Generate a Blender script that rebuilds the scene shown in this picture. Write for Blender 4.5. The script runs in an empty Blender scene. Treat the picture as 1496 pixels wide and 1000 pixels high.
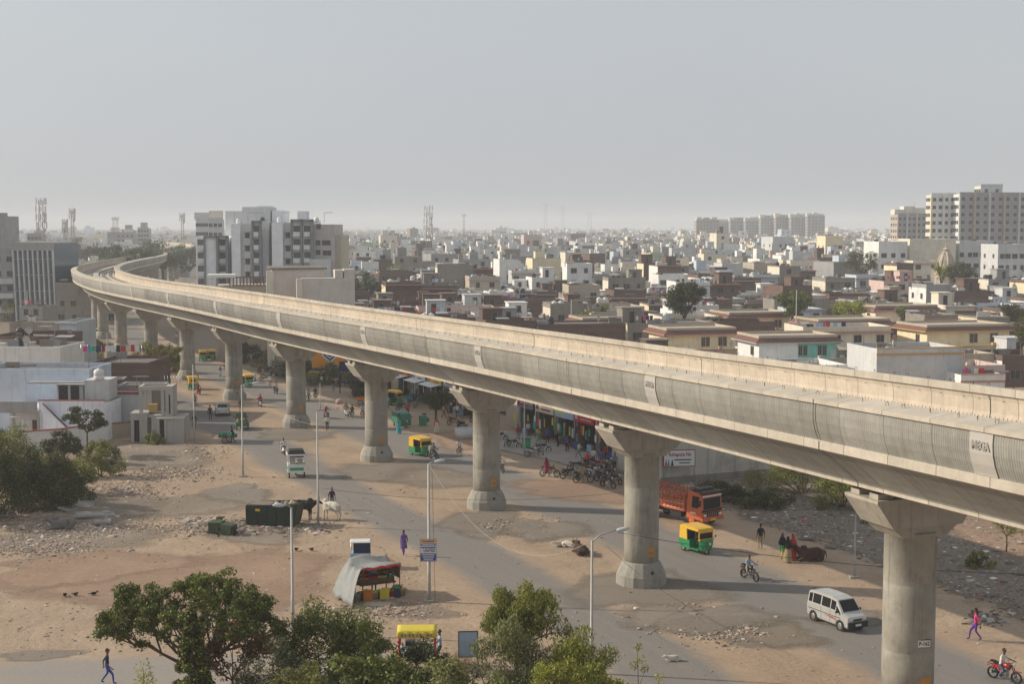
import bpy, math, random
import numpy as np
from mathutils import Vector, Matrix
R=math.radians; rnd=random.Random(11); nr=np.random.default_rng(5)
sc=bpy.context.scene; COL=sc.collection
# ---------------------------------------------------------------- camera model
F_,CX,CY,CH,HY=2060.,748.,500.,22.,332.
PT=math.atan((CY-HY)/F_); cP,sP=math.cos(PT),math.sin(PT)
def ray(x,y):
    a=(x-CX)/F_; b=(CY-y)/F_
    return (a,cP+b*sP,-sP+b*cP)
def G(x,y,z=0.):
    d=ray(x,y); t=(z-CH)/d[2]; return Vector((d[0]*t,d[1]*t,z))
def WX(x,Y): return (x-CX)/F_*Y
def WZ(y,Y):
    d=ray(CX,y); return CH+d[2]*Y/d[1]
cam=bpy.data.cameras.new('camera'); co=bpy.data.objects.new('camera',cam); COL.objects.link(co)
co.location=(0,0,CH); co.rotation_euler=(math.pi/2-PT,0,0)
cam.sensor_width=36; cam.lens=36*F_/1496; cam.clip_end=20000; cam.clip_start=.5
sc.camera=co
# ---------------------------------------------------------------- materials
MATS={}
def nt_new(name):
    m=bpy.data.materials.new(name); m.use_nodes=True; nt=m.node_tree; nt.nodes.clear()
    o=nt.nodes.new('ShaderNodeOutputMaterial'); b=nt.nodes.new('ShaderNodeBsdfPrincipled')
    nt.links.new(b.outputs[0],o.inputs[0]); b.inputs['Specular IOR Level'].default_value=.25
    return m,nt,b
def N(nt,t,**k):
    n=nt.nodes.new(t)
    for a,v in k.items():
        if a.startswith('i_'):
            n.inputs[int(a[2:])].default_value=v
        else: setattr(n,a,v)
    return n
def noise(nt,vec,scale,detail=4,rough=.6,dist=0.):
    n=nt.nodes.new('ShaderNodeTexNoise'); n.inputs['Scale'].default_value=scale; n.inputs['Detail'].default_value=detail
    n.inputs['Roughness'].default_value=rough; n.inputs['Distortion'].default_value=dist
    nt.links.new(vec,n.inputs['Vector']); return n.outputs['Fac']
def ramp(nt,fac,stops,interp='LINEAR'):
    n=nt.nodes.new('ShaderNodeValToRGB'); cr=n.color_ramp; cr.interpolation=interp
    while len(cr.elements)<len(stops): cr.elements.new(.5)
    for e,(p,c) in zip(cr.elements,stops):
        e.position=p; e.color=(c,c,c,1) if isinstance(c,(int,float)) else (*c,1)
    nt.links.new(fac,n.inputs[0]); return n.outputs[0]
def mix(nt,fac,a,b,mode='MIX'):
    n=nt.nodes.new('ShaderNodeMix'); n.data_type='RGBA'; n.blend_type=mode; n.clamp_factor=True
    for s,v in ((n.inputs[0],fac),(n.inputs[6],a),(n.inputs[7],b)):
        if isinstance(v,(int,float)): s.default_value=v
        elif isinstance(v,tuple): s.default_value=(*v,1)
        else: nt.links.new(v,s)
    return n.outputs[2]
def mth(nt,op,a,b=0.,c=None):
    n=nt.nodes.new('ShaderNodeMath'); n.operation=op
    for s,v in zip(n.inputs,(a,b,c)):
        if v is None: continue
        if isinstance(v,(int,float)): s.default_value=v
        else: nt.links.new(v,s)
    return n.outputs[0]
def bump(nt,b,h,strength=.4,dist=.05):
    n=nt.nodes.new('ShaderNodeBump'); n.inputs['Strength'].default_value=strength; n.inputs['Distance'].default_value=dist
    nt.links.new(h,n.inputs['Height']); nt.links.new(n.outputs[0],b.inputs['Normal'])
def pos(nt): return nt.nodes.new('ShaderNodeNewGeometry').outputs['Position']
def scaled(nt,v,s):
    n=nt.nodes.new('ShaderNodeMapping'); n.inputs['Scale'].default_value=s; nt.links.new(v,n.inputs['Vector']); return n.outputs[0]
def mat(name,col,rough=.85,var=.15,scale=1.5,streak=0.,metal=0.,spec=None,bmp=0.,grime=0.):
    """painted / plain surface with procedural mottling, run-off streaks and grime"""
    if name in MATS: return MATS[name]
    m,nt,b=nt_new(name); p=pos(nt)
    f=noise(nt,p,scale,5); c=mix(nt,1.,col,ramp(nt,f,[(.25,1-var),(.75,1+var*.6)]),'MULTIPLY')
    if streak:
        s=noise(nt,scaled(nt,p,(1.6,1.6,.12)),1.7,5,.7)
        c=mix(nt,ramp(nt,s,[(.52,0.),(.72,streak)]),c,tuple(x*.35 for x in col))
    if grime:
        s=noise(nt,p,.55,6,.75); c=mix(nt,ramp(nt,s,[(.5,0.),(.66,grime)]),c,(.12,.1,.08))
    nt.links.new(c,b.inputs['Base Color']); b.inputs['Roughness'].default_value=rough; b.inputs['Metallic'].default_value=metal
    if spec is not None: b.inputs['Specular IOR Level'].default_value=spec
    if bmp: bump(nt,b,noise(nt,p,scale*6,4),bmp,.05)
    MATS[name]=m; return m
def flat(name,col,rough=.5,metal=0.,spec=.4): return mat(name,col,rough,.12,2.2,0,metal,spec,0,.12 if rough<.9 and max(col)>.1 else 0)
def glass(name,col=(.02,.025,.03)):
    if name in MATS: return MATS[name]
    m,nt,b=nt_new(name); b.inputs['Base Color'].default_value=(*col,1); b.inputs['Roughness'].default_value=.12
    b.inputs['Specular IOR Level'].default_value=.3; MATS[name]=m; return m
# ---------------------------------------------------------------- mesh builder
class MB:
    def __init__(s): s.v=[]; s.f=[]; s.m=[]; s.sm=[]
    def add(s,vs,fs,mi=0,smooth=False):
        o=len(s.v); s.v.extend(tuple(v) for v in vs)
        for f in fs: s.f.append(tuple(i+o for i in f)); s.m.append(mi); s.sm.append(smooth)
        return s
    def box(s,c,d,mi=0,rz=0.,top=None,rx=0.,ry=0.,off=(0,0)):
        hx,hy,hz=d[0]/2,d[1]/2,d[2]/2; t=top if top else (1,1)
        vs=[(-hx,-hy,-hz),(hx,-hy,-hz),(hx,hy,-hz),(-hx,hy,-hz)]+[(x*hx*t[0]+off[0],y*hy*t[1]+off[1],hz) for x,y in((-1,-1),(1,-1),(1,1),(-1,1))]
        if rz or rx or ry:
            M=Matrix.Rotation(rz,3,'Z')@Matrix.Rotation(ry,3,'Y')@Matrix.Rotation(rx,3,'X'); vs=[M@Vector(v) for v in vs]
        vs=[(v[0]+c[0],v[1]+c[1],v[2]+c[2]) for v in vs]
        return s.add(vs,[(0,3,2,1),(4,5,6,7),(0,1,5,4),(1,2,6,5),(2,3,7,6),(3,0,4,7)],mi)
    def b2(s,a,b,mi=0):  # box by corners
        return s.box([(a[i]+b[i])/2 for i in range(3)],[abs(b[i]-a[i]) for i in range(3)],mi)
    def tube(s,pts,r,n=8,mi=0,cap=True,smooth=True):
        pts=[Vector(p) for p in pts]; rs=r if isinstance(r,(list,tuple)) else [r]*len(pts)
        o=len(s.v); k=len(pts)
        for i,p in enumerate(pts):
            d=(pts[min(i+1,k-1)]-pts[max(i-1,0)]); d=d.normalized() if d.length>1e-9 else Vector((0,0,1))
            u=d.cross(Vector((0,0,1))); u=u.normalized() if u.length>.05 else Vector((1,0,0)); w=d.cross(u)
            for j in range(n):
                a=2*math.pi*j/n; s.v.append(tuple(p+(u*math.cos(a)+w*math.sin(a))*rs[i]))
        for i in range(k-1):
            for j in range(n):
                s.f.append((o+i*n+j,o+(i+1)*n+j,o+(i+1)*n+(j+1)%n,o+i*n+(j+1)%n)); s.m.append(mi); s.sm.append(smooth)
        if cap:
            s.f.append(tuple(o+j for j in range(n))); s.m.append(mi); s.sm.append(False)
            s.f.append(tuple(o+(k-1)*n+j for j in reversed(range(n)))); s.m.append(mi); s.sm.append(False)
        return s
    def lathe(s,prof,c=(0,0,0),n=16,mi=0,axis='Z',cap=True,smooth=True):
        o=len(s.v)
        for r,z in prof:
            for j in range(n):
                a=2*math.pi*j/n; x,y=r*math.cos(a),r*math.sin(a)
                q=(x,y,z) if axis=='Z' else ((z,x,y) if axis=='X' else (y,z,x))
                s.v.append((q[0]+c[0],q[1]+c[1],q[2]+c[2]))
        for i in range(len(prof)-1):
            for j in range(n):
                s.f.append((o+i*n+j,o+i*n+(j+1)%n,o+(i+1)*n+(j+1)%n,o+(i+1)*n+j)); s.m.append(mi); s.sm.append(smooth)
        if cap:
            s.f.append(tuple(o+j for j in reversed(range(n)))); s.m.append(mi); s.sm.append(False)
            s.f.append(tuple(o+(len(prof)-1)*n+j for j in range(n))); s.m.append(mi); s.sm.append(False)
        return s
    def ball(s,c,r,n=10,mi=0,k=6):
        r=r if isinstance(r,(list,tuple)) else (r,r,r); o=len(s.v)
        for i in range(1,k):
            t=math.pi*i/k
            for j in range(n):
                a=2*math.pi*j/n; s.v.append((c[0]+r[0]*math.sin(t)*math.cos(a),c[1]+r[1]*math.sin(t)*math.sin(a),c[2]+r[2]*math.cos(t)))
        s.v.append((c[0],c[1],c[2]+r[2])); s.v.append((c[0],c[1],c[2]-r[2])); T=len(s.v)-2; B=T+1
        for i in range(k-2):
            for j in range(n): s.f.append((o+i*n+j,o+(i+1)*n+j,o+(i+1)*n+(j+1)%n,o+i*n+(j+1)%n)); s.m.append(mi); s.sm.append(True)
        for j in range(n):
            s.f.append((T,o+j,o+(j+1)%n)); s.m.append(mi); s.sm.append(True)
            s.f.append((B,o+(k-2)*n+(j+1)%n,o+(k-2)*n+j)); s.m.append(mi); s.sm.append(True)
        return s
    def prism(s,poly,a,b,axis='Y',mi=0):
        """poly: 2-D outline (counter-clockwise), extruded between a and b along axis"""
        n=len(poly); f={'Y':lambda p,t:(p[0],t,p[1]),'X':lambda p,t:(t,p[0],p[1]),'Z':lambda p,t:(p[0],p[1],t)}[axis]
        vs=[f(p,a) for p in poly]+[f(p,b) for p in poly]
        fs=[tuple(range(n)),tuple(reversed(range(n,2*n)))]+[(i,i+n,(i+1)%n+n,(i+1)%n) for i in range(n)]
        return s.add(vs,fs,mi)
    def panel(s,c4,u0,u1,v0,v1,off=.004,mi=0,th=None):
        """thin plate lying on the bilinear patch c4=(p00,p10,p11,p01)"""
        p=[Vector(q) for q in c4]; 
        g=lambda u,v:(p[0]*(1-u)+p[1]*u)*(1-v)+(p[3]*(1-u)+p[2]*u)*v
        nn=(p[1]-p[0]).cross(p[3]-p[0]).normalized()
        q=[g(u0,v0),g(u1,v0),g(u1,v1),g(u0,v1)]
        a=[x+nn*off for x in q]; b=[x-nn*.03 for x in q]
        return s.add(a+b,[(0,1,2,3),(0,4,5,1),(1,5,6,2),(2,6,7,3),(3,7,4,0)],mi)
    def mesh(s,name,mats):
        me=bpy.data.meshes.new(name); me.from_pydata([tuple(v) for v in s.v],[],s.f)
        for m in (mats if isinstance(mats,(list,tuple)) else [mats]): me.materials.append(m)
        if s.f:
            me.polygons.foreach_set('material_index',s.m); me.polygons.foreach_set('use_smooth',s.sm)
        me.update(); return me
    def build(s,name,mats,parent=None,loc=None,rz=0.):
        return put(name,s.mesh(name,mats),parent,loc,rz)
def put(name,me,parent=None,loc=None,rz=0.):
    o=bpy.data.objects.new(name,me); COL.objects.link(o)
    if parent: o.parent=parent
    if loc is not None: o.location=loc
    if rz: o.rotation_euler=(0,0,rz)
    return o
def tag(o,label=None,cat=None,group=None,kind=None):
    if label: o['label']=label
    if cat: o['category']=cat
    if group: o['group']=group
    if kind: o['kind']=kind
    return o
def thing(name,label,cat,loc=(0,0,0),rz=0.,group=None,s=1.):
    o=bpy.data.objects.new(name,None); COL.objects.link(o); o.location=loc; o.rotation_euler=(0,0,rz); o.empty_display_size=.3
    if s!=1.: o.scale=(s,s,s)
    return tag(o,label,cat,group)
KIDS={}
def copy_thing(o,label,loc,rz=0.,cat=None,group=None,s=None):
    """a copy of a thing with copies of its parts and sub-parts"""
    def rec(x,par):
        c=x.copy(); COL.objects.link(c); c.parent=par
        for ch in x.children: rec(ch,c)
        return c
    c=rec(o,None); c.location=loc; c.rotation_euler=(0,0,rz); c['label']=label
    if cat: c['category']=cat
    if group: c['group']=group
    if s: c.scale=(s,s,s)
    return c
def nmesh(name,V,Fq,mats,midx=None,smooth=False):
    """fast mesh from numpy arrays (quads)"""
    me=bpy.data.meshes.new(name); nv,nf=len(V),len(Fq); k=Fq.shape[1]
    me.vertices.add(nv); me.vertices.foreach_set('co',np.asarray(V,dtype=np.float32).ravel())
    me.loops.add(nf*k); me.loops.foreach_set('vertex_index',Fq.astype(np.int32).ravel())
    me.polygons.add(nf); me.polygons.foreach_set('loop_start',np.arange(0,nf*k,k,dtype=np.int32))
    for m in (mats if isinstance(mats,(list,tuple)) else [mats]): me.materials.append(m)
    if midx is not None: me.polygons.foreach_set('material_index',np.asarray(midx,dtype=np.int32))
    me.polygons.foreach_set('use_smooth',np.full(nf,bool(smooth)))
    me.update(calc_edges=True); me.validate(); return me
def text_mb(txt,size,depth=.01,name='lettering',mats=None,parent=None,loc=(0,0,0),rot=(math.pi/2,0,0),bold=0.,sx=1.,align='CENTER'):
    cu=bpy.data.curves.new(name,'FONT'); cu.body=txt; cu.size=size; cu.extrude=depth; cu.align_x=align; cu.align_y='CENTER'; cu.offset=bold
    cu.resolution_u=2
    t=bpy.data.objects.new(name,cu); COL.objects.link(t)
    dg=bpy.context.evaluated_depsgraph_get(); me=bpy.data.meshes.new_from_object(t.evaluated_get(dg)); bpy.data.objects.remove(t)
    me.materials.clear(); me.materials.append(mats)
    o=put(name,me,parent,loc); o.rotation_euler=rot; o.scale=(sx,1,1); return o
# ================================================================ light, sky, air
SUN_AZ=Vector((-.985,.175)); SUN_EL=R(28.5)
w=bpy.data.worlds.new('World'); sc.world=w; w.use_nodes=True; nt=w.node_tree; nt.nodes.clear()
wo=nt.nodes.new('ShaderNodeOutputWorld'); bg=nt.nodes.new('ShaderNodeBackground'); sk=nt.nodes.new('ShaderNodeTexSky')
sk.sky_type='NISHITA'; sk.sun_disc=False; sk.sun_elevation=SUN_EL
sk.sun_rotation=math.atan2(SUN_AZ.x,SUN_AZ.y); sk.air_density=1.; sk.dust_density=2.5; sk.ozone_density=2.; sk.altitude=0
hs=nt.nodes.new('ShaderNodeHueSaturation'); hs.inputs['Saturation'].default_value=.38; hs.inputs['Value'].default_value=1.
nt.links.new(sk.outputs[0],hs.inputs['Color']); tc=nt.nodes.new('ShaderNodeTexCoord'); sn=noise(nt,scaled(nt,tc.outputs['Generated'],(1,1,2.5)),2.2,4,.5); _c=mix(nt,.68,hs.outputs[0],(4.75,5.05,5.35)); nt.links.new(mix(nt,1.,_c,ramp(nt,sn,[(.3,(.97,.965,.985)),(.7,(1.02,1.02,1.01))]),'MULTIPLY'),bg.inputs[0]); nt.links.new(bg.outputs[0],wo.inputs[0])
bg.inputs[1].default_value=.12
sl=bpy.data.lights.new('sun','SUN'); sl.energy=4.5; sl.angle=R(.6); sl.color=(1.,.885,.72)
so=bpy.data.objects.new('sun',sl); COL.objects.link(so)
sd=Vector((SUN_AZ.x*math.cos(SUN_EL),SUN_AZ.y*math.cos(SUN_EL),math.sin(SUN_EL)))
so.rotation_euler=sd.to_track_quat('Z','Y').to_euler(); so.location=(-60,60,80)
sc.view_settings.view_transform='Standard'; sc.view_settings.look='None'; sc.view_settings.gamma=1; sc.view_settings.exposure=0.
sc.cycles.use_denoising=True; sc.cycles.max_bounces=5; sc.cycles.diffuse_bounces=3; sc.cycles.volume_bounces=2; sc.cycles.transparent_max_bounces=8
hz=MB(); hz.b2((-3300,-60,-1.5),(3300,6300,62)); hz=hz.build('haze',[],None)
m=bpy.data.materials.new('air'); m.use_nodes=True; nt=m.node_tree; nt.nodes.clear()
o=nt.nodes.new('ShaderNodeOutputMaterial'); v=nt.nodes.new('ShaderNodeVolumePrincipled'); v.inputs['Density'].default_value=.00034
v.inputs['Color'].default_value=(.88,.915,.96,1); v.inputs['Anisotropy'].default_value=0.; nt.links.new(v.outputs[0],o.inputs['Volume'])
hz.data.materials.append(m); tag(hz,kind='stuff')
# ================================================================ ground
def dust_nodes(nt):
    p=pos(nt)
    big=noise(nt,p,.035,5,.6); mid=noise(nt,p,.25,6,.65,.6); fine=noise(nt,p,3.5,5,.75); grit=noise(nt,p,14.,3,.8)
    c=ramp(nt,big,[(.3,(.33,.238,.163)),(.5,(.39,.292,.206)),(.7,(.315,.25,.187))])
    c=mix(nt,ramp(nt,mid,[(.46,0.),(.66,.6)]),c,(.30,.22,.165))
    c=mix(nt,ramp(nt,mid,[(.30,.5),(.44,0.)]),c,(.50,.38,.275))
    c=mix(nt,1.,c,ramp(nt,fine,[(.25,.76),(.7,1.12)]),'MULTIPLY')
    c=mix(nt,ramp(nt,grit,[(.63,0.),(.70,.5)]),c,(.17,.14,.12))
    c=mix(nt,ramp(nt,grit,[(.30,.45),(.35,0.)]),c,(.58,.52,.45))
    h=mth(nt,'ADD',mth(nt,'MULTIPLY',mid,1.2),mth(nt,'MULTIPLY',fine,.35))
    return c,h,p
def ground_mat():
    m,nt,b=nt_new('dusty earth'); c,h,p=dust_nodes(nt)
    # away from the street the earth turns browner, with dry grass
    sep=nt.nodes.new('ShaderNodeSeparateXYZ'); nt.links.new(p,sep.inputs[0])
    far=ramp(nt,mth(nt,'DIVIDE',sep.outputs[1],2000.),[(.09,0.),(.14,.8)])
    c=mix(nt,far,c,(.16,.135,.10))
    nt.links.new(c,b.inputs['Base Color']); b.inputs['Roughness'].default_value=.95; bump(nt,b,h,1.,.2); return m
MG=ground_mat()
def edged_mat(name,inner,rough=.9,tracks=True,soft=.35,dustin=.35,ngrit=8.):
    """surface whose rim dissolves into the dust round it (attribute 'edge': 0 outside, 1 inside)"""
    m,nt,b=nt_new(name); c,h,p=dust_nodes(nt)
    at=nt.nodes.new('ShaderNodeAttribute'); at.attribute_name='edge'; e=at.outputs['Fac']
    n1=noise(nt,p,.35,6,.7,.5); n2=noise(nt,p,2.2,5,.75)
    a=mth(nt,'ADD',e,mth(nt,'MULTIPLY',mth(nt,'SUBTRACT',n1,.5),.45 if tracks else 1.5)); a=mth(nt,'ADD',a,mth(nt,'MULTIPLY',mth(nt,'SUBTRACT',n2,.5),.35))
    f=ramp(nt,a,[(.5-soft/2,0.),(.5+soft/2,1.)])
    n3=noise(nt,p,.12,5,.6); f=mix(nt,1.,f,ramp(nt,n3,[(.4,1.),(.68,1-dustin)]),'MULTIPLY')
    g=noise(nt,p,ngrit,5,.8); ic=mix(nt,1.,inner,ramp(nt,g,[(.3,.78),(.7,1.18)]),'MULTIPLY')
    if tracks:
        uv=nt.nodes.new('ShaderNodeAttribute'); uv.attribute_name='lane'; 
        q=noise(nt,scaled(nt,uv.outputs['Vector'],(1.3,.03,1)),1.,5,.6); f=mix(nt,1.,f,ramp(nt,q,[(.35,1.),(.75,.74)]),'MULTIPLY')
    if not tracks:
        tr=nt.nodes.new('ShaderNodeBsdfTransparent'); ms=nt.nodes.new('ShaderNodeMixShader'); nt.links.new(f,ms.inputs[0]); nt.links.new(tr.outputs[0],ms.inputs[1]); nt.links.new(b.outputs[0],ms.inputs[2]); nt.links.new(ms.outputs[0],nt.nodes['Material Output'].inputs[0]); c=ic
    nt.links.new(mix(nt,f,c,ic),b.inputs['Base Color']); b.inputs['Roughness'].default_value=rough
    bump(nt,b,mth(nt,'ADD',mth(nt,'MULTIPLY',h,.5),mth(nt,'MULTIPLY',g,.25)),.4,.06); return m
gm=MB()
xs=[-4200,-1500,-500,-120,0,120,500,1500,4200]; ys=[-80,40,120,250,500,1000,2000,4000,6600]
V=[(x,y,0) for y in ys for x in xs]; nx=len(xs)
gm.add(V,[(j*nx+i,j*nx+i+1,(j+1)*nx+i+1,(j+1)*nx+i) for j in range(len(ys)-1) for i in range(nx-1)])
tag(gm.build('ground',MG),kind='structure')
def smooth_line(pts,n):
    pts=[Vector(p[:2]) for p in pts]; out=[]
    L=[0]
    for a,b in zip(pts,pts[1:]): L.append(L[-1]+(b-a).length)
    def cr(i,t):
        p0=pts[max(i-1,0)];p1=pts[i];p2=pts[i+1];p3=pts[min(i+2,len(pts)-1)]
        return .5*((2*p1)+(p2-p0)*t+(2*p0-5*p1+4*p2-p3)*t*t+(3*p1-p0-3*p2+p3)*t**3)
    for k in range(n):
        s=L[-1]*k/(n-1); i=0
        while i<len(pts)-2 and L[i+1]<s: i+=1
        out.append(cr(i,(s-L[i])/max(L[i+1]-L[i],1e-6)))
    return out
def ribbon(name,left,right,z,m,ext=2.5,n=160,na=22,soft_ends=False):
    A=smooth_line(left,n); B=smooth_line(right,n); V=[];E=[];U=[]; s=0
    for k in range(n):
        a,b=A[k],B[k]; d=(b-a); w=d.length; d/=w
        if k: s+=((A[k]+B[k])/2-(A[k-1]+B[k-1])/2).length
        for j in range(na):
            x=-ext+(w+2*ext)*j/(na-1); V.append((a.x+d.x*x,a.y+d.y*x,z)); e=min(x,w-x)/ext
            e=.5+.5*max(-1,min(1,e))
            if soft_ends: e=min(e,max(0,min(1,min(k,n-1-k)/(n*.12))))
            E.append(e); U.append((x,s,0))
    Fq=[(k*na+j,(k)*na+j+1,(k+1)*na+j+1,(k+1)*na+j) for k in range(n-1) for j in range(na-1)]
    me=nmesh(name,np.array(V),np.array(Fq),m)
    at=me.attributes.new('edge','FLOAT','POINT'); at.data.foreach_set('value',E)
    at=me.attributes.new('lane','FLOAT_VECTOR','POINT'); at.data.foreach_set('vector',[c for u in U for c in u])
    if me.polygons[0].normal.z<0: me.flip_normals()
    return put(name,me)
MR=edged_mat('worn asphalt',(.195,.188,.18),.85,dustin=.05)
# viaduct line in plan
VP=[Vector(p) for p in [(45.9,-13.6),(36.4,11.3),(26.9,36.2),(17.5,61.),(8.,85.9),(-2.,109.5),(-12.8,132.),(-23.8,154.4),(-35.5,179.2),(-46.9,202.9),(-58.2,226.6),(-69.6,250.3),(-80.8,278.),(-90.3,306.),(-98.3,337),(-104.3,368),(-109,398),(-113.5,432),(-120,470),(-129.5,510),(-135,550),(-141.5,590),(-149.5,635),(-160,690),(-173,745),(-192,800),(-213,860),(-232,930),(-246,1000)]]
def off_line(u,i0,i1):
    out=[]
    for i in range(i0,i1+1):
        d=(VP[min(i+1,len(VP)-1)]-VP[max(i-1,0)]).normalized(); nrm=Vector((d.y,-d.x)); out.append(VP[i]+nrm*u)
    return out
g2=lambda l:[G(x,y) for x,y in l]
# near carriageway (left of the piers) and far carriageway (right of them)
Lr=[(965,1060),(909,1000),(851,950),(764,898),(690,853),(630,817),(575,788),(505,750),(440,708),(380,678),(330,645)]
Rr=[(1200,1060),(1085,1000),(1010,951),(900,893),(796,836),(712,791),(622,757),(566,728),(520,702),(466,672),(425,648)]
fl=[Vector(p) for p in off_line(-13,8,26)]; fr=[Vector(p) for p in off_line(-5,8,26)]
tag(ribbon('road',g2(Lr)+fl[1:],g2(Rr)+fr[1:],.008,MR,2.0,260),kind='structure')
tag(ribbon('road',off_line(2.6,1,26),off_line(9.2,1,26),.008,MR,2.0,260),kind='structure')
tag(ribbon('side_road',g2([(-60,1062),(150,1064),(400,1040),(620,1010)]),g2([(-60,978),(120,964),(300,960),(560,950)]),.009,edged_mat('side asphalt',(.27,.25,.23),.9,dustin=.4),1.6,60),kind='structure')
MS=edged_mat('broken gravel',(.235,.205,.17),.95,False,.8,.3,5.)
def blob(name,cx,cy,rx,ry,z,m,seed,kind='structure',hump=0.,rough=.0,rz=0.):
    """a patch of loose ground (centre and radii in photo pixels turned to metres on the ground)"""
    c=G(cx,cy); RX=abs(G(cx+rx,cy).x-c.x); RY=abs(G(cx,cy-ry).y-G(cx,cy+ry).y)/2
    r=random.Random(seed); ph=[r.uniform(0,6.28) for _ in range(5)]; nr_=max(5,int(max(RX,RY)/.5)); nr_=min(nr_,34); na=56
    V=[(c.x,c.y,z+hump)]; E=[1.]; 
    for i in range(1,nr_+1):
        t=i/nr_
        for j in range(na):
            a=2*math.pi*j/na; k=1+.16*math.sin(2*a+ph[0])+.12*math.sin(3*a+ph[1])+.08*math.sin(5*a+ph[2])+.05*math.sin(9*a+ph[3])
            x=RX*k*t*math.cos(a); y=RY*k*t*math.sin(a); x,y=x*math.cos(rz)-y*math.sin(rz),x*math.sin(rz)+y*math.cos(rz)
            zz=z+hump*(1-t**2)**1.5+ (r.uniform(-1,1)*rough*.25*(1-t)**.5 if hump else 0)
            V.append((c.x+x,c.y+y,max(z,zz) if t<1 else z)); E.append(min(1,(1-t)*2.6))
    T=[(0,1+j,1+(j+1)%na,1+(j+1)%na) for j in range(na)]
    me=bpy.data.meshes.new(name)
    fs=[(0,1+j,1+(j+1)%na) for j in range(na)]+[(1+(i-1)*na+j,1+i*na+j,1+i*na+(j+1)%na,1+(i-1)*na+(j+1)%na) for i in range(1,nr_) for j in range(na)]
    me.from_pydata(V,[],fs); me.materials.append(m); at=me.attributes.new('edge','FLOAT','POINT'); at.data.foreach_set('value',E)
    at=me.attributes.new('lane','FLOAT_VECTOR','POINT'); at.data.foreach_set('vector',[q for v in V for q in v])
    me.polygons.foreach_set('use_smooth',[True]*len(me.polygons)); me.update(); o=put(name,me); return tag(o,kind=kind)
MS2=edged_mat('sparse gravel',(.26,.215,.17),.95,False,.9,.4,3.5)
MD=edged_mat('dump soil',(.20,.165,.13),.95,False,.4,.15,2.5)
MO=edged_mat('orange earth',(.32,.22,.155),.95,False,.6,.35,2.5)
for k,(cx,cy,rx,ry,m_,hu) in enumerate([
 (940,862,115,36,MS,.0),(1020,905,120,28,MS,.14),(1100,925,120,24,MS,0),(700,765,75,20,MS,0),(795,775,70,20,MS,.12),(560,690,75,18,MS,0),
 (430,635,60,12,MS,0),(640,700,90,16,MS2,0),(345,722,60,16,MS,.08),(210,665,110,24,MS2,.1),(120,745,130,28,MS2,.1),(90,790,170,20,MS2,0),
 (60,958,70,9,MS,0),(610,895,60,14,MS2,0),(375,785,80,12,MS2,0),(245,740,120,20,MS2,0),(1130,930,90,16,MS2,0),(1240,905,70,14,MS,0),
 (300,850,200,60,MO,0),(130,830,160,30,MO,0),(700,640,90,18,MO,0),(860,715,140,20,MO,0),(540,560,80,10,MO,0)]):
    blob('gravel_patch' if m_ is not MO else 'bare_earth',cx,cy,rx,ry,.012+.0006*k,m_,k+3,'structure',hu,.1)
# dump ground right of the road
dl=off_line(17.,2,6); dr=off_line(48,2,6)
tag(ribbon('dump_ground',dl,dr,.027,MD,2.2,60,30),kind='structure')
blob('bare_earth',1455,772,85,42,.04,MO,91)
blob('bare_earth',1380,745,50,14,.041,MO,92)
# ================================================================ viaduct
def concrete(name,col,seg=3.,streak=.35,var=.12,ax=0):
    """cast concrete: tone differs from segment to segment, dark joints, water streaks"""
    m,nt,b=nt_new(name); p=pos(nt)
    at=nt.nodes.new('ShaderNodeAttribute'); at.attribute_name='arc'; sep=nt.nodes.new('ShaderNodeSeparateXYZ'); nt.links.new(at.outputs['Vector'],sep.inputs[0])
    u=mth(nt,'DIVIDE',sep.outputs[0],seg); fl_=mth(nt,'FLOOR',u); wn=nt.nodes.new('ShaderNodeTexWhiteNoise'); wn.noise_dimensions='1D'; nt.links.new(fl_,wn.inputs['W'])
    c=mix(nt,1.,col,ramp(nt,wn.outputs[0],[(0.,1-var),(1.,1+var)]),'MULTIPLY')
    f=noise(nt,p,.9,6,.65); c=mix(nt,1.,c,ramp(nt,f,[(.3,.84),(.7,1.1)]),'MULTIPLY')
    f2=noise(nt,p,6.,4,.7); c=mix(nt,1.,c,ramp(nt,f2,[(.3,.93),(.7,1.05)]),'MULTIPLY')
    s=noise(nt,scaled(nt,at.outputs['Vector'],(2.2,.14,1)),1.5,5,.7)
    c=mix(nt,ramp(nt,s,[(.5,0.),(.75,streak)]),c,tuple(x*.42 for x in col))
    fr=mth(nt,'FRACT',u); jd=mth(nt,'MINIMUM',fr,mth(nt,'SUBTRACT',1.,fr)); j=ramp(nt,jd,[(.004,.75),(.009,0.)])
    c=mix(nt,j,c,(.06,.055,.05))
    nt.links.new(c,b.inputs['Base Color']); b.inputs['Roughness'].default_value=.9; bump(nt,b,f2,.25,.02); return m
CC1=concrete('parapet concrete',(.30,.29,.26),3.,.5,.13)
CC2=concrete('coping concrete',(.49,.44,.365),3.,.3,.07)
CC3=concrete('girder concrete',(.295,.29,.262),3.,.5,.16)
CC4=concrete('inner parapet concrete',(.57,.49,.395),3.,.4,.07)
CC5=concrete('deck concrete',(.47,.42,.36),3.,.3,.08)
CC6=mat('emblem panel concrete',(.42,.40,.365),.85,.06,1.5,.1)
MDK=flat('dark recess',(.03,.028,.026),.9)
def dense(pts,step=.6):
    out=[];idx=[]
    for i in range(len(pts)-1):
        p0=pts[max(i-1,0)];p1=pts[i];p2=pts[i+1];p3=pts[min(i+2,len(pts)-1)]; k=max(2,int((p2-p1).length/step))
        for j in range(k):
            t=j/k; out.append(.5*((2*p1)+(p2-p0)*t+(2*p0-5*p1+4*p2-p3)*t*t+(3*p1-p0-3*p2+p3)*t**3)); idx.append(i+t)
    out.append(pts[-1]); idx.append(len(pts)-1.); return out,idx
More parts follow.
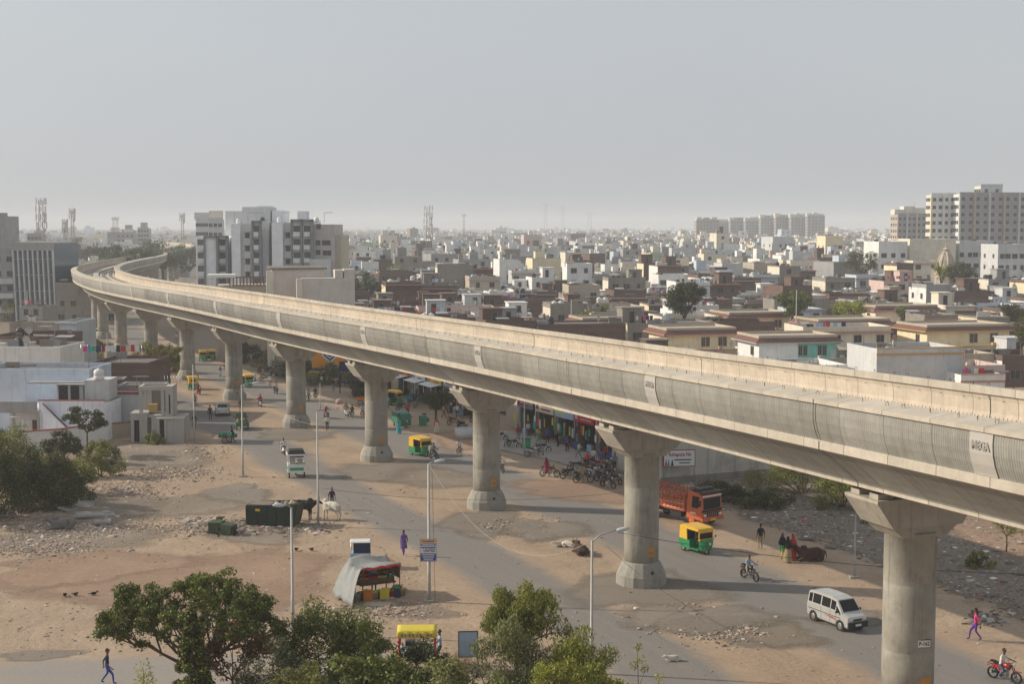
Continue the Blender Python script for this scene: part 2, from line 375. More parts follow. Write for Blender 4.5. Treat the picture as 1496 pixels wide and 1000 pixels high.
TZ=lambda t:float(np.interp(t,[0,2,2.5,3,4,5,6,7,8,9,10,13,28],[15.9,15.3,15.0,14.75,14.15,13.8,13.62,13.5,13.4,13.25,13.0,12.9,12.9]))
DV,DI=dense(VP,.4)
DS=[0.]
for a,b in zip(DV,DV[1:]): DS.append(DS[-1]+(b-a).length)
DV=np.array([tuple(p) for p in DV]); DI=np.array(DI); DS=np.array(DS)
def at_s(s):
    x=np.interp(s,DS,DV[:,0]); y=np.interp(s,DS,DV[:,1]); t=np.interp(s,DS,DI)
    e=.5; dx=np.interp(s+e,DS,DV[:,0])-np.interp(s-e,DS,DV[:,0]); dy=np.interp(s+e,DS,DV[:,1])-np.interp(s-e,DS,DV[:,1]); l=np.hypot(dx,dy)
    return x,y,dx/l,dy/l,np.interp(t,range(29),[TZ(i) for i in range(29)])
s_of=lambda t:float(np.interp(t,DI,DS))
def sweep(name,prof,s0,s1,step,m,parent,closed=False,rib=None,ribrows=None,flip=False,caps=False):
    """prof: list of (u, dz) across the deck, swept along it; rib=(pitch, depth) gives real grooves"""
    if rib:
        base=np.arange(s0,s1,rib[0]); S=np.sort(np.concatenate([base+rib[0]*k for k in (0,.12,.5,.62)])); ph=np.tile([0,1,1,0],len(base)) 
    else: S=np.linspace(s0,s1,max(2,int((s1-s0)/step)+1)); ph=np.zeros(len(S))
    x,y,dx,dy,T=at_s(S); nx_,ny_=dy,-dx; V=[];A=[]
    P=np.array(prof); arc=np.concatenate([[0],np.cumsum(np.hypot(*np.diff(P,axis=0).T))])
    for k in range(len(P)):
        u=np.full(len(S),P[k,0]); 
        if rib and (ribrows is None or k in ribrows): u=u+ph*rib[1]
        V.append(np.stack([x+nx_*u,y+ny_*u,T+P[k,1]],1)); A.append(np.stack([S,np.full(len(S),arc[k]),S*0],1))
    V=np.stack(V,1).reshape(-1,3); A=np.stack(A,1).reshape(-1,3); n=len(P); K=len(S)
    i=np.arange(K-1)[:,None]*n; js=np.arange(n if closed else n-1)[None,:]
    Fq=np.stack([i+js,i+(js+1)%n,i+n+(js+1)%n,i+n+js],-1).reshape(-1,4)
    if flip: Fq=Fq[:,::-1]
    me=nmesh(name,V,Fq,m); at=me.attributes.new('arc','FLOAT_VECTOR','POINT'); at.data.foreach_set('vector',A.astype(np.float32).ravel())
    return put(name,me,parent)
via=thing('metro_viaduct','long curving elevated concrete metro viaduct with ribbed parapets crossing the whole view','viaduct')
S0=s_of(1.2); S1=s_of(28)
# box girder: deck edge band, curved web, soffit, deck floor
half=[(-4.75,-1.78),(-4.78,-1.80),(-4.78,-2.16),(-4.62,-2.24),(-4.2,-2.53),(-3.7,-2.92),(-3.2,-3.33),(-2.82,-3.68),(-2.78,-3.76),(-2.78,-3.9),(-2.66,-3.96)]
ring=half+[(-u,z) for u,z in reversed(half)]+[(4.4,-1.55),(-4.4,-1.55)]
# sections listed so the outer surface is closed all round
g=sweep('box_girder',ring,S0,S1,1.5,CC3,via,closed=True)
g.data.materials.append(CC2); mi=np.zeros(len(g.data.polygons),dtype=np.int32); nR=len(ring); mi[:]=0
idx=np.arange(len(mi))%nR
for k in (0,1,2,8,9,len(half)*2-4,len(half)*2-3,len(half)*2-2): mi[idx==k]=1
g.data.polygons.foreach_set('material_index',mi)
RS1=s_of(9.2)
for sd_ in (-1,1):
    cop=[(-5.10,.0),(-5.10,-.17),(-4.97,-.20),(-3.95,-.20),(-3.90,-.17),(-3.90,.16),(-3.97,.18)]
    inner=[(-4.02,-.20),(-4.10,-.45),(-4.13,-1.0),(-4.05,-1.38),(-3.85,-1.55)]
    outer=[(-5.0,-.19),(-5.03,-.55),(-5.0,-.95),(-4.9,-1.35),(-4.76,-1.70),(-4.73,-1.79)]
    sgn=lambda L:[(-sd_*u if sd_==1 else u,z) for u,z in L]
    pr=thing('parapet',None,None); pr.parent=via
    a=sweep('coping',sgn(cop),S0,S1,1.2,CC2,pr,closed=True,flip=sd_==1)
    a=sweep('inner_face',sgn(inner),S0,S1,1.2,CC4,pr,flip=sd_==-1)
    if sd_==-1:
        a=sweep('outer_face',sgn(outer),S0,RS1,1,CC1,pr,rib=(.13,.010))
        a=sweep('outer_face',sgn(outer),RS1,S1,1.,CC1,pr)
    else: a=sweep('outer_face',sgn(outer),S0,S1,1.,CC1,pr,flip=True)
# emblem panels, one per span, on the near side (> raised emblem letters)
ME=flat('emblem letter grey',(.30,.285,.26),.8)  # letters in a darker grey than the panel
for k in range(2,13):
    s=s_of(k+.585) if k!=2 else s_of(2.60)
    outer=[(-5.035,-.20),(-5.06,-.55),(-5.035,-.95),(-4.935,-1.35),(-4.80,-1.68),(-4.775,-1.775)]
    e=sweep('emblem_panel',outer,s-.62,s+.62,.2,CC6,via)
    if k<=5:
        x,y,dx,dy,T=at_s(s)
        text_mb('MEGA',.42,.012,'emblem_letters',ME,via,(x-dy*5.075,y+dx*5.075,T-.68),(math.pi/2,0,math.atan2(-dy,-dx)),.012,.85)
# expansion joints over the piers and plinths, rails
jt=[]
for k in range(2,14):
    s=s_of(k); sweep('expansion_joint',[(u-.012 if u<0 else u+.012,z) for u,z in half[1:]]+[(-u+.012,z) for u,z in reversed(half[1:])],s-.03,s+.03,.06,MDK,via)
    for q in ([(-5.115,.01),(-5.115,-.17)],[(-5.08,-.2),(-5.11,-.55),(-5.08,-.95),(-4.98,-1.35),(-4.83,-1.72)],[(3.96,-.2),(4.09,-.45),(4.12,-1.0),(4.04,-1.38)]):
        sweep('expansion_joint',q,s-.025,s+.025,.05,MDK,via,flip=q[0][0]>0)
MP=mat('plinth concrete',(.50,.45,.38),.9,.2,1.)
MRAIL=mat('rusty rail steel',(.16,.10,.07),.6,.2,3.,metal=.5)
for u in (-2.75,-1.25,1.25,2.75):
    sweep('track_plinth',[(u-.35,-1.56),(u-.35,-1.36),(u+.35,-1.36),(u+.35,-1.56)],s_of(2),S1,2,MP,via,flip=True)
    sweep('rail',[(u-.035,-1.36),(u-.035,-1.19),(u+.035,-1.19),(u+.035,-1.36)],s_of(8.2),s_of(22),1.5,MRAIL,via,flip=True)
sweep('walkway_slab',[(-.55,-1.56),(-.55,-1.2),(.55,-1.2),(.55,-1.56)],s_of(2),S1,2,CC5,via,flip=True)
sweep('cable_kerb',[(3.55,-1.56),(3.55,-1.33),(3.80,-1.33)],s_of(2),S1,2,CC5,via,flip=True)
# lifting loops and starter bars standing on the copings
MRB=mat('rebar',(.11,.07,.05),.8,.2,4.)
lm=MB(); lm.tube([(-.06,0,0),(-.07,0,.17),(-.03,0,.22),(.03,0,.22),(.07,0,.17),(.06,0,0)],.012,5,0); LM=lm.mesh('lifting_loop',MRB)
far_l=MB(); n_l=0
for side,u0,z0 in ((-1,-4.45,.04),(1,4.55,.03),(2,4.09,-.42)):
    s=s_of(2.1)+.7
    while s<s_of(8.5):
        x,y,dx,dy,T=at_s(s); r_=rnd.uniform(-.6,.6)
        X,Yv,Z=x+dy*u0,y-dx*u0,T+z0; near=s<s_of(4.6 if side!=2 else 4.2)
        if near and n_l<96:
            o=put('lifting_loop',LM,via,(X,Yv,Z),math.atan2(dy,dx)+r_); n_l+=1
            if side==2: o.rotation_euler=(R(-80),0,math.atan2(dy,dx)); o.scale=(1,1,.6)
        else:
            far_l.tube([(X-.06,Yv,Z),(X-.05,Yv,Z+.2),(X+.05,Yv,Z+.2),(X+.06,Yv,Z)] if side!=2 else [(X,Yv,Z),(X-dy*.12,Yv+dx*.12,Z-.02),(X-dy*.12-dx*.06,Yv+dx*.12-dy*.06,Z)],.012,4)
        s+=1.05 if (int(s*7)%2) else 1.65
tag(far_l.build('far_lifting_loops',MRB,via),kind='stuff')
sb=MB(); s=s_of(2.)
while s<s_of(7):
    x,y,dx,dy,T=at_s(s); X,Yv=x-dy*3.97,y+dx*3.97
    sb.box((X,Yv,T+.17+rnd.uniform(-.01,.02)),(.018,.018,.12)); s+=.22
tag(sb.build('starter_bars',MRB,via),kind='stuff')
for i,(t_,u) in enumerate([(3.52,-4.3),(3.5,-1),(3.4,-2),(5.2,-3),(6.1,-3)]):
    pass
# ---------------- piers
CP=mat('pier concrete',(.33,.312,.265),.88,.25,.8,.75,bmp=.3,grime=.35)
CPc=mat('pier cap concrete',(.41,.375,.315),.88,.16,.9,.6,bmp=.2,grime=.2)
CPb=mat('pier base concrete',(.33,.315,.275),.9,.2,1.1,.6,bmp=.3,grime=.4)
MOR=flat('orange stencil paint',(.62,.27,.04),.8); MWH=flat('white sign paint',(.75,.73,.68),.7); MBK=flat('black paint',(.03,.03,.03),.7)
def make_pier(h,rad,label,loc,rz):
    t=thing('viaduct_pier',label,'viaduct pier',loc,rz,'piers under the viaduct')
    # local x runs across the deck, local y along it
    a=MB(); a.lathe([(rad,.9),(rad,h*.33),(rad*.993,h*.33+.02),(rad,h*.33+.05),(rad,h*.62),(rad*.993,h*.62+.02),(rad,h*.62+.05),(rad,h-1.72),(rad*1.05,h-1.70),(rad*1.05,h-1.6)],n=40); a.build('column',CP,t)
    b=MB(); b.lathe([(1.56,0),(1.54,.62),(1.50,.70),(1.34,1.08),(rad+.12,1.36),(rad+.03,1.44),(rad-.02,1.46)],n=16,smooth=False); b.lathe([(.10,-.02),(.10,.06)],(0,-1.50,.95),10,1,'Y'); b.build('base',[CPb,MDK],t)
    c=MB(); c.prism([(-2.62,h),(-2.62,h-.14),(-1.78,h-1.28),(1.78,h-1.28),(2.62,h-.14),(2.62,h)],-1.22,1.22,'Y')
    c.prism([(-1.62,h-1.285),(-1.62,h-1.35),(-1.12,h-1.78),(1.12,h-1.78),(1.62,h-1.35),(1.62,h-1.285)],-1.02,1.02,'Y')
    c.build('pier_cap',CPc,t)
    for sx in (-1,1):
        for sy in (-1,1):
            d=MB(); d.box((sx*2.05,sy*.68,h+.11),(.8,.62,.24)); d.box((sx*2.05,sy*.68,h+.29),(.5,.45,.12),1); d.build('bearing_pedestal',[CPc,MDK],t)
    return t
p0=None
PL={3:'nearest viaduct pier at lower right, carrying the white number plate',4:'second nearest viaduct pier, standing right of the street lamp on dark gravel',5:'third viaduct pier, between the trailing wire and the parked motorcycles',
6:'fourth viaduct pier with an orange stencil, left of the small green and yellow rickshaw',7:'fifth viaduct pier, left of the orange billboard',8:'sixth viaduct pier, just behind the silver hatchback',
9:'seventh viaduct pier, beside the parked rickshaws',10:'eighth viaduct pier, behind the pale roadside bush',11:'ninth viaduct pier with a wide bell base above the clothesline',12:'tenth viaduct pier, beside the distant white car',13:'eleventh viaduct pier where the deck bends away'}
for k in list(range(3,14)):
    x,y,dx,dy,T=at_s(s_of(k)); h=T-4.34
    lab=PL[k]; rad=1.13 if k==3 else 1.07
    t=make_pier(h,rad,lab,(x,y,0),math.atan2(-dx,dy))
    if k<=8 or k==11: # small orange stencil marks facing the near road
        s_=MB(); W_,H_=.42,.26
        for q in range(-3,4):
            a0=R(-90-8*1+q*4.2+ (14)); a1=a0+R(3.6)
            for zz in ((2.15,2.15+.30) if 1 else 0,(1.85,2.02) if 1 else 0):
                s_.add([(math.cos(a0)*(rad+.012),math.sin(a0)*(rad+.012),zz[0]),(math.cos(a1)*(rad+.012),math.sin(a1)*(rad+.012),zz[0]),(math.cos(a1)*(rad+.012),math.sin(a1)*(rad+.012),zz[1]-(.05 if q%2 else 0)),(math.cos(a0)*(rad+.012),math.sin(a0)*(rad+.012),zz[1])],[(0,1,2,3)])
        s_.build('stencil_mark',MOR,t)
    if k==3:
        ang=R(-90)+R(0); c_=MB()
        c_.box((0,0,0),(.62,.03,.36),0); c_.box((0,-.012,0),(.56,.03,.30),1); pl=c_.build('number_plate',[MBK,MWH],t,None)
        pl.rotation_euler=(0,0,R(-14)); pl.location=(-.02+.0,-rad-.01,3.95)
        tx=text_mb('P-162',.25,.004,'plate_number',MBK,pl,(0,-.032,0),(math.pi/2,0,0),.006,.85)
for k in range(14,26):
    s=s_of(k) if k<17 else None
ss=s_of(13)
kk=0
while ss<s_of(24.5):
    ss+=27; kk+=1
    x,y,dx,dy,T=at_s(ss)
    make_pier(T-4.34,1.07,'distant viaduct pier beyond the bend, half hidden by trees and flats',(x,y,0),math.atan2(-dx,dy))
# ================================================================ common paints
SKIN=flat('skin',(.17,.09,.055),.6); HAIR=flat('black hair',(.015,.012,.01),.5); RUB=flat('tyre rubber',(.025,.024,.023),.85)
STEEL=flat('bright steel',(.45,.45,.45),.3,.8); BLK=flat('black plastic',(.022,.022,.024),.45); GL=glass('dark window glass',(.012,.014,.016)); 
GLb=flat('dusty windscreen glass',(.02,.023,.026),.35,0,.12); CHR=flat('chrome',(.6,.6,.6),.15,1.)
YEL=flat('rickshaw yellow',(.72,.43,.03),.45); GRN=flat('rickshaw green',(.02,.23,.09),.4); WHT=flat('white paint',(.72,.72,.70),.35); SIL=flat('silver paint',(.52,.52,.50),.3,.3)
ORG=mat('truck orange',(.55,.13,.05),.5,.15,2.,.25); RED=flat('red lamp glass',(.45,.02,.02),.3); AMB=flat('amber lamp glass',(.6,.2,.03),.3); HLG=flat('headlamp glass',(.7,.72,.72),.1,.2)
NPL=flat('yellow number plate',(.65,.48,.05),.5)
PAL={k:flat('cloth '+k,v,.9,0,.1) for k,v in dict(white=(.66,.65,.62),black=(.025,.025,.028),grey=(.20,.20,.21),blue=(.05,.09,.30),denim=(.06,.09,.17),lightblue=(.33,.45,.58),purple=(.15,.09,.30),
 red=(.50,.04,.04),pink=(.62,.06,.20),violet=(.13,.05,.28),khaki=(.30,.25,.15),green=(.04,.32,.17),yellow=(.62,.50,.05),turq=(.03,.35,.42),brown=(.13,.08,.05),cream=(.58,.52,.42),maroon=(.22,.03,.06),navy=(.03,.04,.09),orange=(.6,.2,.03)).items()}
# ---------------------------------------------------------------- people
POSES={}
def body_mesh(pose):
    """one continuous skinned figure, facing -Y, feet at z=0 (or seat height for riders)"""
    if pose in POSES: return POSES[pose]
    J={};E=[];Rr={}
    def j(n,p,r,par=None):
        J[n]=Vector(p); Rr[n]=r
        if par: E.append((par,n))
    hip=.92; lean=0; skirt=False
    if pose in('ride','scoot','sitbike'): hip=.80
    if pose=='bend': hip=.88
    j('pel',(0,0,hip),.135)
    ly={'ride':-.10,'scoot':-.04,'bend':-.42,'push':-.14,'cart':-.16}.get(pose,-.01)
    tz={'bend':.22}.get(pose,.26)
    j('waist',(0,ly*.4,hip+tz*.55),.115,'pel'); j('chest',(0,ly,hip+tz*1.45),.145,'waist'); nk=Vector((0,ly*1.25-.0,hip+tz*2.05)) if pose!='bend' else Vector((0,-.62,hip+.24))
    j('neck',nk,.055,'chest'); hd=nk+(Vector((0,-.02,.12)) if pose!='bend' else Vector((0,-.12,.03))); j('h1',hd,.085,'neck'); j('h2',hd+(Vector((0,-.0,.10)) if pose!='bend' else Vector((0,-.1,-.01))),.080,'h1')
    hands={'stand':[(-.27,-.02,.80),(.27,-.02,.80)],'walk':[(-.27,-.20,.86),(.26,.20,.86)],'ride':[(-.30,-.52,1.0),(.30,-.52,1.0)],'scoot':[(-.26,-.44,.98),(.26,-.44,.98)],'bend':[(-.18,-.62,.50),(.18,-.62,.50)],
      'push':[(-.24,-.50,1.0),(.24,-.50,1.0)],'hold':[(-.26,-.03,.80),(.16,-.34,1.10)],'reach':[(-.20,-.5,1.15),(.22,-.48,1.05)],'cart':[(-.24,-.50,1.0),(.24,-.50,1.0)],'sitbike':[(-.12,-.25,.92),(.12,-.25,.92)]}.get(pose,[(-.27,-.02,.80),(.27,-.02,.80)])
    feet={'walk':[(-.10,-.30,.07),(.10,.30,.11)],'ride':[(-.20,-.02,.30),(.20,-.02,.30)],'scoot':[(-.10,-.36,.33),(.10,-.36,.33)],'sitbike':[(-.20,.05,.36),(.20,.05,.36)],'push':[(-.10,-.22,.07),(.10,.28,.10)],'cart':[(-.10,-.22,.07),(.10,.28,.10)]}.get(pose,[(-.11,.0,.07),(.11,.0,.07)])
    for s,sd_ in ((-1,'L'),(1,'R')):
        sh=J['chest']+Vector((s*.17,.0,.06 if pose!='bend' else 0)); hnd=Vector(hands[(s+1)//2]); j('sh'+sd_,sh,.060,'chest')
        dd=hnd-sh; L=dd.length; bend=max(0,.30**2-(L/2)**2)**.5; pv=Vector((s*.35,.8,-.35)).normalized(); el=(sh+hnd)/2+pv*bend
        j('el'+sd_,el,.042,'sh'+sd_); j('wr'+sd_,hnd,.027,'el'+sd_); dr=(hnd-el).normalized(); j('pm'+sd_,hnd+dr*.08,.034,'wr'+sd_)
        hp=J['pel']+Vector((s*.095,0,-.07)); ft=Vector(feet[(s+1)//2]); dd=ft-hp; L=dd.length; b=max(0,.435**2-(L/2)**2)**.5
        kv=Vector((s*(.45 if pose in('ride','sitbike') else .0),-1,.25)).normalized(); kn=(hp+ft)/2+kv*b
        j('hp'+sd_,hp,.092,'pel'); j('kn'+sd_,kn,.060,'hp'+sd_); j('an'+sd_,ft,.038,'kn'+sd_); j('to'+sd_,ft+Vector((0,-.15,-.035)),.034,'an'+sd_)
    names=list(J); me=bpy.data.meshes.new('sk'); me.from_pydata([tuple(J[n]) for n in names],[(names.index(a),names.index(b)) for a,b in E],[])
    o=bpy.data.objects.new('sk',me); COL.objects.link(o); md=o.modifiers.new('s','SKIN'); md.use_smooth_shade=True
    sv=me.skin_vertices[0].data
    for i,n in enumerate(names): sv[i].radius=(Rr[n]*(1.25 if n in('pel','waist','chest') else 1),Rr[n]*(.85 if n in('pel','waist','chest') else 1)); sv[i].use_root=(n=='pel')
    o.modifiers.new('u','SUBSURF').levels=1
    dg=bpy.context.evaluated_depsgraph_get(); dg.update(); ev=o.evaluated_get(dg); m2=bpy.data.meshes.new_from_object(ev); bpy.data.objects.remove(o)
    b=MB(); b.v=[tuple(v.co) for v in m2.vertices]; b.f=[tuple(p.vertices) for p in m2.polygons]; b.m=[];b.sm=[True]*len(b.f)
    segs=[(a,c) for a,c in E]
    kind={}
    for a,c in segs:
        if c in('waist','chest') or c.startswith('sh'): k=1
        elif c.startswith('el'): k=1
        elif c=='neck' or c.startswith('h1') or c.startswith('h2') or c.startswith('wr') or c.startswith('pm'): k=0
        elif c.startswith('to'): k=4
        else: k=2
        kind[(a,c)]=k
    for p in m2.polygons:
        q=Vector(p.center); best=9;bk=0
        for a,c in segs:
            A,B=J[a],J[c]; d=B-A; t=max(0,min(1,(q-A).dot(d)/d.length_squared)); D=(q-(A+d*t)).length-(Rr[a]*(1-t)+Rr[c]*t)
            if D<best: best=D;bk=kind[(a,c)]
        if bk==1 and q.z<hip-.02 and pose!='bend': bk=2
        b.m.append(bk)
    # head: face and hair
    hc=(J['h1']+J['h2'])/2; b.ball(hc+Vector((0,-.005,.0)),(.078,.098,.118),12,0,8); b.ball(hc+Vector((0,.018,.028)),(.084,.098,.108),12,3,8)
    b.ball(hc+Vector((0,-.103,-.01)),(.014,.02,.022),6,0,4)
    for s in(-1,1):
        b.ball(hc+Vector((s*.080,0,-.005)),(.012,.02,.03),6,0,4); b.ball(hc+Vector((s*.030,-.090,.018)),(.012,.008,.008),6,3,4)
    b.box(tuple(hc+Vector((0,-.092,-.052))),(.045,.012,.010),3)
    # five fingers on each hand
    for sd_,s in(('L',-1),('R',1)):
        P=J['pm'+sd_]; dr=(P-J['wr'+sd_]).normalized(); sx=Vector((0,1,0)) if abs(dr.z)>.6 else Vector((1,0,0)); curl=dr.cross(sx).normalized()*.25
        for q,(o_,ln) in enumerate(((-.027,.072),(-.009,.082),(.009,.078),(.027,.06))):
            a=P+sx*o_+dr*.01; m_=a+dr*ln*.55; e=m_+(dr+curl*2).normalized()*ln*.5; b.tube([a,m_,e],[.010,.0095,.007],5,0)
        a=P-dr*.03-sx*.03; b.tube([a,a-sx*.03+dr*.03,a-sx*.035+dr*.062],[.012,.011,.008],5,0)
    POSES[pose]=(b,hip,J); return POSES[pose]
PM={}
def person_mesh(pose,dress=False):
    k=(pose,dress)
    if k not in PM: PM[k]=body_mesh(pose)[0].mesh('person_body',[SKIN,PAL['white'],PAL['grey'],HAIR,BLK])
    return PM[k]
def person(px,py,pose,face,top,bot,label,group=None,loc=None,s=1.,dress=None,scarf=None,hair=None,bag=None,dz=0.,cap=None):
    """face: heading in degrees, 0 = towards the camera, 90 = to the right"""
    p=loc if loc is not None else G(px,py); p=Vector((p[0],p[1],p[2]+.03+dz))
    t=thing('person',label,'person',p,R(face),group,s)
    o=put('person_body',person_mesh(pose),t)
    for i,mm in ((1,PAL[top]),(2,PAL[bot])):
        o.material_slots[i].link='OBJECT'; o.material_slots[i].material=mm
    if dress:
        d=MB(); zt=1.22; n=18
        prof=[(.155,zt),(.150,1.05),(.165,.95),(.20,.75),(.23,.50 if dress[1]=='kurta' else .55)]+([(.27,.08)] if dress[1]=='long' else [])
        if dress[1]=='short': prof=[(.155,zt),(.150,1.05),(.185,.80),(.19,.78)]
        d.lathe([(r,z) for r,z in prof],(0,0,0),n,0,cap=False); d.v=[(x*1.08,y*.85,z) for x,y,z in d.v]; d.build('dress',PAL[dress[0]],t)
    if scarf:
        d=MB(); hz_=1.56; d.ball((0,.02,hz_+.03),(.10,.118,.13),10,0,6); d.lathe([(.10,hz_-.03),(.16,hz_-.16),(.215,hz_-.32),(.20,hz_-.62)],(0,.035,0),14,0,cap=False); d.build('head_scarf',PAL[scarf],t)
    if hair:
        d=MB(); d.ball((0,.07,1.50),(.075,.05,.17),8,0,6); d.build('long_hair',HAIR,t)
    if cap:
        d=MB(); J=body_mesh(pose)[2]; hc=(J['h1']+J['h2'])/2; d.ball(hc+Vector((0,.005,.035)),(.105,.125,.11),12,0,8); d.build('helmet',PAL[cap],t)
    return t
# ---------------------------------------------------------------- two-wheelers
def wheel_mb(r,w,rim,x=0,y=0,z=None,n=20,spokes=6,rt=None):
    z=r if z is None else z; b=MB(); t=rt or r*.22
    b.lathe([(r-t,-w/2),(r-t*.3,-w/2),(r,-w/4),(r,w/4),(r-t*.3,w/2),(r-t,w/2),(r-t*1.25,w*.25),(r-t*1.25,-w*.25),(r-t,-w/2)],(x,y,z),n,0,'X',cap=False)
    return b
def add_wheel(parent,r,w,x,y,rimmat=STEEL,spokes=6,full=False):
    o=wheel_mb(r,w,None,x,y).build('wheel',RUB,parent); b=MB()
    if full:
        b.lathe([(r*.72,-w*.42),(r*.66,-w*.5),(r*.3,-w*.44),(r*.12,-w*.55)],(x,y,r),16,0,'X'); b.lathe([(r*.72,w*.42),(r*.66,w*.5),(r*.3,w*.44),(r*.12,w*.55)],(x,y,r),16,0,'X')
    else:
        for k in range(spokes):
            a=2*math.pi*k/spokes; b.tube([(x,y,r),(x,y+math.cos(a)*r*.84,r+math.sin(a)*r*.84)],.012 if spokes<10 else .004,4)
        b.lathe([(r*.12,-w*.6),(r*.12,w*.6)],(x,y,r),8,0,'X')
    b.build('rim',rimmat,o); return o
def make_motorbike(label,loc,rz,paint,scooter=False,group='motorcycles and scooters'):
    t=thing('scooter' if scooter else 'motorcycle',label,'scooter' if scooter else 'motorcycle',loc,rz,group)
    if not scooter:
        add_wheel(t,.30,.10,0,-.64); add_wheel(t,.30,.12,0,.62)
        f=MB(); f.tube([(0,-.40,.86),(0,-.15,.58),(0,.15,.38),(0,.45,.45)],.03,6); f.tube([(0,-.38,.8),(0,.15,.74),(0,.62,.76)],.022,6)
        for s in(-1,1):
            f.tube([(s*.07,-.64,.30),(s*.075,-.50,.62),(s*.07,-.40,.90)],.022,6); f.tube([(s*.09,.62,.30),(s*.08,.20,.36)],.022,6); f.tube([(s*.10,.60,.32),(s*.10,.48,.70)],.028,6)
        f.build('frame',BLK,t)
        e=MB(); e.box((0,-.02,.40),(.26,.32,.30)); e.tube([(0,-.10,.55),(0,-.16,.66)],[.10,.09],8); e.lathe([(.10,-.15),(.10,.15)],(0,.08,.36),10,0,'X'); e.build('engine',STEEL,t)
        k=MB(); k.ball((0,-.16,.80),(.16,.28,.15),10,0,6); k.box((0,.42,.68),(.24,.42,.18),0,top=(.8,.9)); k.box((0,.16,.55),(.20,.2,.2)); k.box((0,-.66,.635),(.10,.42,.03)); k.box((0,.80,.66),(.13,.22,.05),0,rx=R(-25)); k.build('fuel_tank',paint,t)
        s_=MB(); s_.box((0,.26,.82),(.25,.50,.09),0,top=(.85,.95)); s_.box((0,.60,.87),(.20,.28,.08),0,top=(.8,.9)); s_.build('seat',PAL['black'],t)
        h=MB(); h.tube([(-.36,-.26,1.02),(-.22,-.38,1.02),(0,-.42,.98),(.22,-.38,1.02),(.36,-.26,1.02)],.015,6); h.build('handlebar',BLK,t)
        l=MB(); l.lathe([(.05,.04),(.10,.0),(.095,-.04)],(0,-.50,.88),12,0,'Y'); l.build('headlight',HLG,t)
        x_=MB(); x_.tube([(.12,-.12,.42),(.15,.05,.24),(.16,.30,.28),(.17,.72,.36)],[.022,.022,.045,.05],8); x_.build('exhaust',CHR,t)
        for s in(-1,1): m_=MB(); m_.tube([(s*.25,-.36,1.02),(s*.30,-.38,1.17)],.007,4); m_.box((s*.33,-.38,1.19),(.12,.03,.08)); m_.build('mirror',CHR,t)
        m_=MB(); m_.box((0,.86,.74),(.12,.05,.06)); m_.build('tail_light',RED,t)
        m_=MB(); m_.tube([(.10,.05,.28),(.26,.02,.26)],.013,5); m_.tube([(-.10,.05,.28),(-.26,.02,.26)],.013,5); m_.build('footrest',BLK,t)
    else:
        add_wheel(t,.225,.09,0,-.60,STEEL,5); add_wheel(t,.225,.10,0,.52,STEEL,5)
        b=MB(); b.prism([(-.52,.30),(-.40,.33),(-.06,.28),(.18,.32),(.30,.36),(.78,.46),(.84,.66),(.72,.74),(.20,.72),(.10,.62),(.04,.36),(-.20,.34),(-.34,.42),(-.42,.90),(-.50,.92),(-.56,.55)],-.13,.13,'X')
        b.box((0,-.46,.66),(.36,.05,.50),0,rx=R(8)); b.box((0,-.62,.47),(.13,.36,.05)); b.build('body_shell',paint,t)
        s_=MB(); s_.box((0,.44,.78),(.27,.66,.09),0,top=(.85,.95)); s_.build('seat',PAL['black'],t)
        h=MB(); h.tube([(0,-.60,.25),(0,-.46,.95)],.024,6); h.tube([(-.32,-.34,1.0),(-.12,-.44,1.0),(.12,-.44,1.0),(.32,-.34,1.0)],.015,6); h.box((0,-.47,.98),(.22,.12,.12)); h.build('handlebar',BLK,t)
        l=MB(); l.lathe([(.05,.03),(.085,.0),(.08,-.035)],(0,-.53,.97),12,0,'Y'); l.build('headlight',HLG,t)
        m_=MB(); m_.box((0,.84,.62),(.16,.04,.08)); m_.build('tail_light',RED,t)
        for s in(-1,1): m_=MB(); m_.tube([(s*.2,-.42,1.0),(s*.25,-.43,1.16)],.007,4); m_.ball((s*.27,-.43,1.18),(.06,.015,.045),8,0,4); m_.build('mirror',CHR,t)
    return t
def make_bicycle(label,loc,rz,paint=BLK):
    t=thing('bicycle',label,'bicycle',loc,rz,'bicycles')
    add_wheel(t,.33,.035,0,-.53,STEEL,14); add_wheel(t,.33,.035,0,.53,STEEL,14)
    f=MB()
    for a,b in(((0,-.40,.88),(0,-.05,.30)),((0,-.40,.84),(0,.16,.84)),((0,.20,.92),(0,-.05,.30)),((0,.53,.33),(0,-.05,.30)),((0,.53,.33),(0,.17,.82)),((0,-.53,.33),(0,-.38,.98))): f.tube([a,b],.018,5)
    f.build('frame',paint,t); h=MB(); h.tube([(-.27,-.22,1.0),(-.2,-.36,1.02),(.2,-.36,1.02),(.27,-.22,1.0)],.013,5); h.build('handlebar',STEEL,t)
    s_=MB(); s_.ball((0,.22,.95),(.09,.14,.04),8,0,4); s_.build('saddle',BLK,t)
    c=MB(); c.box((0,.60,.70),(.14,.34,.02)); c.build('carrier',STEEL,t)
    p_=MB(); p_.tube([(.09,-.05,.30),(.10,-.18,.20)],.012,4); p_.box((.14,-.18,.20),(.09,.06,.02)); p_.tube([(-.09,-.05,.30),(-.10,.08,.40)],.012,4); p_.box((-.14,.08,.40),(.09,.06,.02)); p_.build('pedals',BLK,t); return t
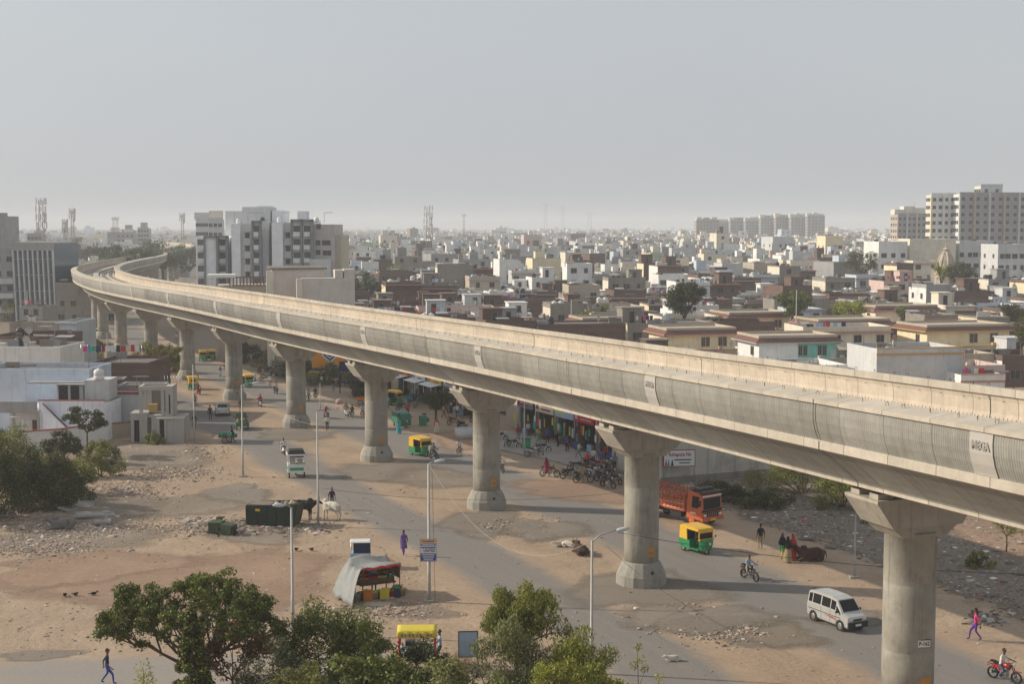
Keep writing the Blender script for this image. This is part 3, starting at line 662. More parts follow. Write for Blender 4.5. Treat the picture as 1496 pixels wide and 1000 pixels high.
# ---------------------------------------------------------------- four wheels
def body_shell(st,mats=None,chamf=.06):
    """st: stations (y, z_bottom, w_bottom, z_belt, w_belt, z_roof, w_roof); returns MB and corner points"""
    b=MB(); R_=[]
    for y,zb,wb,zl,wl,zr,wr in st:
        R_.append([(-wb+chamf,y,zb),(-wb,y,zb+chamf*1.5),(-wl,y,zl),(-wr,y,zr-.05),(-wr+.08,y,zr),(wr-.08,y,zr),(wr,y,zr-.05),(wl,y,zl),(wb,y,zb+chamf*1.5),(wb-chamf,y,zb)])
    n=10; V=[p for r in R_ for p in r]; Fs=[]
    for i in range(len(st)-1):
        for j in range(n): Fs.append((i*n+j,(i+1)*n+j,(i+1)*n+(j+1)%n,i*n+(j+1)%n))
    Fs.append(tuple(range(n))); Fs.append(tuple(reversed([(len(st)-1)*n+j for j in range(n)])))
    b.add(V,Fs,0); return b,R_
def side_win(b,R_,i,u0,u1,v0,v1,mi=0,off=.006):
    """glass on both flanks between stations i and i+1 (belt to roof)"""
    A,B=R_[i],R_[i+1]
    b.panel((A[2],B[2],B[3],A[3]) if 0 else (B[2],A[2],A[3],B[3]),1-u1,1-u0,v0,v1,off,mi); b.panel((A[7],B[7],B[6],A[6]),u0,u1,v0,v1,off,mi)
def make_van(label,loc,rz):
    t=thing('van',label,'van',loc,rz)
    st=[(-1.84,.30,.66,.78,.66,.80,.60),(-1.80,.24,.70,.86,.70,.92,.64),(-1.36,.24,.735,.98,.735,1.06,.68),(-.78,.24,.74,1.06,.74,1.72,.62),(-.30,.24,.74,1.06,.74,1.80,.62),(.55,.24,.74,1.06,.74,1.82,.62),(1.35,.24,.74,1.06,.74,1.80,.62),(1.78,.26,.73,1.05,.73,1.72,.60),(1.84,.30,.70,.95,.72,1.05,.66)]
    b,S=body_shell(st); b.build('body',SIL,t)
    A,B=S[2],S[3]
    w_=MB(); w_.panel((A[4],A[5],B[5],B[4]),.0,1.,.08,.93,.012); w_.build('windscreen',GLb,t)
    w_=MB(); A,B=S[7],S[8]; w_.panel((B[7],B[2],A[3],A[6]) if 0 else (B[6],B[3],A[3],A[6]),.08,.92,.18,.9,.008); w_.build('rear_window',GL,t)
    for i,u0,u1 in ((3,.10,.95),(4,.06,.94),(5,.06,.94),(6,.06,.80)):
        w_=MB(); side_win(w_,S,i,u0,u1,.10,.88); w_.build('side_window',GL,t)
    w_=MB(); A,B=S[2],S[3]
    w_.add([(-.742,-1.2,1.04),(-.742,-.80,1.08),(-.70,-.80,1.42)],[(0,2,1)]); w_.add([(.742,-1.2,1.04),(.742,-.80,1.08),(.70,-.80,1.42)],[(0,1,2)]); w_.build('quarter_window',GL,t)
    g=MB(); g.box((0,-1.86,.45),(1.42,.12,.34)); g.build('bumper',BLK,t); g=MB(); g.box((0,-1.835,.72),(.62,.04,.12)); g.build('grille',BLK,t)
    for s in(-1,1):
        g=MB(); g.ball((s*.50,-1.80,.74),(.15,.07,.10),10,0,6); g.build('headlight',HLG,t); g=MB(); g.box((s*.86,-1.02,1.10),(.16,.07,.13)); g.build('mirror',BLK,t)
        g=MB(); g.box((s*.66,1.80,.85),(.1,.06,.3)); g.build('tail_light',RED,t)
    g=MB(); g.box((0,-1.93,.44),(.42,.02,.12)); g.build('number_plate',WHT,t)
    g=MB()
    for s in(-1,1): g.box((s*.745,.25,.74),(.012,2.9,.035),0); g.add([(s*.75,-1.1,.52),(s*.75,-.2,.62),(s*.75,.3,.66),(s*.75,-.5,.68)],[(0,1,2,3) if s>0 else (3,2,1,0)],1)
    for s in(-1,1):
        for y in(-.80,-.28,.53): g.box((s*.743,y,.72),(.008,.012,.75),0)
    g.build('stripe',[BLK,RED],t)
    for y in(-1.18,1.22):
        for s in(-1,1): a=MB(); a.lathe([(.36,-.01),(.36,.01)],(s*.742,y,.30),18,0,'X'); a.build('wheel_arch',BLK,t); add_wheel(t,.28,.17,s*.68,y,STEEL,full=True)
    return t
def make_car(label,loc,rz,paint,hatch=True):
    t=thing('car',label,'car',loc,rz); H_=1.48
    st=[(-1.92,.32,.62,.62,.60,.64,.52),(-1.84,.22,.78,.72,.78,.76,.68),(-1.0,.20,.82,.86,.82,.92,.74),(-.30,.20,.83,.92,.83,1.40,.60),(.45,.20,.83,.94,.83,H_,.60),(1.25,.20,.82,.95,.82,1.42,.58),(1.78,.26,.80,.90,.80,.98,.72),(1.90,.34,.74,.74,.74,.78,.66)]
    b,S=body_shell(st); b.build('body',paint,t)
    w_=MB(); A,B=S[2],S[3]; w_.panel((A[4],A[5],B[5],B[4]),.0,1.,.10,.93,.012); w_.build('windscreen',GL,t)
    w_=MB(); A,B=S[5],S[6]; w_.panel((B[5],B[4],A[4],A[5]),.02,.98,.14,.9,.012); w_.build('rear_window',GL,t)
    for i,u0,u1 in((3,.05,.93),(4,.05,.93)): w_=MB(); side_win(w_,S,i,u0,u1,.10,.86); w_.build('side_window',GL,t)
    w_=MB(); 
    for s in(-1,1):
        q=[(s*.832,-.80,.90),(s*.832,-.32,.94),(s*.64,-.32,1.34)]; w_.add(q,[(0,1,2) if s>0 else (0,2,1)]); q=[(s*.825,1.27,.96),(s*.825,1.6,.96),(s*.62,1.27,1.36)]; w_.add(q,[(0,1,2) if s>0 else (0,2,1)])
    w_.build('quarter_window',GL,t)
    for s in(-1,1):
        g=MB(); g.ball((s*.60,-1.83,.66),(.17,.09,.08),10,0,6); g.build('headlight',HLG,t); g=MB(); g.ball((s*.70,1.80,.80),(.10,.08,.14),10,0,6); g.build('tail_light',RED,t)
        g=MB(); g.box((s*.92,-.55,.98),(.16,.09,.11)); g.build('mirror',paint,t)
    g=MB(); g.box((0,1.91,.55),(.45,.03,.12)); g.box((0,-1.93,.42),(.45,.03,.12)); g.build('number_plate',WHT,t); g=MB(); g.box((0,-1.90,.50),(.9,.06,.10)); g.box((0,1.9,.33),(1.3,.08,.1)); g.build('bumper',BLK,t)
    for y in(-1.22,1.24):
        for s in(-1,1): a=MB(); a.lathe([(.37,-.01),(.37,.01)],(s*.832,y,.32),18,0,'X'); a.build('wheel_arch',BLK,t); add_wheel(t,.30,.18,s*.76,y,STEEL,full=True)
    return t
def make_auto(label,loc,rz,top=YEL,low=GRN,cargo=False,group='auto rickshaws'):
    t=thing('auto_rickshaw',label,'auto rickshaw',loc,rz,group)
    b=MB() # lower body: nose + tub
    if not cargo:
        nose=[(-1.30,.42,.10,.62,.16,.98,.20),(-1.22,.30,.22,.70,.34,1.04,.40),(-.98,.28,.40,.75,.50,1.06,.52),(-.80,.28,.48,.8,.54,1.06,.55)]
        s_,S=body_shell(nose,chamf=.03); s_.build('nose',low,t)
        b.b2((-.60,-.80,.28),(.60,.10,.36)); b.prism([(.05,.28),(1.15,.28),(1.28,.50),(1.22,.86),(.10,.86)],-.64,.64,'X'); b.build('body',low,t)
        c=MB(); c.prism([(.35,.86),(1.22,.86),(1.14,1.66),(.42,1.66)],-.63,.63,'X'); c.prism([(-.92,1.60),(-.84,1.76),(-.5,1.82),(.9,1.84),(1.16,1.70),(1.16,1.60)],-.64,.64,'X'); c.b2((-.56,-.98,1.50),(.56,-.90,1.62))
        c.box((-.55,-.89,1.30),(.06,.06,.56)); c.box((.55,-.89,1.30),(.06,.06,.56)); c.build('canopy',top,t)
        q=MB(); q.b2((-.62,-1.02,1.0),(.62,-.90,1.10)); q.build('cowl',top,t)
        w_=MB(); w_.box((0,-.93,1.30),(1.04,.02,.40)); w_.build('windscreen',GLb,t)
        s_=MB(); s_.b2((-.52,.12,.56),(.52,.62,.74)); s_.b2((-.52,.60,.70),(.52,.72,1.10)); s_.b2((-.28,-.42,.58),(.28,-.14,.72)); s_.build('seat',PAL['black'],t)
        s_=MB(); s_.b2((-.60,.30,.88),(.60,.36,1.58)); s_.build('back_panel',PAL['navy'],t)
        g=MB(); g.b2((-.57,1.245,1.15),(.57,1.255,1.5)) if 0 else g.box((0,1.20,1.30),(.6,.03,.26),0,rx=R(6)); g.build('rear_window',BLK,t)
        for s in(-1,1):
            g=MB(); g.tube([(s*.58,-.55,.36),(s*.58,-.55,1.62)],.02,6); g.tube([(s*.58,-.9,.85),(s*.58,-.55,.85)],.015,5); g.build('post',BLK,t)
        ys=(-1.02,.78); tr=.64
    else:
        nose=[(-1.42,.40,.20,.62,.36,1.0,.42),(-1.30,.30,.46,.72,.54,1.05,.56),(-1.1,.28,.58,.75,.60,1.56,.56),(-.45,.28,.62,.8,.62,1.72,.56),(-.40,.28,.62,.8,.62,1.72,.56)]
        s_,S=body_shell(nose,chamf=.03); s_.build('cab',low,t)
        w_=MB(); w_.panel((S[1][3],S[1][6],S[2][6],S[2][3]),.06,.94,.08,.9,.01); side_win(w_,S,2,.1,.9,.08,.85); w_.build('windscreen',GLb,t)
        c=MB(); c.b2((-.70,-.34,.50),(.70,1.55,1.62 if cargo=='box' else .86)); c.b2((-.73,-.36,.46),(.73,1.57,.52))
        c.build('cargo_box',top,t)
        if cargo=='open':
            l=MB(); 
            for k in range(14): l.ball((rnd.uniform(-.5,.5),rnd.uniform(-.1,1.3),.86+rnd.uniform(0,.25)),(rnd.uniform(.14,.26),rnd.uniform(.14,.26),.15),8,k%2,5)
            l.build('load',[PAL['brown'],PAL['khaki']],t)
        ys=(-1.05,1.1); tr=.66
    g=MB(); g.lathe([(.05,.03),(.09,0),(.085,-.04)],(0,-1.34 if not cargo else -1.46,.80),12,0,'Y'); g.build('headlight',HLG,t)
    add_wheel(t,.23,.11,0,ys[0],STEEL,full=True)
    g=MB(); g.box((0,ys[0]-.02,.47),(.17,.42,.05)); g.box((0,ys[0]-.2,.40),(.15,.05,.14)); g.build('mudguard',low,t)
    for s in(-1,1): add_wheel(t,.23,.12,s*(tr-.06),ys[1],STEEL,full=True)
    for s in(-1,1): g=MB(); g.tube([(s*.55,-.92,1.12),(s*.72,-.98,1.18)],.008,4); g.box((s*.76,-.98,1.2),(.10,.03,.14)); g.build('mirror',BLK,t)
    return t
def make_truck(label,loc,rz):
    t=thing('truck',label,'truck',loc,rz)
    # cab: front at y=-3.4
    st=[(-3.42,.55,.98,1.20,.98,1.22,.93),(-3.36,.50,1.02,1.26,1.02,2.10,.92),(-3.20,.50,1.03,1.28,1.03,2.34,.93),(-2.0,.50,1.03,1.28,1.03,2.38,.93),(-1.95,.55,1.02,1.28,1.02,2.34,.90)]
    b,S=body_shell(st); b.build('cab',ORG,t)
    w_=MB(); w_.panel((S[0][3],S[0][6],S[1][6],S[1][3]),.05,.95,.12,.97,.01); w_.build('windscreen',GLb,t)
    w_=MB(); side_win(w_,S,2,.08,.62,.06,.82); w_.build('side_window',GL,t)
    g=MB(); g.box((0,-3.40,1.17),(1.98,.08,.16),1); g.box((0,-3.44,.92),(1.5,.06,.26),1); g.box((0,-3.46,.60),(2.1,.16,.26),0)
    for k in range(9): g.box((-.8+k*.2,-3.48,.92),(.05,.02,.2),2)
    g.build('grille',[ORG,BLK,STEEL],t)
    g=MB(); g.box((0,-3.28,2.40),(1.9,.34,.14)); g.box((0,-2.6,2.46),(1.5,1.0,.10)); 
    for s in(-1,0,1): g.box((s*.5,-2.6,2.56),(.3,.7,.12))
    g.build('roof_rack',BLK,t)
    for s in(-1,1):
        g=MB(); g.ball((s*.74,-3.47,.86),(.14,.06,.11),10,0,6); g.build('headlight',HLG,t); g=MB(); g.box((s*.93,-3.46,.86),(.10,.06,.16)); g.build('indicator',AMB,t)
        g=MB(); g.tube([(s*1.02,-3.3,1.9),(s*1.24,-3.44,1.9)],.015,5); g.box((s*1.26,-3.46,1.75),(.2,.05,.42)); g.build('mirror',BLK,t)
        g=MB(); g.box((s*1.034,-2.6,.98),(.012,.5,.10)); g.build('door_lettering',WHT,t)
    g=MB(); g.box((0,-3.56,.56),(.55,.02,.15)); g.build('number_plate',NPL,t)
    w_=MB(); w_.box((0,-3.39,2.16),(1.85,.03,.10)); w_.build('visor_strip',WHT,t)
    # cargo bed
    c=MB(); c.b2((-1.08,-1.80,.95),(1.08,3.30,1.08)); c.build('bed',ORG,t)
    for s in(-1,1):
        c=MB()
        for k in range(15):
            y=-1.75+k*.36; c.box((s*1.06,y,1.66),(.07,.06,1.25),0)
        for z in(1.12,1.34,1.58): c.box((s*1.04,.75,z),(.035,5.08,.19),0)
        for z in(1.86,2.12): c.box((s*1.04,.75,z),(.03,5.08,.08),0)
        c.box((s*1.065,.75,1.44),(.04,5.08,.03),1); c.box((s*1.065,.75,1.10),(.05,5.1,.03),1); c.build('side_gate',[ORG,WHT],t)
    c=MB()
    for k in range(7): c.box((-.95+k*.316,-1.78,1.7),(.06,.05,1.3)); c.box((-.95+k*.316,3.28,1.66),(.06,.05,1.2))
    for z in(1.2,1.5,1.8,2.1): c.box((0,-1.76,z),(2.05,.03,.12)); c.box((0,3.26,z),(2.05,.03,.12))
    c.build('headboard',ORG,t)
    l=MB()
    for k in range(26): l.ball((rnd.uniform(-.8,.8),rnd.uniform(-1.4,2.9),1.2+rnd.uniform(0,.3)),(rnd.uniform(.2,.4),rnd.uniform(.2,.4),.25),8,k%3,5)
    l.build('load',[PAL['grey'],PAL['brown'],PAL['khaki']],t)
    f=MB(); f.b2((-.45,-3.2,.55),(.45,3.2,.75)); f.b2((-.9,-1.3,.45),(-.5,-.2,.85)); f.tube([(.7,-1.2,.62),(.7,-.3,.62)],.2,12); f.build('chassis',BLK,t)
    for y,tw in((-2.45,0),(1.75,1)):
        for s in(-1,1): add_wheel(t,.41,.24 if not tw else .42,s*(.90 if not tw else .82),y,ORG if not tw else STEEL,full=True)
    return t
# ---------------------------------------------------------------- animals
def skin_mesh(name,J,E,sub=2):
    names=list(J); me=bpy.data.meshes.new('sk'); me.from_pydata([J[n][0] for n in names],[(names.index(a),names.index(b)) for a,b in E],[])
    o=bpy.data.objects.new('sk',me); COL.objects.link(o); md=o.modifiers.new('s','SKIN'); md.use_smooth_shade=True; sv=me.skin_vertices[0].data
    for i,n in enumerate(names):
        r=J[n][1]; sv[i].radius=r if isinstance(r,tuple) else (r,r); sv[i].use_root=(i==0)
    o.modifiers.new('u','SUBSURF').levels=sub
    dg=bpy.context.evaluated_depsgraph_get(); dg.update(); m2=bpy.data.meshes.new_from_object(o.evaluated_get(dg)); bpy.data.objects.remove(o); m2.name=name
    m2.polygons.foreach_set('use_smooth',[True]*len(m2.polygons)); return m2
def make_cow(label,loc,rz,col,s=1.,lying=False,horns=True,name='cow',cat='cow',hump=True,head_up=0.,group=None):
    t=thing(name,label,cat,loc,rz,group,s); z=1.05 if not lying else .42
    J={'mid':((0,0,z),(.33,.36)),'rump':((0,.62,z+.06),(.27,.30)),'tailb':((0,.80,z+.06),(.10,.12)),'chest':((0,-.52,z),(.27,.37)),'nb':((0,-.74,z+.14),(.16,.24)),'nm':((0,-.98,z+.26+head_up*.6),(.12,.16)),'hd':((0,-1.18,z+.30+head_up),(.11,.12)),'mz':((0,-1.45,z+.12+head_up),(.07,.075)),
       'tl':((0,.90,z-.10),.025),'t2':((0,.93,z-.55 if not lying else .12),.022)}
    E=[('mid','rump'),('rump','tailb'),('tailb','tl'),('tl','t2'),('mid','chest'),('chest','nb'),('nb','nm'),('nm','hd'),('hd','mz')]
    for sx,k in((-1,'l'),(1,'r')):
        if not lying:
            for nme,y,par in(('f',-.50,'chest'),('h',.62,'rump')):
                if nme=='f': pts=[((sx*.17,y,z-.28),.105),((sx*.17,y-.02,.50),.062),((sx*.17,y+.0,.26),.042),((sx*.17,y-.02,.06),.052)]
                else: pts=[((sx*.18,y+.03,z-.22),.135),((sx*.18,y-.08,.66),.085),((sx*.18,y+.14,.46),.052),((sx*.18,y+.08,.22),.042),((sx*.18,y+.04,.06),.052)]
                prev=par
                for q,(p_,r) in enumerate(pts): nm=nme+k+str(q); J[nm]=(p_,r); E.append((prev,nm)); prev=nm
        else:
            for q,(p_,r,par) in enumerate((((sx*.27,-.62,.20),.10,'chest'),((sx*.30,-.95,.10),.06,'a'+k+'0'),((sx*.26,-.72,.07),.05,'a'+k+'1'),((sx*.30,.55,.24),.15,'rump'),((sx*.38,.10,.14),.08,'a'+k+'3'),((sx*.40,.45,.07),.05,'a'+k+'4'))):
                J['a'+k+str(q)]=(p_,r); E.append((par,'a'+k+str(q)))
    o=put('body',skin_mesh('body',J,E,1),t); o.data.materials.append(col)
    b=MB()
    if hump: b.ball((0,-.52,z+.36),(.13,.22,.16),10,0,6)
    for sx in(-1,1): b.ball((sx*.20,-1.10,z+.32+head_up),(.12,.04,.06),8,0,5)
    b.build('ears',col,t)
    if horns:
        for sx in(-1,1): b=MB(); b.tube([(sx*.07,-1.14,z+.40+head_up),(sx*.16,-1.16,z+.52+head_up),(sx*.13,-1.20,z+.66+head_up)],[.028,.020,.006],6); b.build('horn',PAL['grey'],t)
    if not lying:
        b=MB()
        for sx in(-1,1):
            for y in(-.52,.66): b.lathe([(.055,0),(.05,.09)],(sx*.175,y,0),8)
        b.build('hooves',BLK,t)
    return t
# ================================================================ vegetation
def leaf_mat(name,cols,trans=.25):
    if name in MATS: return MATS[name]
    m=bpy.data.materials.new(name); m.use_nodes=True; nt=m.node_tree; nt.nodes.clear(); o=nt.nodes.new('ShaderNodeOutputMaterial')
    g=nt.nodes.new('ShaderNodeNewGeometry'); n=len(cols)
    c=ramp(nt,g.outputs['Random Per Island'],[((i+.5)/n,tuple(v)) for i,v in enumerate(cols)])
    cl=noise(nt,g.outputs['Position'],.9,3,.6); c=mix(nt,1.,c,ramp(nt,cl,[(.32,.72),(.68,1.25)]),'MULTIPLY')
    d=nt.nodes.new('ShaderNodeBsdfPrincipled'); d.inputs['Roughness'].default_value=.6; d.inputs['Specular IOR Level'].default_value=.3; nt.links.new(c,d.inputs['Base Color'])
    t=nt.nodes.new('ShaderNodeBsdfTranslucent'); nt.links.new(mix(nt,1.,c,(1.3,1.35,.6),'MULTIPLY'),t.inputs['Color']); mx=nt.nodes.new('ShaderNodeMixShader'); mx.inputs[0].default_value=trans
    nt.links.new(d.outputs[0],mx.inputs[1]); nt.links.new(t.outputs[0],mx.inputs[2]); nt.links.new(mx.outputs[0],o.inputs[0]); MATS[name]=m; return m
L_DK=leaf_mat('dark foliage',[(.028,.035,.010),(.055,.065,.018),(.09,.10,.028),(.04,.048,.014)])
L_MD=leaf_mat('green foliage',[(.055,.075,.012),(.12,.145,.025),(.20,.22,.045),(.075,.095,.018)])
L_OL=leaf_mat('olive foliage',[(.11,.12,.03),(.21,.21,.06),(.31,.30,.10),(.14,.15,.045)])
L_GY=leaf_mat('grey green foliage',[(.10,.11,.055),(.19,.20,.11),(.29,.29,.17),(.09,.10,.05)])
L_YL=leaf_mat('yellow green foliage',[(.16,.18,.02),(.28,.29,.05),(.38,.37,.08),(.13,.15,.02)])
L_BR=leaf_mat('dry brown foliage',[(.10,.05,.03),(.16,.085,.045),(.09,.06,.03),(.20,.12,.06)])
L_FAR=leaf_mat('distant foliage',[(.035,.055,.02),(.06,.085,.03),(.09,.11,.04)])
BARK=mat('bark',(.11,.08,.055),.9,.3,3.,bmp=.4)
def leaves(C,Rr,n,size,aspect=.45,droop=.0,seed=0,shell=.55,up=.35):
    """n leaf quads gathered round clump centres C with radii Rr -> V,F arrays"""
    g=np.random.default_rng(seed); C=np.array(C,float); Rr=np.array(Rr,float); w=Rr[:,0]*Rr[:,1] if Rr.ndim==2 else Rr**2
    if Rr.ndim==1: Rr=np.stack([Rr]*3,1)
    k=g.choice(len(C),n,p=w/w.sum()); d=g.normal(size=(n,3)); d/=np.linalg.norm(d,axis=1)[:,None]; rad=shell+(1-shell)*g.random(n)**.7; rad*=1+.22*g.normal(size=n)*.6
    P=C[k]+d*rad[:,None]*Rr[k]
    nrm=d*.7+g.normal(size=(n,3))*.55+np.array([0,0,up]); nrm/=np.linalg.norm(nrm,axis=1)[:,None]
    a=np.cross(nrm,g.normal(size=(n,3))); a[:,2]-=droop*np.linalg.norm(a,axis=1); a/=np.linalg.norm(a,axis=1)[:,None]; b=np.cross(nrm,a); b/=np.linalg.norm(b,axis=1)[:,None]+1e-9
    L=size*(.6+.8*g.random(n))[:,None]; W=L*aspect
    V=np.stack([P-a*L*.5,P+b*W*.5-a*L*.05,P+a*L*.5,P-b*W*.5-a*L*.05],1).reshape(-1,3)
    return V,np.arange(4*n).reshape(-1,4)
def leafmesh(name,m,*a,**k):
    V,Fq=leaves(*a,**k); return nmesh(name,V,Fq,m)
def branch_tree(r,h,spread,nmain,levels,trunk_r,lean=(0,0),base=.35,flatten=.7,elmin=.25):
    """tapered trunk and limbs; returns MB and tip list"""
    b=MB(); tips=[]; top=Vector((lean[0],lean[1],h*base)); b.tube([(0,0,-.1),(lean[0]*.4+r.uniform(-.05,.05),lean[1]*.4,h*base*.5),tuple(top)],[trunk_r*1.25,trunk_r,trunk_r*.8],8)
    def grow(p,d,L,rad,lv):
        e=p+d*L; m_=p+d*L*.5+Vector((r.uniform(-1,1),r.uniform(-1,1),r.uniform(0,1)))*L*.08
        b.tube([tuple(p),tuple(m_),tuple(e)],[rad,rad*.8,rad*.6],5 if lv else 6,cap=False)
        if lv==0: tips.append(e); return
        tips.append(m_*.4+e*.6)
        for q in range(r.choice((2,3,3))):
            nd=(d+Vector((r.uniform(-1,1),r.uniform(-1,1),r.uniform(-.35,.65)))*.75).normalized(); grow(e,nd,L*r.uniform(.6,.85),rad*.6,lv-1)
    for q in range(nmain):
        a=2*math.pi*(q+r.uniform(-.3,.3))/nmain; el=r.uniform(elmin,1.1); d=Vector((math.cos(a)*spread,math.sin(a)*spread,h*el*flatten)).normalized(); grow(top,d,min(h,spread*1.2)*r.uniform(.28,.40),trunk_r*.5,levels)
    return b,tips
def tree(name,label,cat,loc,h,spread,lm,n,size,seed,trunk=.16,nmain=6,levels=2,clump=.5,group=None,base=.35,droop=0.,asp=.45,extra=None,flatten=.7,lean=(0,0),zmin=0.,elmin=.25):
    r=random.Random(seed); t=thing(name,label,cat,loc,r.uniform(0,6),group)
    b,tips=branch_tree(r,h,spread,nmain,levels,trunk,lean,base,flatten,elmin)
    zmax=max(p.z for p in tips); xy=max(math.hypot(p.x,p.y) for p in tips); sx=(spread-clump*.5)/xy; sz=(h-clump*.5)/zmax
    b.v=[(x*sx,y*sx,z*sz) if z>h*base*.9 else (x,y,z) for x,y,z in b.v]; tips=[Vector((p.x*sx,p.y*sx,p.z*sz)) for p in tips]
    tips=[p for p in tips if p.z>zmin*h]; b.build('trunk',BARK,t); C=[tuple(p) for p in tips]; Rr=[(clump*r.uniform(.6,1.2),clump*r.uniform(.6,1.2),clump*r.uniform(.45,.8)) for _ in tips]
    put('crown',leafmesh('crown',lm,C,Rr,n,size,asp,droop,seed),t)
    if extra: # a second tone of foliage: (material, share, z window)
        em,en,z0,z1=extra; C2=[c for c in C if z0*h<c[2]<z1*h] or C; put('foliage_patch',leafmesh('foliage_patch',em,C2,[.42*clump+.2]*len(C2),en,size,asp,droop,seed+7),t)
    return t
def bush(name,label,cat,loc,rx,ry,h,lm,n,size,seed,group=None,nc=None,droop=0.,asp=.45,z0=.1,extra=None):
    """a shrub or dense crown made of many small clumps, with stems"""
    r=random.Random(seed); t=thing(name,label,cat,loc,0,group); C=[];Rr=[]; nc=nc or max(8,int(14*rx*ry))
    for k in range(nc):
        a=r.uniform(0,6.283); q=r.random()**.55; zz=r.random(); kx=math.sqrt(max(.02,1-(zz*.95)**2.2)); x=1.15*rx*q*kx*math.cos(a); y=1.15*ry*q*kx*math.sin(a)
        s=min(rx,ry,h)*r.uniform(.24,.42); C.append((x,y,h*z0+(h*(1-z0)-s*.6)*zz*(1-.25*q*r.random()))); Rr.append((s,s,s*r.uniform(.7,1.1)))
    put('crown',leafmesh('crown',lm,C,Rr,int(n*1.35),size*1.1,asp,droop,seed),t); b=MB()
    for k in range(min(9,nc)):
        c=C[k*len(C)//min(9,nc)]; b.tube([(c[0]*.08,c[1]*.08,-.05),(c[0]*.5,c[1]*.5,c[2]*.5),c],[.05,.035,.012],5,cap=False)
    b.build('stems',BARK,t)
    if extra: put('foliage_patch',leafmesh('foliage_patch',extra[0],C[::3],Rr[::3],extra[1],size,asp,droop,seed+3),t)
    return t
# ================================================================ buildings
def wallm(n,c,st=.35,gr=.15): return mat(n+' wall',c,.9,.12,.5,st,bmp=.05,grime=gr)
WC=dict(white=wallm('white',(.74,.74,.72)),cream=wallm('cream',(.70,.64,.53)),grey=wallm('grey',(.33,.33,.33),.45,.25),blue=wallm('pale blue',(.52,.59,.68)),pink=wallm('pink',(.60,.46,.42)),
 yellow=wallm('yellow',(.76,.66,.46)),beige=wallm('beige',(.45,.39,.31)),plaster=wallm('bare plaster',(.27,.245,.215),.5,.35),green=wallm('pale green',(.42,.52,.38)),turq=wallm('turquoise',(.20,.50,.42)),ltgrey=wallm('light grey',(.56,.57,.57)))
CN=dict(white='white',cream='cream',grey='grey',blue='pale blue',pink='pink',yellow='yellow',beige='beige',plaster='bare plaster',green='pale green',turq='turquoise',ltgrey='light grey',brick='bare brick')
def brick_mat():
    m,nt,b=nt_new('bare brick wall'); p=pos(nt); sep=nt.nodes.new('ShaderNodeSeparateXYZ'); nt.links.new(p,sep.inputs[0])
    cb=nt.nodes.new('ShaderNodeCombineXYZ'); nt.links.new(mth(nt,'ADD',sep.outputs[0],mth(nt,'MULTIPLY',sep.outputs[1],.6)),cb.inputs[0]); nt.links.new(sep.outputs[2],cb.inputs[1])
    br=nt.nodes.new('ShaderNodeTexBrick'); br.inputs['Scale'].default_value=4.; br.inputs['Color1'].default_value=(.115,.06,.048,1); br.inputs['Color2'].default_value=(.155,.085,.065,1); br.inputs['Mortar'].default_value=(.19,.16,.14,1); br.inputs['Mortar Size'].default_value=.03
    nt.links.new(cb.outputs[0],br.inputs['Vector']); c=br.outputs['Color']
    c=mix(nt,1.,c,ramp(nt,noise(nt,scaled(nt,p,(.3,.3,2.2)),.6,4,.6),[(.3,.7),(.7,1.2)]),'MULTIPLY'); c=mix(nt,ramp(nt,noise(nt,p,.25,5,.7),[(.55,0.),(.7,.6)]),c,(.20,.17,.15))
    nt.links.new(c,b.inputs['Base Color']); b.inputs['Roughness'].default_value=.95; return m
WC['brick']=brick_mat(); WC['peach']=wallm('peach',(.80,.69,.55),.2,.08); CN['peach']='peach'
ROOF=mat('weathered roof',(.19,.175,.16),.95,.3,.4,0,grime=.5); WIN=glass('window opening',(.035,.037,.04)); FRM=flat('window frame',(.25,.22,.19),.7); TRIM=flat('trim pink',(.50,.25,.19),.8); TRO=flat('trim ochre',(.55,.33,.09),.8)
TRG=flat('trim grey',(.42,.41,.40),.8); TILE=mat('maroon roof tiles',(.17,.09,.075),.9,.2,2.); DISH=flat('dish',(.50,.48,.45),.6); TKB=flat('black tank',(.03,.03,.032),.5); TKW=flat('white tank',(.66,.66,.64),.5); DOOR=flat('door brown',(.14,.08,.05),.7)
def _tank(m):
    b=MB(); b.lathe([(.50,0),(.55,.05),(.55,.42),(.52,.45),(.55,.48),(.55,.92),(.40,1.08),(.18,1.14),(.18,1.22),(.05,1.24)],n=14); return b.mesh('water_tank',m)
TANKB,TANKW=_tank(TKB),_tank(TKW)
def _dish():
    b=MB(); b.tube([(0,0,0),(0,0,.7)],.03,5); n=14; V=[(0,.10,.95)]; 
    for r,dy in((.22,.05),(.42,-.08)):
        for j in range(n): a=2*math.pi*j/n; V.append((r*math.cos(a),dy+.06,.95+r*math.sin(a)))
    b.add(V,[(0,1+j,1+(j+1)%n) for j in range(n)]+[(1+j,1+n+j,1+n+(j+1)%n,1+(j+1)%n) for j in range(n)]); b.tube([(0,.1,.95),(0,-.38,.90)],.015,4); return b.mesh('satellite_dish',DISH)
DISHM=_dish()
WM={}
def winmesh(w,h,kind=0):
    k=(round(w,2),round(h,2),kind)
    if k not in WM:
        b=MB(); b.box((0,-.015,0),(w,.05,h),0); fr=.06
        for x in(-w/2,w/2): b.box((x,-.03,0),(fr,.10,h+fr),1)
        for z in(-h/2,h/2): b.box((0,-.033,z),(w-.01,.10,fr),1)
        if kind!=2: b.box((0,-.031,0),(.05,.06,h-.02),1)
        if kind==1: b.box((0,-.22,h/2+.12),(w+.4,.44,.07),2)
        WM[k]=b.mesh('window',[WIN,FRM,TRG])
    return WM[k]
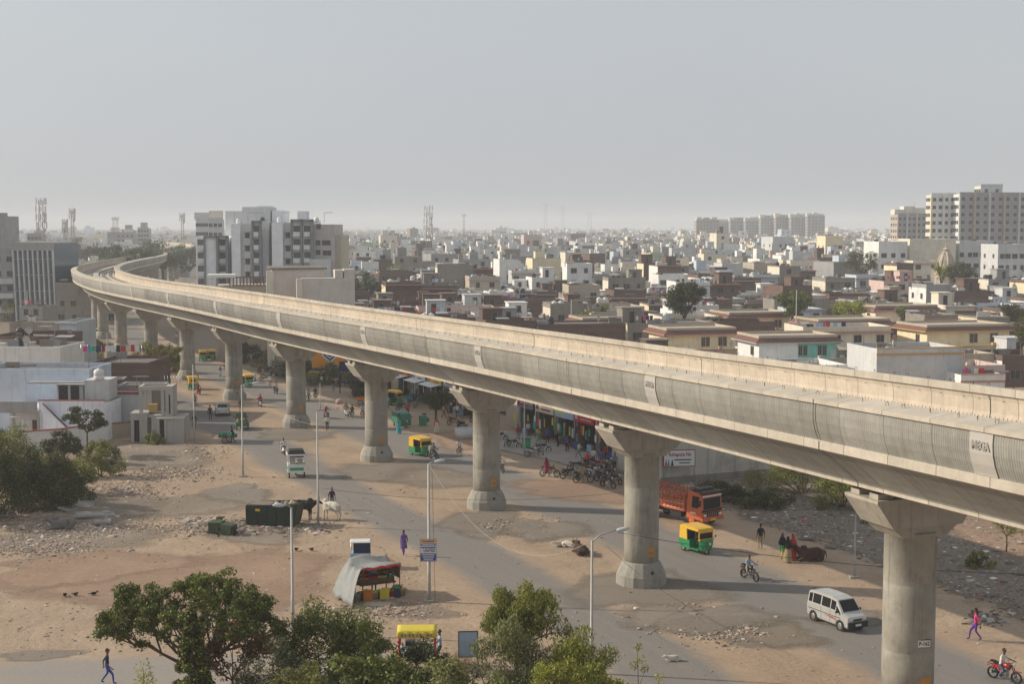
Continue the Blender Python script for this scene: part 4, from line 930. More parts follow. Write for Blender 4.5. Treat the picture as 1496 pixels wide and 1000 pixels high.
def add_win(t,x,z,w,h,kind=0,face='F',d=0,W=0,name='window'):
    """face F front (y=0), L left side (x=-W/2), R right"""
    o=put(name,winmesh(w,h,kind),t)
    if face=='F': o.location=(x,-.012,z)
    elif face=='L': o.location=(-W/2-.012,x,z); o.rotation_euler=(0,0,-math.pi/2)
    else: o.location=(W/2+.012,x,z); o.rotation_euler=(0,0,math.pi/2)
    return o
def house(label,cx,Y,w,d,h,rz,wall,cat='house',name='house',group='flat-roofed houses of the town',wins=2,sts=1,par=.7,stair=None,tank=None,dish=0,slab=None,win_k=0,sidew=True,balc=False,seed=0,side=None,front=None,trim=None,loc=None,clutter=None):
    r=random.Random(seed or int(cx*31+Y*17)); t=thing(name,label,cat,loc or (cx,Y,0),rz,group)
    b=MB(); b.b2((-w/2,0,-.3),(w/2,d,h),0); b.b2((-w/2+.15,.15,h+.003),(w/2-.15,d-.15,h+.03),1); b.build('wall',[WC[wall] if isinstance(wall,str) else wall,ROOF],t)
    if front: b=MB(); b.b2((-w/2+.001,-.025,-.3),(w/2-.001,-.001,h-.001)); b.build('front_wall',WC[front],t)
    if side: b=MB(); b.b2((-w/2-.03,.0,-.3),(-w/2-.001,d,h-.002)); b.build('side_wall',WC[side],t)
    if par:
        b=MB(); q=.14
        for a,c in(((-w/2-.02,-.04,h),(w/2+.02,q,h+par)),((-w/2-.02,d-q,h),(w/2+.02,d+.02,h+par)),((-w/2-.02,q,h),(-w/2+q,d-q,h+par)),((w/2-q,q,h),(w/2+.02,d-q,h+par))): b.b2(a,c)
        b.build('roof_parapet',WC[wall] if isinstance(wall,str) else wall,t)
    if slab:
        b=MB(); b.b2((-w/2-.45,-.5,h-.02),(w/2+.3,.3,h+.15)); b.build('roof_slab',slab,t)
    zs=[1.7+3.1*k for k in range(sts)]
    for z in zs:
        if z+.9>h: continue
        for k in range(wins):
            x=-w/2+w*(k+.5)/wins+r.uniform(-.3,.3); ww=r.choice((.9,1.2,1.5)); hh=1.25
            if r.random()<.22 and z<2: add_win(t,x,1.05,.95,2.1,2,name='door')
            else: add_win(t,x,z,ww,hh,win_k if r.random()<.6 else 0)
        if sidew and side!='brick' and wall!='brick':
            for k in range(2): add_win(t,d*(k+.5)/2,z,.9,1.1,0,'L',W=w)
    if balc and h>5.2:
        b=MB(); b.b2((-w*.45,-1.1,3.0),(w*.25,-.03,3.14)); b.b2((-w*.45,-1.1,3.14),(w*.25,-1.02,3.95)); b.b2((-w*.45,-1.02,3.14),(-w*.45+.08,-.03,3.95)); b.b2((w*.25-.08,-1.02,3.14),(w*.25,-.03,3.95)); b.build('balcony',WC[r.choice(['cream','white','pink','ltgrey'])],t)
    if stair:
        sw=min(w*.45,3.2); sd_=min(d*.45,3.6); sx=(w/2-sw/2-.2)*(1 if stair>0 else -1); b=MB(); b.b2((sx-sw/2,d*.45,h+.02),(sx+sw/2,d*.45+sd_,h+2.5)); b.b2((sx-sw/2-.2,d*.45-.2,h+2.5),(sx+sw/2+.2,d*.45+sd_+.2,h+2.62)); q=b.build('stair_room',WC[wall] if isinstance(wall,str) else wall,t)
        o=put('door',winmesh(.85,1.9,2),q,(sx+r.uniform(-.4,.4),d*.45-.012,h+1.05)); 
    if tank: 
        for k in range(abs(tank)): put('water_tank',TANKB if tank>0 else TANKW,t,(-w*.3+k*1.25,d*.55,h+.03))
    for k in range(dish):
        o=put('satellite_dish',DISHM,t,(r.uniform(-.3,.4)*w,.35,h+.03+par*.35),R(r.uniform(-30,60))); o.scale=(1.1,1.1,1.1)
    if clutter is None: clutter=5
    if clutter and w>3:
        for k in range(clutter):
            x=r.uniform(-.45,.45)*w; y=r.uniform(.15,.95)*d; q=r.random(); b=MB(); nm='roof_pipe' if q<.35 else 'roof_box' if q<.55 else 'low_wall' if q<.75 else 'lean_to' if q<.88 else 'pipe_run'
            if q<.35: b.tube([(x,y,h),(x+r.uniform(-.1,.1),y,h+r.uniform(.9,2.2))],.035,4,0)
            elif q<.55: b.box((x,y,h+.35),(r.uniform(.5,1.6),r.uniform(.3,1.),.7),1)
            elif q<.75: b.box((x,y,h+.5),(r.uniform(1.2,2.6),.14,1.0),1)
            elif q<.88: b.box((x,y,h+1.15),(r.uniform(1.4,2.4),1.4,.07),2,rx=r.uniform(-.2,.2)); b.tube([(x,y,h),(x,y,h+1.15)],.05,4,0)
            else: b.tube([(x,y,h+.2),(x+r.uniform(1,2.5),y+r.uniform(-.5,.5),h+.25)],.06,4,0)
            b.build(nm,[DOOR,WC[r.choice(['plaster','brick','cream','grey'])],WC['grey']],t)
        if r.random()<(.3 if Y<250 else .10):
            x0=-w*.4; L=w*r.uniform(.35,.8); b=MB(); b.tube([(x0,.5,h+1.5),(x0+L,.5,h+1.5)],.012,3,0)
            for xx in (x0,x0+L): b.tube([(xx,.5,h),(xx,.5,h+1.55)],.025,4,0)
            x=x0+.1
            while x<x0+L-.5:
                q=r.uniform(.3,.7)
                if r.random()<.75: b.box((x+q/2,.5,h+1.12),(q,.03,r.uniform(.6,.85)),r.choice((1,1,2,3,4,4,5)))
                x+=q+.08
            b.build('laundry',[DOOR,PAL['white'],PAL['red'],PAL['navy'],PAL['lightblue'],PAL['pink']],t)
    if trim:
        b=MB(); b.b2((-w/2-.03,-.10,h+par),(w/2+.03,.2,h+par+.12)); b.b2((-w/2-.06,-.08,h-.25),(w/2+.03,-.03,h-.02)); b.build('trim',trim,t)
    return t
KEEP=[]  # (x,y,r) footprints already taken
def hpx(label,x0,x1,yt,H_,wall,d=9,rz=12,Y=None,**k):
    if H_ is None: H_=WZ(yt,Y)
    """a house whose front spans photo columns x0..x1 and whose wall top (height H_) shows at row yt"""
    if Y is None:
        Y=100
        for _ in range(12): Y=(CH-H_)/((CH-WZ(yt,Y))/Y)
    X0,X1=WX(x0,Y),WX(x1,Y); w=(X1-X0)/max(.5,math.cos(R(rz))+0*.2)*.97; cx=(X0+X1)/2
    c=(cx,Y,0); KEEP.append((cx-math.sin(R(rz))*d/2,Y+d/2,max(w,d)*.5+1.0,w,d,rz))
    par=k.get('par',.7); k['par']=par
    return house(label,cx,Y,w,d,H_-par,R(rz),wall,loc=c,**k)
# ---- villas with overhanging tiled eaves, just beyond the viaduct
def villa(label,x0,x1,yt,H_,wall,trim,d=8,rz=14,front=None,nw=2,tank=0,turq=False,Y=None):
    if Y is None:
        Y=100
        for _ in range(12): Y=(CH-H_)/((CH-WZ(yt,Y))/Y)
    X0,X1=WX(x0,Y),WX(x1,Y); w=(X1-X0)*.9; t=thing('villa',label,'house',((X0+X1)/2,Y,0),R(rz),'villas with tiled eaves behind the viaduct'); h=H_
    KEEP.append(((X0+X1)/2-1,Y+d/2,max(w,d)*.5+2.,w,d,rz))
    b=MB(); b.b2((-w/2,0,-.3),(w/2,d,h-.5),0); b.build('wall',WC[wall],t)
    if turq: b=MB(); b.b2((0,-.03,-.3),(w/2-.01,-.001,h-.52)); b.build('painted_front',WC['turq'],t)
    e=MB() # sloping tiled eave all round
    V=[(-w/2-.75,-.75,h-.95),(w/2+.75,-.75,h-.95),(w/2+.75,d+.75,h-.95),(-w/2-.75,d+.75,h-.95),(-w/2-.02,-.02,h-.35),(w/2+.02,-.02,h-.35),(w/2+.02,d+.02,h-.35),(-w/2-.02,d+.02,h-.35)]
    e.add(V,[(0,1,5,4),(1,2,6,5),(2,3,7,6),(3,0,4,7)],0); V2=[(x,y,z-.14) for x,y,z in V[:4]]; e.add(V[:4]+V2,[(0,4,5,1),(1,5,6,2),(2,6,7,3),(3,7,4,0)],1); e.add(V2,[(0,3,2,1)],1); e.build('tiled_eave',[TILE,trim],t)
    p=MB(); q=.16
    for a,c in(((-w/2-.1,-.1,h-.36),(w/2+.1,q,h)),((-w/2-.1,d-q,h-.36),(w/2+.1,d+.1,h)),((-w/2-.1,q,h-.36),(-w/2+q,d-q,h)),((w/2-q,q,h-.36),(w/2+.1,d-q,h))): p.b2(a,c)
    p.b2((-w/2+.1,.1,h-.42),(w/2-.1,d-.1,h-.34)); p.build('roof_parapet',WC['beige'],t)
    for k in range(nw):
        for xx in(-.36,.36): add_win(t,w*(.08+.25*k)+xx-w*.02,h-2.15,.55,1.35,0)
    add_win(t,d*.3,h-2.2,1.0,1.2,0,'L',W=w)
    # terrace in front with a moulded parapet
    b=MB(); b.b2((-w/2-1,-4.2,-.3),(w/2+1.5,-.04,h-3.7),0); b.build('lower_storey',WC[wall],t)
    b=MB(); b.b2((-w/2-1,-4.25,h-3.7),(w/2+1.5,-4.05,h-3.0)); b.b2((-w/2-1.02,-4.05,h-3.7),(-w/2-.8,-.05,h-3.0)); b.build('terrace_parapet',WC['beige'],t)
    b=MB(); b.b2((-w/2-1.1,-4.32,h-3.0),(w/2+1.6,-3.98,h-2.88)); b.b2((w*.1,-4.35,h-2.88),(w*.1+.5,-3.9,h-2.5)); b.b2((w*.38,-4.35,h-2.88),(w*.38+.5,-3.9,h-2.5)); b.build('trim',trim,t)
    put('satellite_dish',DISHM,t,(w*.3,-3.6,h-3.5),R(30)).scale=(1.3,1.3,1.3)
    if tank: put('water_tank',TANKB,t,(-w*.2,d*.5,h-.35))
    return t
villa('cream villa with pink eaves, left of the tall leafy tree behind the viaduct',845,943,464,7,'peach',TRIM,d=8)
villa('cream villa with ochre and pink eaves, directly right below the tall leafy tree',966,1085,479,7,'yellow',TRIM,d=8)
villa('pink-trimmed cream villa right of the tall leafy tree, a small chimney-like post on its terrace',1058,1163,456,7,'peach',TRIM,d=9)
villa('white and turquoise villa with a dark tiled eave close behind the viaduct',1100,1235,490,7.2,'white',TRG,d=8,turq=True,rz=12)
villa('whitewashed villa with maroon eaves, above and right of the turquoise one',1186,1312,466,7,'ltgrey',TRIM,d=9)
villa('pale pink-eaved villa below the round green tree at the right',1270,1380,446,7,'peach',TRIM,d=9)
villa('yellow villa with ochre eaves nearest the right edge of the town',1342,1492,474,7.2,'yellow',TRO,d=9)
hpx('windowless pale grey side of a villa with ochre cornices, right behind the viaduct parapet',1278,1415,509,7,'ltgrey',9,10,wins=0,sidew=False,trim=TRO,dish=1,par=.6)
hpx('low white terrace house beside the right frame edge, half behind the parapet',1405,1475,548,4,'white',8,8,wins=0,trim=TRIM)
# ---- long brick-sided terraces and other singled-out houses
B=hpx
B('long two-storey bare brick wall block left of the concrete columns',665,824,438,6.8,'brick',10,6,wins=0,par=.5,side='cream',slab=None)
B('brick block with a cream end and cluttered roof, left of the long brick wall',618,664,436,6.,'brick',8,8,wins=0,par=.4,side='cream',tank=1)
B('grey plastered block with balustraded balcony right of the concrete column',826,892,430,6.8,'plaster',10,8,wins=0,par=.9,side='ltgrey')
B('wide low brick block behind the balustraded plaster one',893,982,436,6.4,'brick',10,6,wins=1,par=.4)
B('weathered grey plaster block above the tall leafy tree',1034,1124,396,7.2,'plaster',12,6,wins=0,par=.4,tank=-1,side='cream')
B('dark brick block with lean-to stair right of the tall leafy tree',1035,1140,423,6.,'brick',10,6,wins=1,par=.4,dish=2)
B('brick terrace with yellow painted porch end, middle of the town',1140,1212,380,7,'brick',12,8,wins=0,par=.4,side='yellow')
B('brick terrace with pink end balcony, below the yellow-ended terrace',1190,1248,397,6.5,'brick',10,8,wins=0,par=.4,side='pink')
B('very long dark brick block behind the round green tree',1170,1310,419,6.4,'brick',10,4,wins=1,par=.4,side='cream')
B('grey two-storey house with three small windows, left of the yellow porch house',1262,1292,393,6.5,'grey',9,4,wins=3,par=.8,sts=2)
B('dark brick block right of the grey three-window house',1292,1345,390,6.2,'brick',9,6,wins=0,par=.4,dish=1)
B('small cream house with yellow slab roof and one window',1312,1345,394,6,'cream',7,4,wins=1,par=.8,slab=TRO,dish=1)
B('pink and cream house with arched gate porch in front of the dark brick row',1345,1382,396,6.,'cream',8,4,wins=2,par=.6,slab=TRIM)
B('dark brick row with a satellite dish behind the arched porch',1382,1452,392,6,'brick',9,4,wins=0,par=.4,dish=1)
B('large white house with four dark windows and grey balustrade at the right edge',1372,1500,415,7.2,'white',11,6,wins=4,sts=2,par=1.1,slab=TRG,tank=1)
B('grey-fronted house with white balustrade behind the big white house',1440,1500,385,7,'plaster',9,4,wins=2,par=.9,tank=1)
B('blank cream hall with dark roof line left of the temple spire',1325,1398,349,None,'cream',14,10,Y=400,wins=0,par=.6,sidew=False)
B('white two-storey house left of the blank cream hall',1281,1326,353,None,'white',10,10,Y=395,wins=3,sts=5,clutter=12,par=.7,tank=1)
B('white house with grey flank right of the temple spire',1398,1452,352,None,'ltgrey',12,10,Y=405,wins=5,sts=5,clutter=12,par=.7)
B('white villa with blue tarpaulin at the right edge under the tall flats',1455,1500,357,None,'ltgrey',10,8,Y=385,wins=4,sts=5,clutter=12,par=.7,tank=1)
B('orange-fronted house in the hazy middle of the town',1204,1232,345,None,'yellow',10,8,Y=560,wins=3,sts=5,par=.7,front=None)
B('pale grey flat-topped hall in the middle of the hazy town',1127,1160,346,None,'ltgrey',14,10,Y=600,wins=4,sts=5,par=.5)
B('white-ended blue house left of the tall leafy tree',989,1040,395,7,'ltgrey',10,8,wins=0,par=.5,side='white')
B('long brick block with dishes left of the grey plaster block',940,1057,385,6.8,'brick',12,4,wins=0,par=.4,dish=2)
B('cream-ended beige house behind the balustraded block',880,932,405,6.6,'beige',8,8,wins=0,par=.5,side='cream')
B('small white house with open veranda right of the cream-ended beige house',932,956,403,6,'white',7,8,wins=1,par=.7,dish=1)
B('pinkish square block with white end in the hazy middle town',806,842,374,7.5,'pink',10,8,wins=0,par=.5,side='white')
B('teal-painted rooftop room over a cream end house',722,755,396,7,'blue',8,8,wins=0,par=.5,side='white')
B('cream house with green water tank left of the long veranda house',800,826,418,6,'beige',7,8,wins=0,par=.5,tank=1)
B('long yellow veranda house with laundry in front',800,858,400,6.5,'cream',7,6,wins=5,par=.6,win_k=1,tank=1)
B('pale lilac plaster house right of the white tanks',672,718,410,6.5,'ltgrey',8,10,wins=0,par=.5,tank=-2,side='cream')
B('bright blue-walled house with washing, left of the lilac house',612,664,418,6,'blue',8,8,wins=0,par=.4)
B('pale blue house with white lit end below the arched grey house',518,550,377,8,'blue',9,10,wins=1,par=.6)
B('brown plastered house right of the pale blue one',551,612,376,7.5,'beige',9,8,wins=1,par=.5)
B('red-parapet white house behind the brown plastered house',551,585,362,9.5,'blue',8,8,wins=1,par=.7,trim=TRIM)
B('grey plaster house with two white tanks on its roof',543,640,402,6.8,'plaster',9,8,wins=0,par=.4,tank=-2)
B('dark brick house under the two white tanks',545,616,426,5.6,'brick',9,8,wins=0,par=.4)
B('low blue shop house with white sign board at the parapet',612,648,424,5.,'blue',8,8,wins=0,par=.4,dish=1)
# concrete column stubs of an unfinished frame
c=thing('unfinished_frame','unfinished grey concrete column frame right of the long brick wall','building frame',(WX(835,262),262,0),R(6)); b=MB()
for x in(0,3.2): b.b2((x,0,0),(x+1.1 if x==0 else x+.4,.9,8.2))
b.b2((0,-.05,8.2),(3.7,.95,8.5)); b.build('columns',WC['plaster'],c)
# brown-walled factory block behind the viaduct at centre left (two lit pilasters)
WKS=wallm('workshop plaster',(.60,.545,.49),.2,.1)
def slabblock():
    Y=215; t=thing('workshop_building','large brown windowless workshop block with lit cream pilasters in front of the grey flats','building',(WX(400,Y),Y,0),R(12))
    s=Y/F_
    h1=WZ(394,Y); h2=WZ(406,Y); w1=(470-400)*s*1.05; w2=(512-440)*s*1.05
    b=MB(); b.b2((0,0,-.2),(w1,12,h1)); b.b2((-.6,-.3,h1),(w1+.4,12.3,h1+.25),1); b.build('rear_wing',[WKS,ROOF],t)
    b=MB(); b.b2((4.1,-3.5,-.2),(4.1+w2,-.02,h2)); b.b2((4.1+w2*.62,-3.55,h2),(4.1+w2*.62+1.2,-.1,h2+1.2),0); b.b2((4.1+w2*.8,-3.4,h2),(4.1+w2,-.1,h2+1.3),0); b.build('front_wing',WKS,t)
    b=MB(); b.b2((-1.1,-.4,-.2),(-.02,.4,h1-.2)); b.b2((3.2,-4.0,-.2),(4.08,-3.0,h2-.05)); b.build('pilaster',WC['cream'],t)
    KEEP.append((WX(450,Y),Y+4,14,10,10,0))
slabblock()
t=thing('roof_shed','low roof structure with brown slatted railing and white canopy beside the workshop block','building',(WX(317,232),232,0),R(10)); b=MB(); L_=8.6
b.b2((0,0,0),(L_,9,WZ(418,232))); b.build('wall',WC['beige'],t); b=MB(); h=WZ(418,232)
for k in range(15): b.b2((2+k*.55,-.1,h),(2.2+k*.55,.1,h+1.3))
b.b2((2,-.12,h+1.3),(10.2,.12,h+1.5)); b.b2((2,-.12,h+.0),(10.2,.12,h+.15)); b.b2((8.6,-.1,0),(10.2,4,h)); b.build('railing',mat('brown rail',(.20,.11,.09),.8),t); b=MB(); b.b2((-1.5,-1.5,h+1.4),(3,3,h+1.9)); b.b2((-.9,-1,h),(-.6,-.7,h+1.4)); b.b2((2.2,-1,h),(2.5,-.7,h+1.4)); b.build('canopy',WC['white'],t)
KEEP.append((WX(340,232),236,9,8,8,0))
t=hpx('low building carrying the pale banner just behind the deck, right of the workshop block',497,546,430,6.2,'beige',8,10,wins=0,par=.4)
b=MB(); b.box((0,-.1,5.0),(7,.08,1.3),0); b.box((-1.8,-.15,5.0),(2.0,.04,.7),1); b.box((1.4,-.15,5.2),(3.,.04,.22),2); b.box((1.4,-.15,4.8),(2.6,.04,.2),2); b.build('sign_board',[PAL['lightblue'],PAL['maroon'],PAL['green']],t)
# ---- blocks of flats
def flats_centre():
    Y=318; s=Y/F_; X=lambda x:(x-285)*s; t=thing('apartment_block','pale grey block of flats with dark framed balcony bays rising behind the viaduct','apartment building',(WX(285,Y),Y,0),R(0),None)
    Z=lambda y:WZ(y,Y)
    lg=wallm('flats pale grey',(.84,.86,.88),.2,.08); mg=wallm('flats mid grey',(.61,.62,.63),.2,.1); dk=wallm('flats dark grey',(.20,.225,.24),.1,.05); br=wallm('flats brown grey',(.47,.44,.42),.2,.1)
    def blk(x0,x1,y,y0,d,m,n='wall'): b=MB(); b.b2((X(x0),y0,-.3),(X(x1),y0+d,Z(y))); return b.build(n,m,t)
    for x0,x1,y,y0,d,m in((285,299,346,1.5,14,lg),(300,318,347,0,15,lg),(318,334,345,1.5,14,lg),(334,339,348,3,13,dk),(339,352,327,0,16,lg),(352,371,327,1.2,15,mg),(371,382,325,.4,15,lg),(382,391,323,2.2,14,mg),(391,398,325,4,12,dk),
        (398,414,325,0,16,lg),(414,426,325,1.3,15,mg),(426,442,322,.5,15,lg),(442,456,322,.7,15,lg),(457,488,328,1.6,16,br),(488,497,344,3,15,wallm('flats side cream',(.45,.42,.33),.1,.05)),
        (323,350,308,6,8,mg),(349,390,302,5.2,9,mg),(369,389,300,6,6,lg),(392,410,307,6,8,lg),(428,440,308,8,6,mg)): blk(x0,x1,y,y0,d,m)
    # dark frames round balcony bays
    for x0,x1,yt in((299,301.5,347),(317,320,346),(331,334,346),(369,371.5,324),(380,383,324),(426,428,321),(440,443,321),(455,458,321)): b=MB(); b.b2((X(x0),-.5,0),(X(x1),1.2,Z(yt))); b.build('frame_pier',dk,t)
    for x0,x1,yt in((299,334,344.5),(369,383,322.5),(426,458,320.5)): b=MB(); b.b2((X(x0),-.5,Z(yt)-.45),(X(x1),1.0,Z(yt))); b.build('frame_beam',dk,t)
    st=(19.3*s)
    for cx_,w_,y0,k0 in((292,9,1.5,0),(325,10,1.5,0),(375.5,7,.4,1),(434,10,.5,1),(449,9,.7,1)):
        for k in range(k0 and 5 or 4):
            zc=Z((336 if k0 else 356)+k*19.3)
            if zc<4: continue
            b=MB(); b.box((X(cx_),y0-.02,zc+.25),(w_*s,.06,1.35),0); b.build('balcony_opening',flat('recess grey',(.13,.135,.14),.9),t)
            b=MB(); b.b2((X(cx_)-w_*s*.5,y0-.9,zc-1.35),(X(cx_)+w_*s*.5,y0-.75,zc-.45)); b.b2((X(cx_)-w_*s*.5,y0-.9,zc-1.5),(X(cx_)+w_*s*.5,y0,zc-1.35)); b.build('balcony',WC['white'],t)
    for cx_,y0 in((361,1.2),(420,1.3)):
        for k in range(5):
            zc=Z(344+k*19.3); o=put('window',winmesh(.95,1.15,1),t,(X(cx_),y0-.012,zc)); b=MB(); b.b2((X(cx_)-.75,y0-.18,zc-2.2),(X(cx_)+.75,y0-.02,zc-.75)); b.build('window_panel',WC['white'],t)
    for x_,z_,w_ in((465,331,1.),(464,355,1.),(476,355,1.9),(464,369,1.),(477,370,1.9),(463,392,1.0)): put('window',winmesh(w_,1.1,0),t,(X(x_),1.6-.012,Z(z_)))
    b=MB(); b.b2((X(456),-3,0),(X(483),1.5,Z(379))); b.build('annex',WC['ltgrey'],t)
    for x_ in(405,460,345,380): put('water_tank',TANKW if x_!=380 else TANKB,t,(X(x_),4,Z(325 if x_>350 else 327)))
    for x_ in(340,360,410,372,472): b=MB(); b.tube([(X(x_),3,Z(325)),(X(x_),3,Z(325)+2.2)],.05,4); b.tube([(X(x_),3,Z(325)+2.2),(X(x_)+2,3,Z(325)+2.2)],.05,4); b.build('roof_rail',dk,t)
    KEEP.append((WX(390,Y),Y+8,22,34,16,0)); KEEP.append((WX(330,Y),Y+8,14,34,16,0))
flats_centre()
def flat_block(label,x0,x1,yt,Y,d,rz,wall,nx_,stz=3.,side='cream',cols=None,roofbits=3,wingw=None,piers=None,name='apartment_block'):
    s=Y/F_; w=(x1-x0)*s; h=WZ(yt,Y); t=thing(name,label,'apartment building',(WX((x0+x1)/2,Y),Y,0),R(rz),None)
    b=MB(); b.b2((-w/2,0,-.3),(w/2,d,h)); b.build('wall',WC[wall],t); KEEP.append((WX((x0+x1)/2,Y),Y+d/2,w/2+4,w,d,rz))
    b=MB(); b.b2((-w/2-.03,.0,-.3),(-w/2-.002,d,h-.01)); b.build('side_wall',WC[side],t)
    r=random.Random(int(x0)); ns=int(h/stz); cnt=0
    wm=winmesh(1.3,1.3,0)
    wb=MB()
    for k in range(ns):
        for i in range(nx_):
            if h-(k+1)*stz+1.6<3: continue
            x=-w/2+w*(i+.5)/nx_; z=h-(k+.6)*stz
            if cnt<90: put('window',wm,t,(x,-.012,z)); cnt+=1
        for i in range(3):
            if cnt<99: o=put('window',wm,t,(-w/2-.045,d*(i+.5)/3,h-(k+.6)*stz)); o.rotation_euler=(0,0,-math.pi/2); cnt+=1
    for i in range(nx_+1 if piers else 0):
        if i%2==0:
            x=-w/2+w*i/nx_; b=MB(); b.b2((x-.35,-.7,-.3),(x+.35,-.005,h+.3)); b.build('vertical_fin',WC[piers[(i//2)%len(piers)]],t)
    for i in range(roofbits):
        x=-w/2+w*(i+.5)/roofbits; q=r.uniform(2,3.2); b=MB(); b.b2((x-q,3,h),(x+q,8,h+r.uniform(2.2,4.5))); b.build('roof_room',WC[r.choice(['cream','ltgrey','grey'])],t)
    b=MB(); b.b2((-w/2-.1,-.1,h),(w/2+.1,.2,h+.8)); b.build('roof_parapet',WC[wall],t); return t
A=flat_block
o=A('tall cream and grey block of flats with ochre stripes at the right edge',1395,1500,284,547,5,10,'grey',9,3,'white',roofbits=0,piers=['ltgrey','beige'])
A('narrow ochre-striped tower wing left of the tall grey flats',1357,1394,285,550,5,6,'white',4,3,'cream',roofbits=0,piers=['yellow','white'])
A('roof tower block with cream stair heads above the tall grey flats',1428,1462,272,553,5,10,'ltgrey',2,3,'cream',roofbits=0)
A('lower distant flats with pink and orange fins left of the tall flats',1308,1352,314,680,8,8,'grey',6,3,'beige',roofbits=3,piers=['pink','ltgrey'])
A('grey hazy flats left end of the distant high-rise row',1016,1050,322,1350,8,8,'plaster',7,3,'beige',roofbits=3)
for k,(x0,x1,yt,lab) in enumerate([(1042,1068,320,'second'),(1066,1090,317,'third'),(1088,1112,316,'fourth'),(1110,1134,314,'fifth'),(1132,1156,312,'sixth'),(1154,1180,311,'seventh'),(1178,1206,311,'last')]):
    A('%s hazy tower of the distant high-rise row, counted from its left end'%lab if lab!='last' else 'rightmost hazy tower of the distant high-rise row',x0,x1-2,yt+5+(k%3),1500-k*10,8,8,['grey','plaster','grey'][k%3],5,3,'grey',roofbits=3,piers=['grey'])
A('far pale office block standing left of the grey flats',288,305,321,560,12,8,'ltgrey',4,3.5,'white',roofbits=1)
A('far grey office block between the pale office and the grey flats',306,326,321,540,12,8,'ltgrey',3,3.5,'white',roofbits=1)
A('hazy stepped building with two masts on its roof, centre of the left horizon',159,197,341,900,18,8,'grey',6,3,'ltgrey',roofbits=2)
A('hazy small block right of the stepped building on the left horizon',180,197,337,950,14,8,'grey',4,3,'ltgrey',roofbits=1)
A('hazy rounded-top block on the left horizon left of the distant office',203,219,334,980,14,8,'grey',4,3,'ltgrey',roofbits=1)
A('hazy block behind the lattice mast on the left horizon',42,62,343,700,14,8,'grey',4,3,'ltgrey',roofbits=0)
# ---- left edge: balcony flats, glass-fronted building
o=A('grey-white flats with open balconies cut by the left frame edge',-45,24,366,330,16,-4,'grey',4,3.4,'ltgrey',roofbits=0)
for k in range(3):
    b=MB(); b.b2((-5,-1.4,9.0-k*3.4-.2),(5.5,-.03,9.0-k*3.4)); b.b2((-5,-1.4,9.0-k*3.4),(5.5,-1.3,10.-k*3.4)); b.build('balcony',WC['ltgrey'],o)
o=A('dark grey stair tower above the balcony flats at the left edge',-20,13,316,338,8,0,'grey',1,3,'grey',roofbits=0)
def ribbed():
    Y=322; s=Y/F_; w=60*s; h=WZ(356,Y); t=thing('office_building','glass-fronted office building with slanting pale fins behind the trees at far left','office building',(WX(50,Y),Y,0),R(-6))
    b=MB(); b.b2((-w/2,0,-.2),(w/2,14,h)); b.build('glass_front',glass('blue office glass',(.07,.11,.15)),t); b=MB(); b.b2((-w/2-.2,-.5,h-1.6),(w/2+.2,.01,h+.3)); b.b2((-w/2-.2,.0,h+.001),(w/2+.2,14.2,h+.3)); b.build('top_band',WC['grey'],t)
    for k in range(9):
        x=-w/2+w*k/8; b=MB(); b.add([(x-.14,-.6,h-1.5),(x+.14,-.6,h-1.5),(x+.14+.5,-.6,0),(x-.14+.5,-.6,0),(x-.14,0,h-1.5),(x+.14,0,h-1.5),(x+.64,0,0),(x+.36,0,0)],[(0,3,2,1),(0,4,7,3),(1,2,6,5),(4,5,6,7),(0,1,5,4),(3,7,6,2)]); b.build('fin',WC['ltgrey'],t)
    for k in range(1,5): b=MB(); b.b2((-w/2,-.1,h*k/5),(w/2,-.01,h*k/5+.2)); b.build('floor_band',WC['grey'],t)
    KEEP.append((WX(50,Y),Y+7,8,9,14,0))
ribbed()
hpx('white building with two dark windows right of the glass-fronted office',80,116,376,9.5,'plaster',10,-4,Y=318,wins=2,sts=2,par=.6,name='building')
hpx('blue-grey building with barred veranda behind the viaduct bend',88,133,372,10,'blue',10,0,Y=390,wins=3,sts=2,par=.6,slab=TRG,name='building')
hpx('teal-roofed hut behind the viaduct bend',131,160,375,9,'turq',8,0,Y=470,wins=1,par=.3,name='hut')
hpx('low pavilion with flat canopy roof beyond the bend, among trees',178,205,362,11,'grey',10,0,Y=520,wins=2,par=.4,slab=TRG,name='pavilion')
# temple spire
t=thing('temple','pink-brown temple spire with stepped curved sides beside the blank cream hall','temple',(WX(1381,330),330,0),0); b=MB(); hz_=WZ(363,330)
b.lathe([(2.6,-.3),(2.6,hz_-6.2),(2.8,hz_-6.1),(2.8,hz_-5.8)],(0,0,0),8,0,smooth=False); b.build('sanctum',WC['beige'],t); b=MB(); b.lathe([(2.5,hz_-5.8),(2.3,hz_-4.5),(1.8,hz_-2.8),(1.1,hz_-1.3),(.55,hz_-.5),(.9,hz_-.3),(.5,hz_),(.15,hz_+.3),(.2,hz_+.6),(.02,hz_+1.4)],n=12,smooth=False)
for k in range(8):
    a=math.pi*k/4; b.tube([(2.4*math.cos(a),2.4*math.sin(a),hz_-5.6),(1.9*math.cos(a),1.9*math.sin(a),hz_-3.),(.8*math.cos(a),.8*math.sin(a),hz_-.9)],.25,4)
b.build('spire',WC['beige'],t)
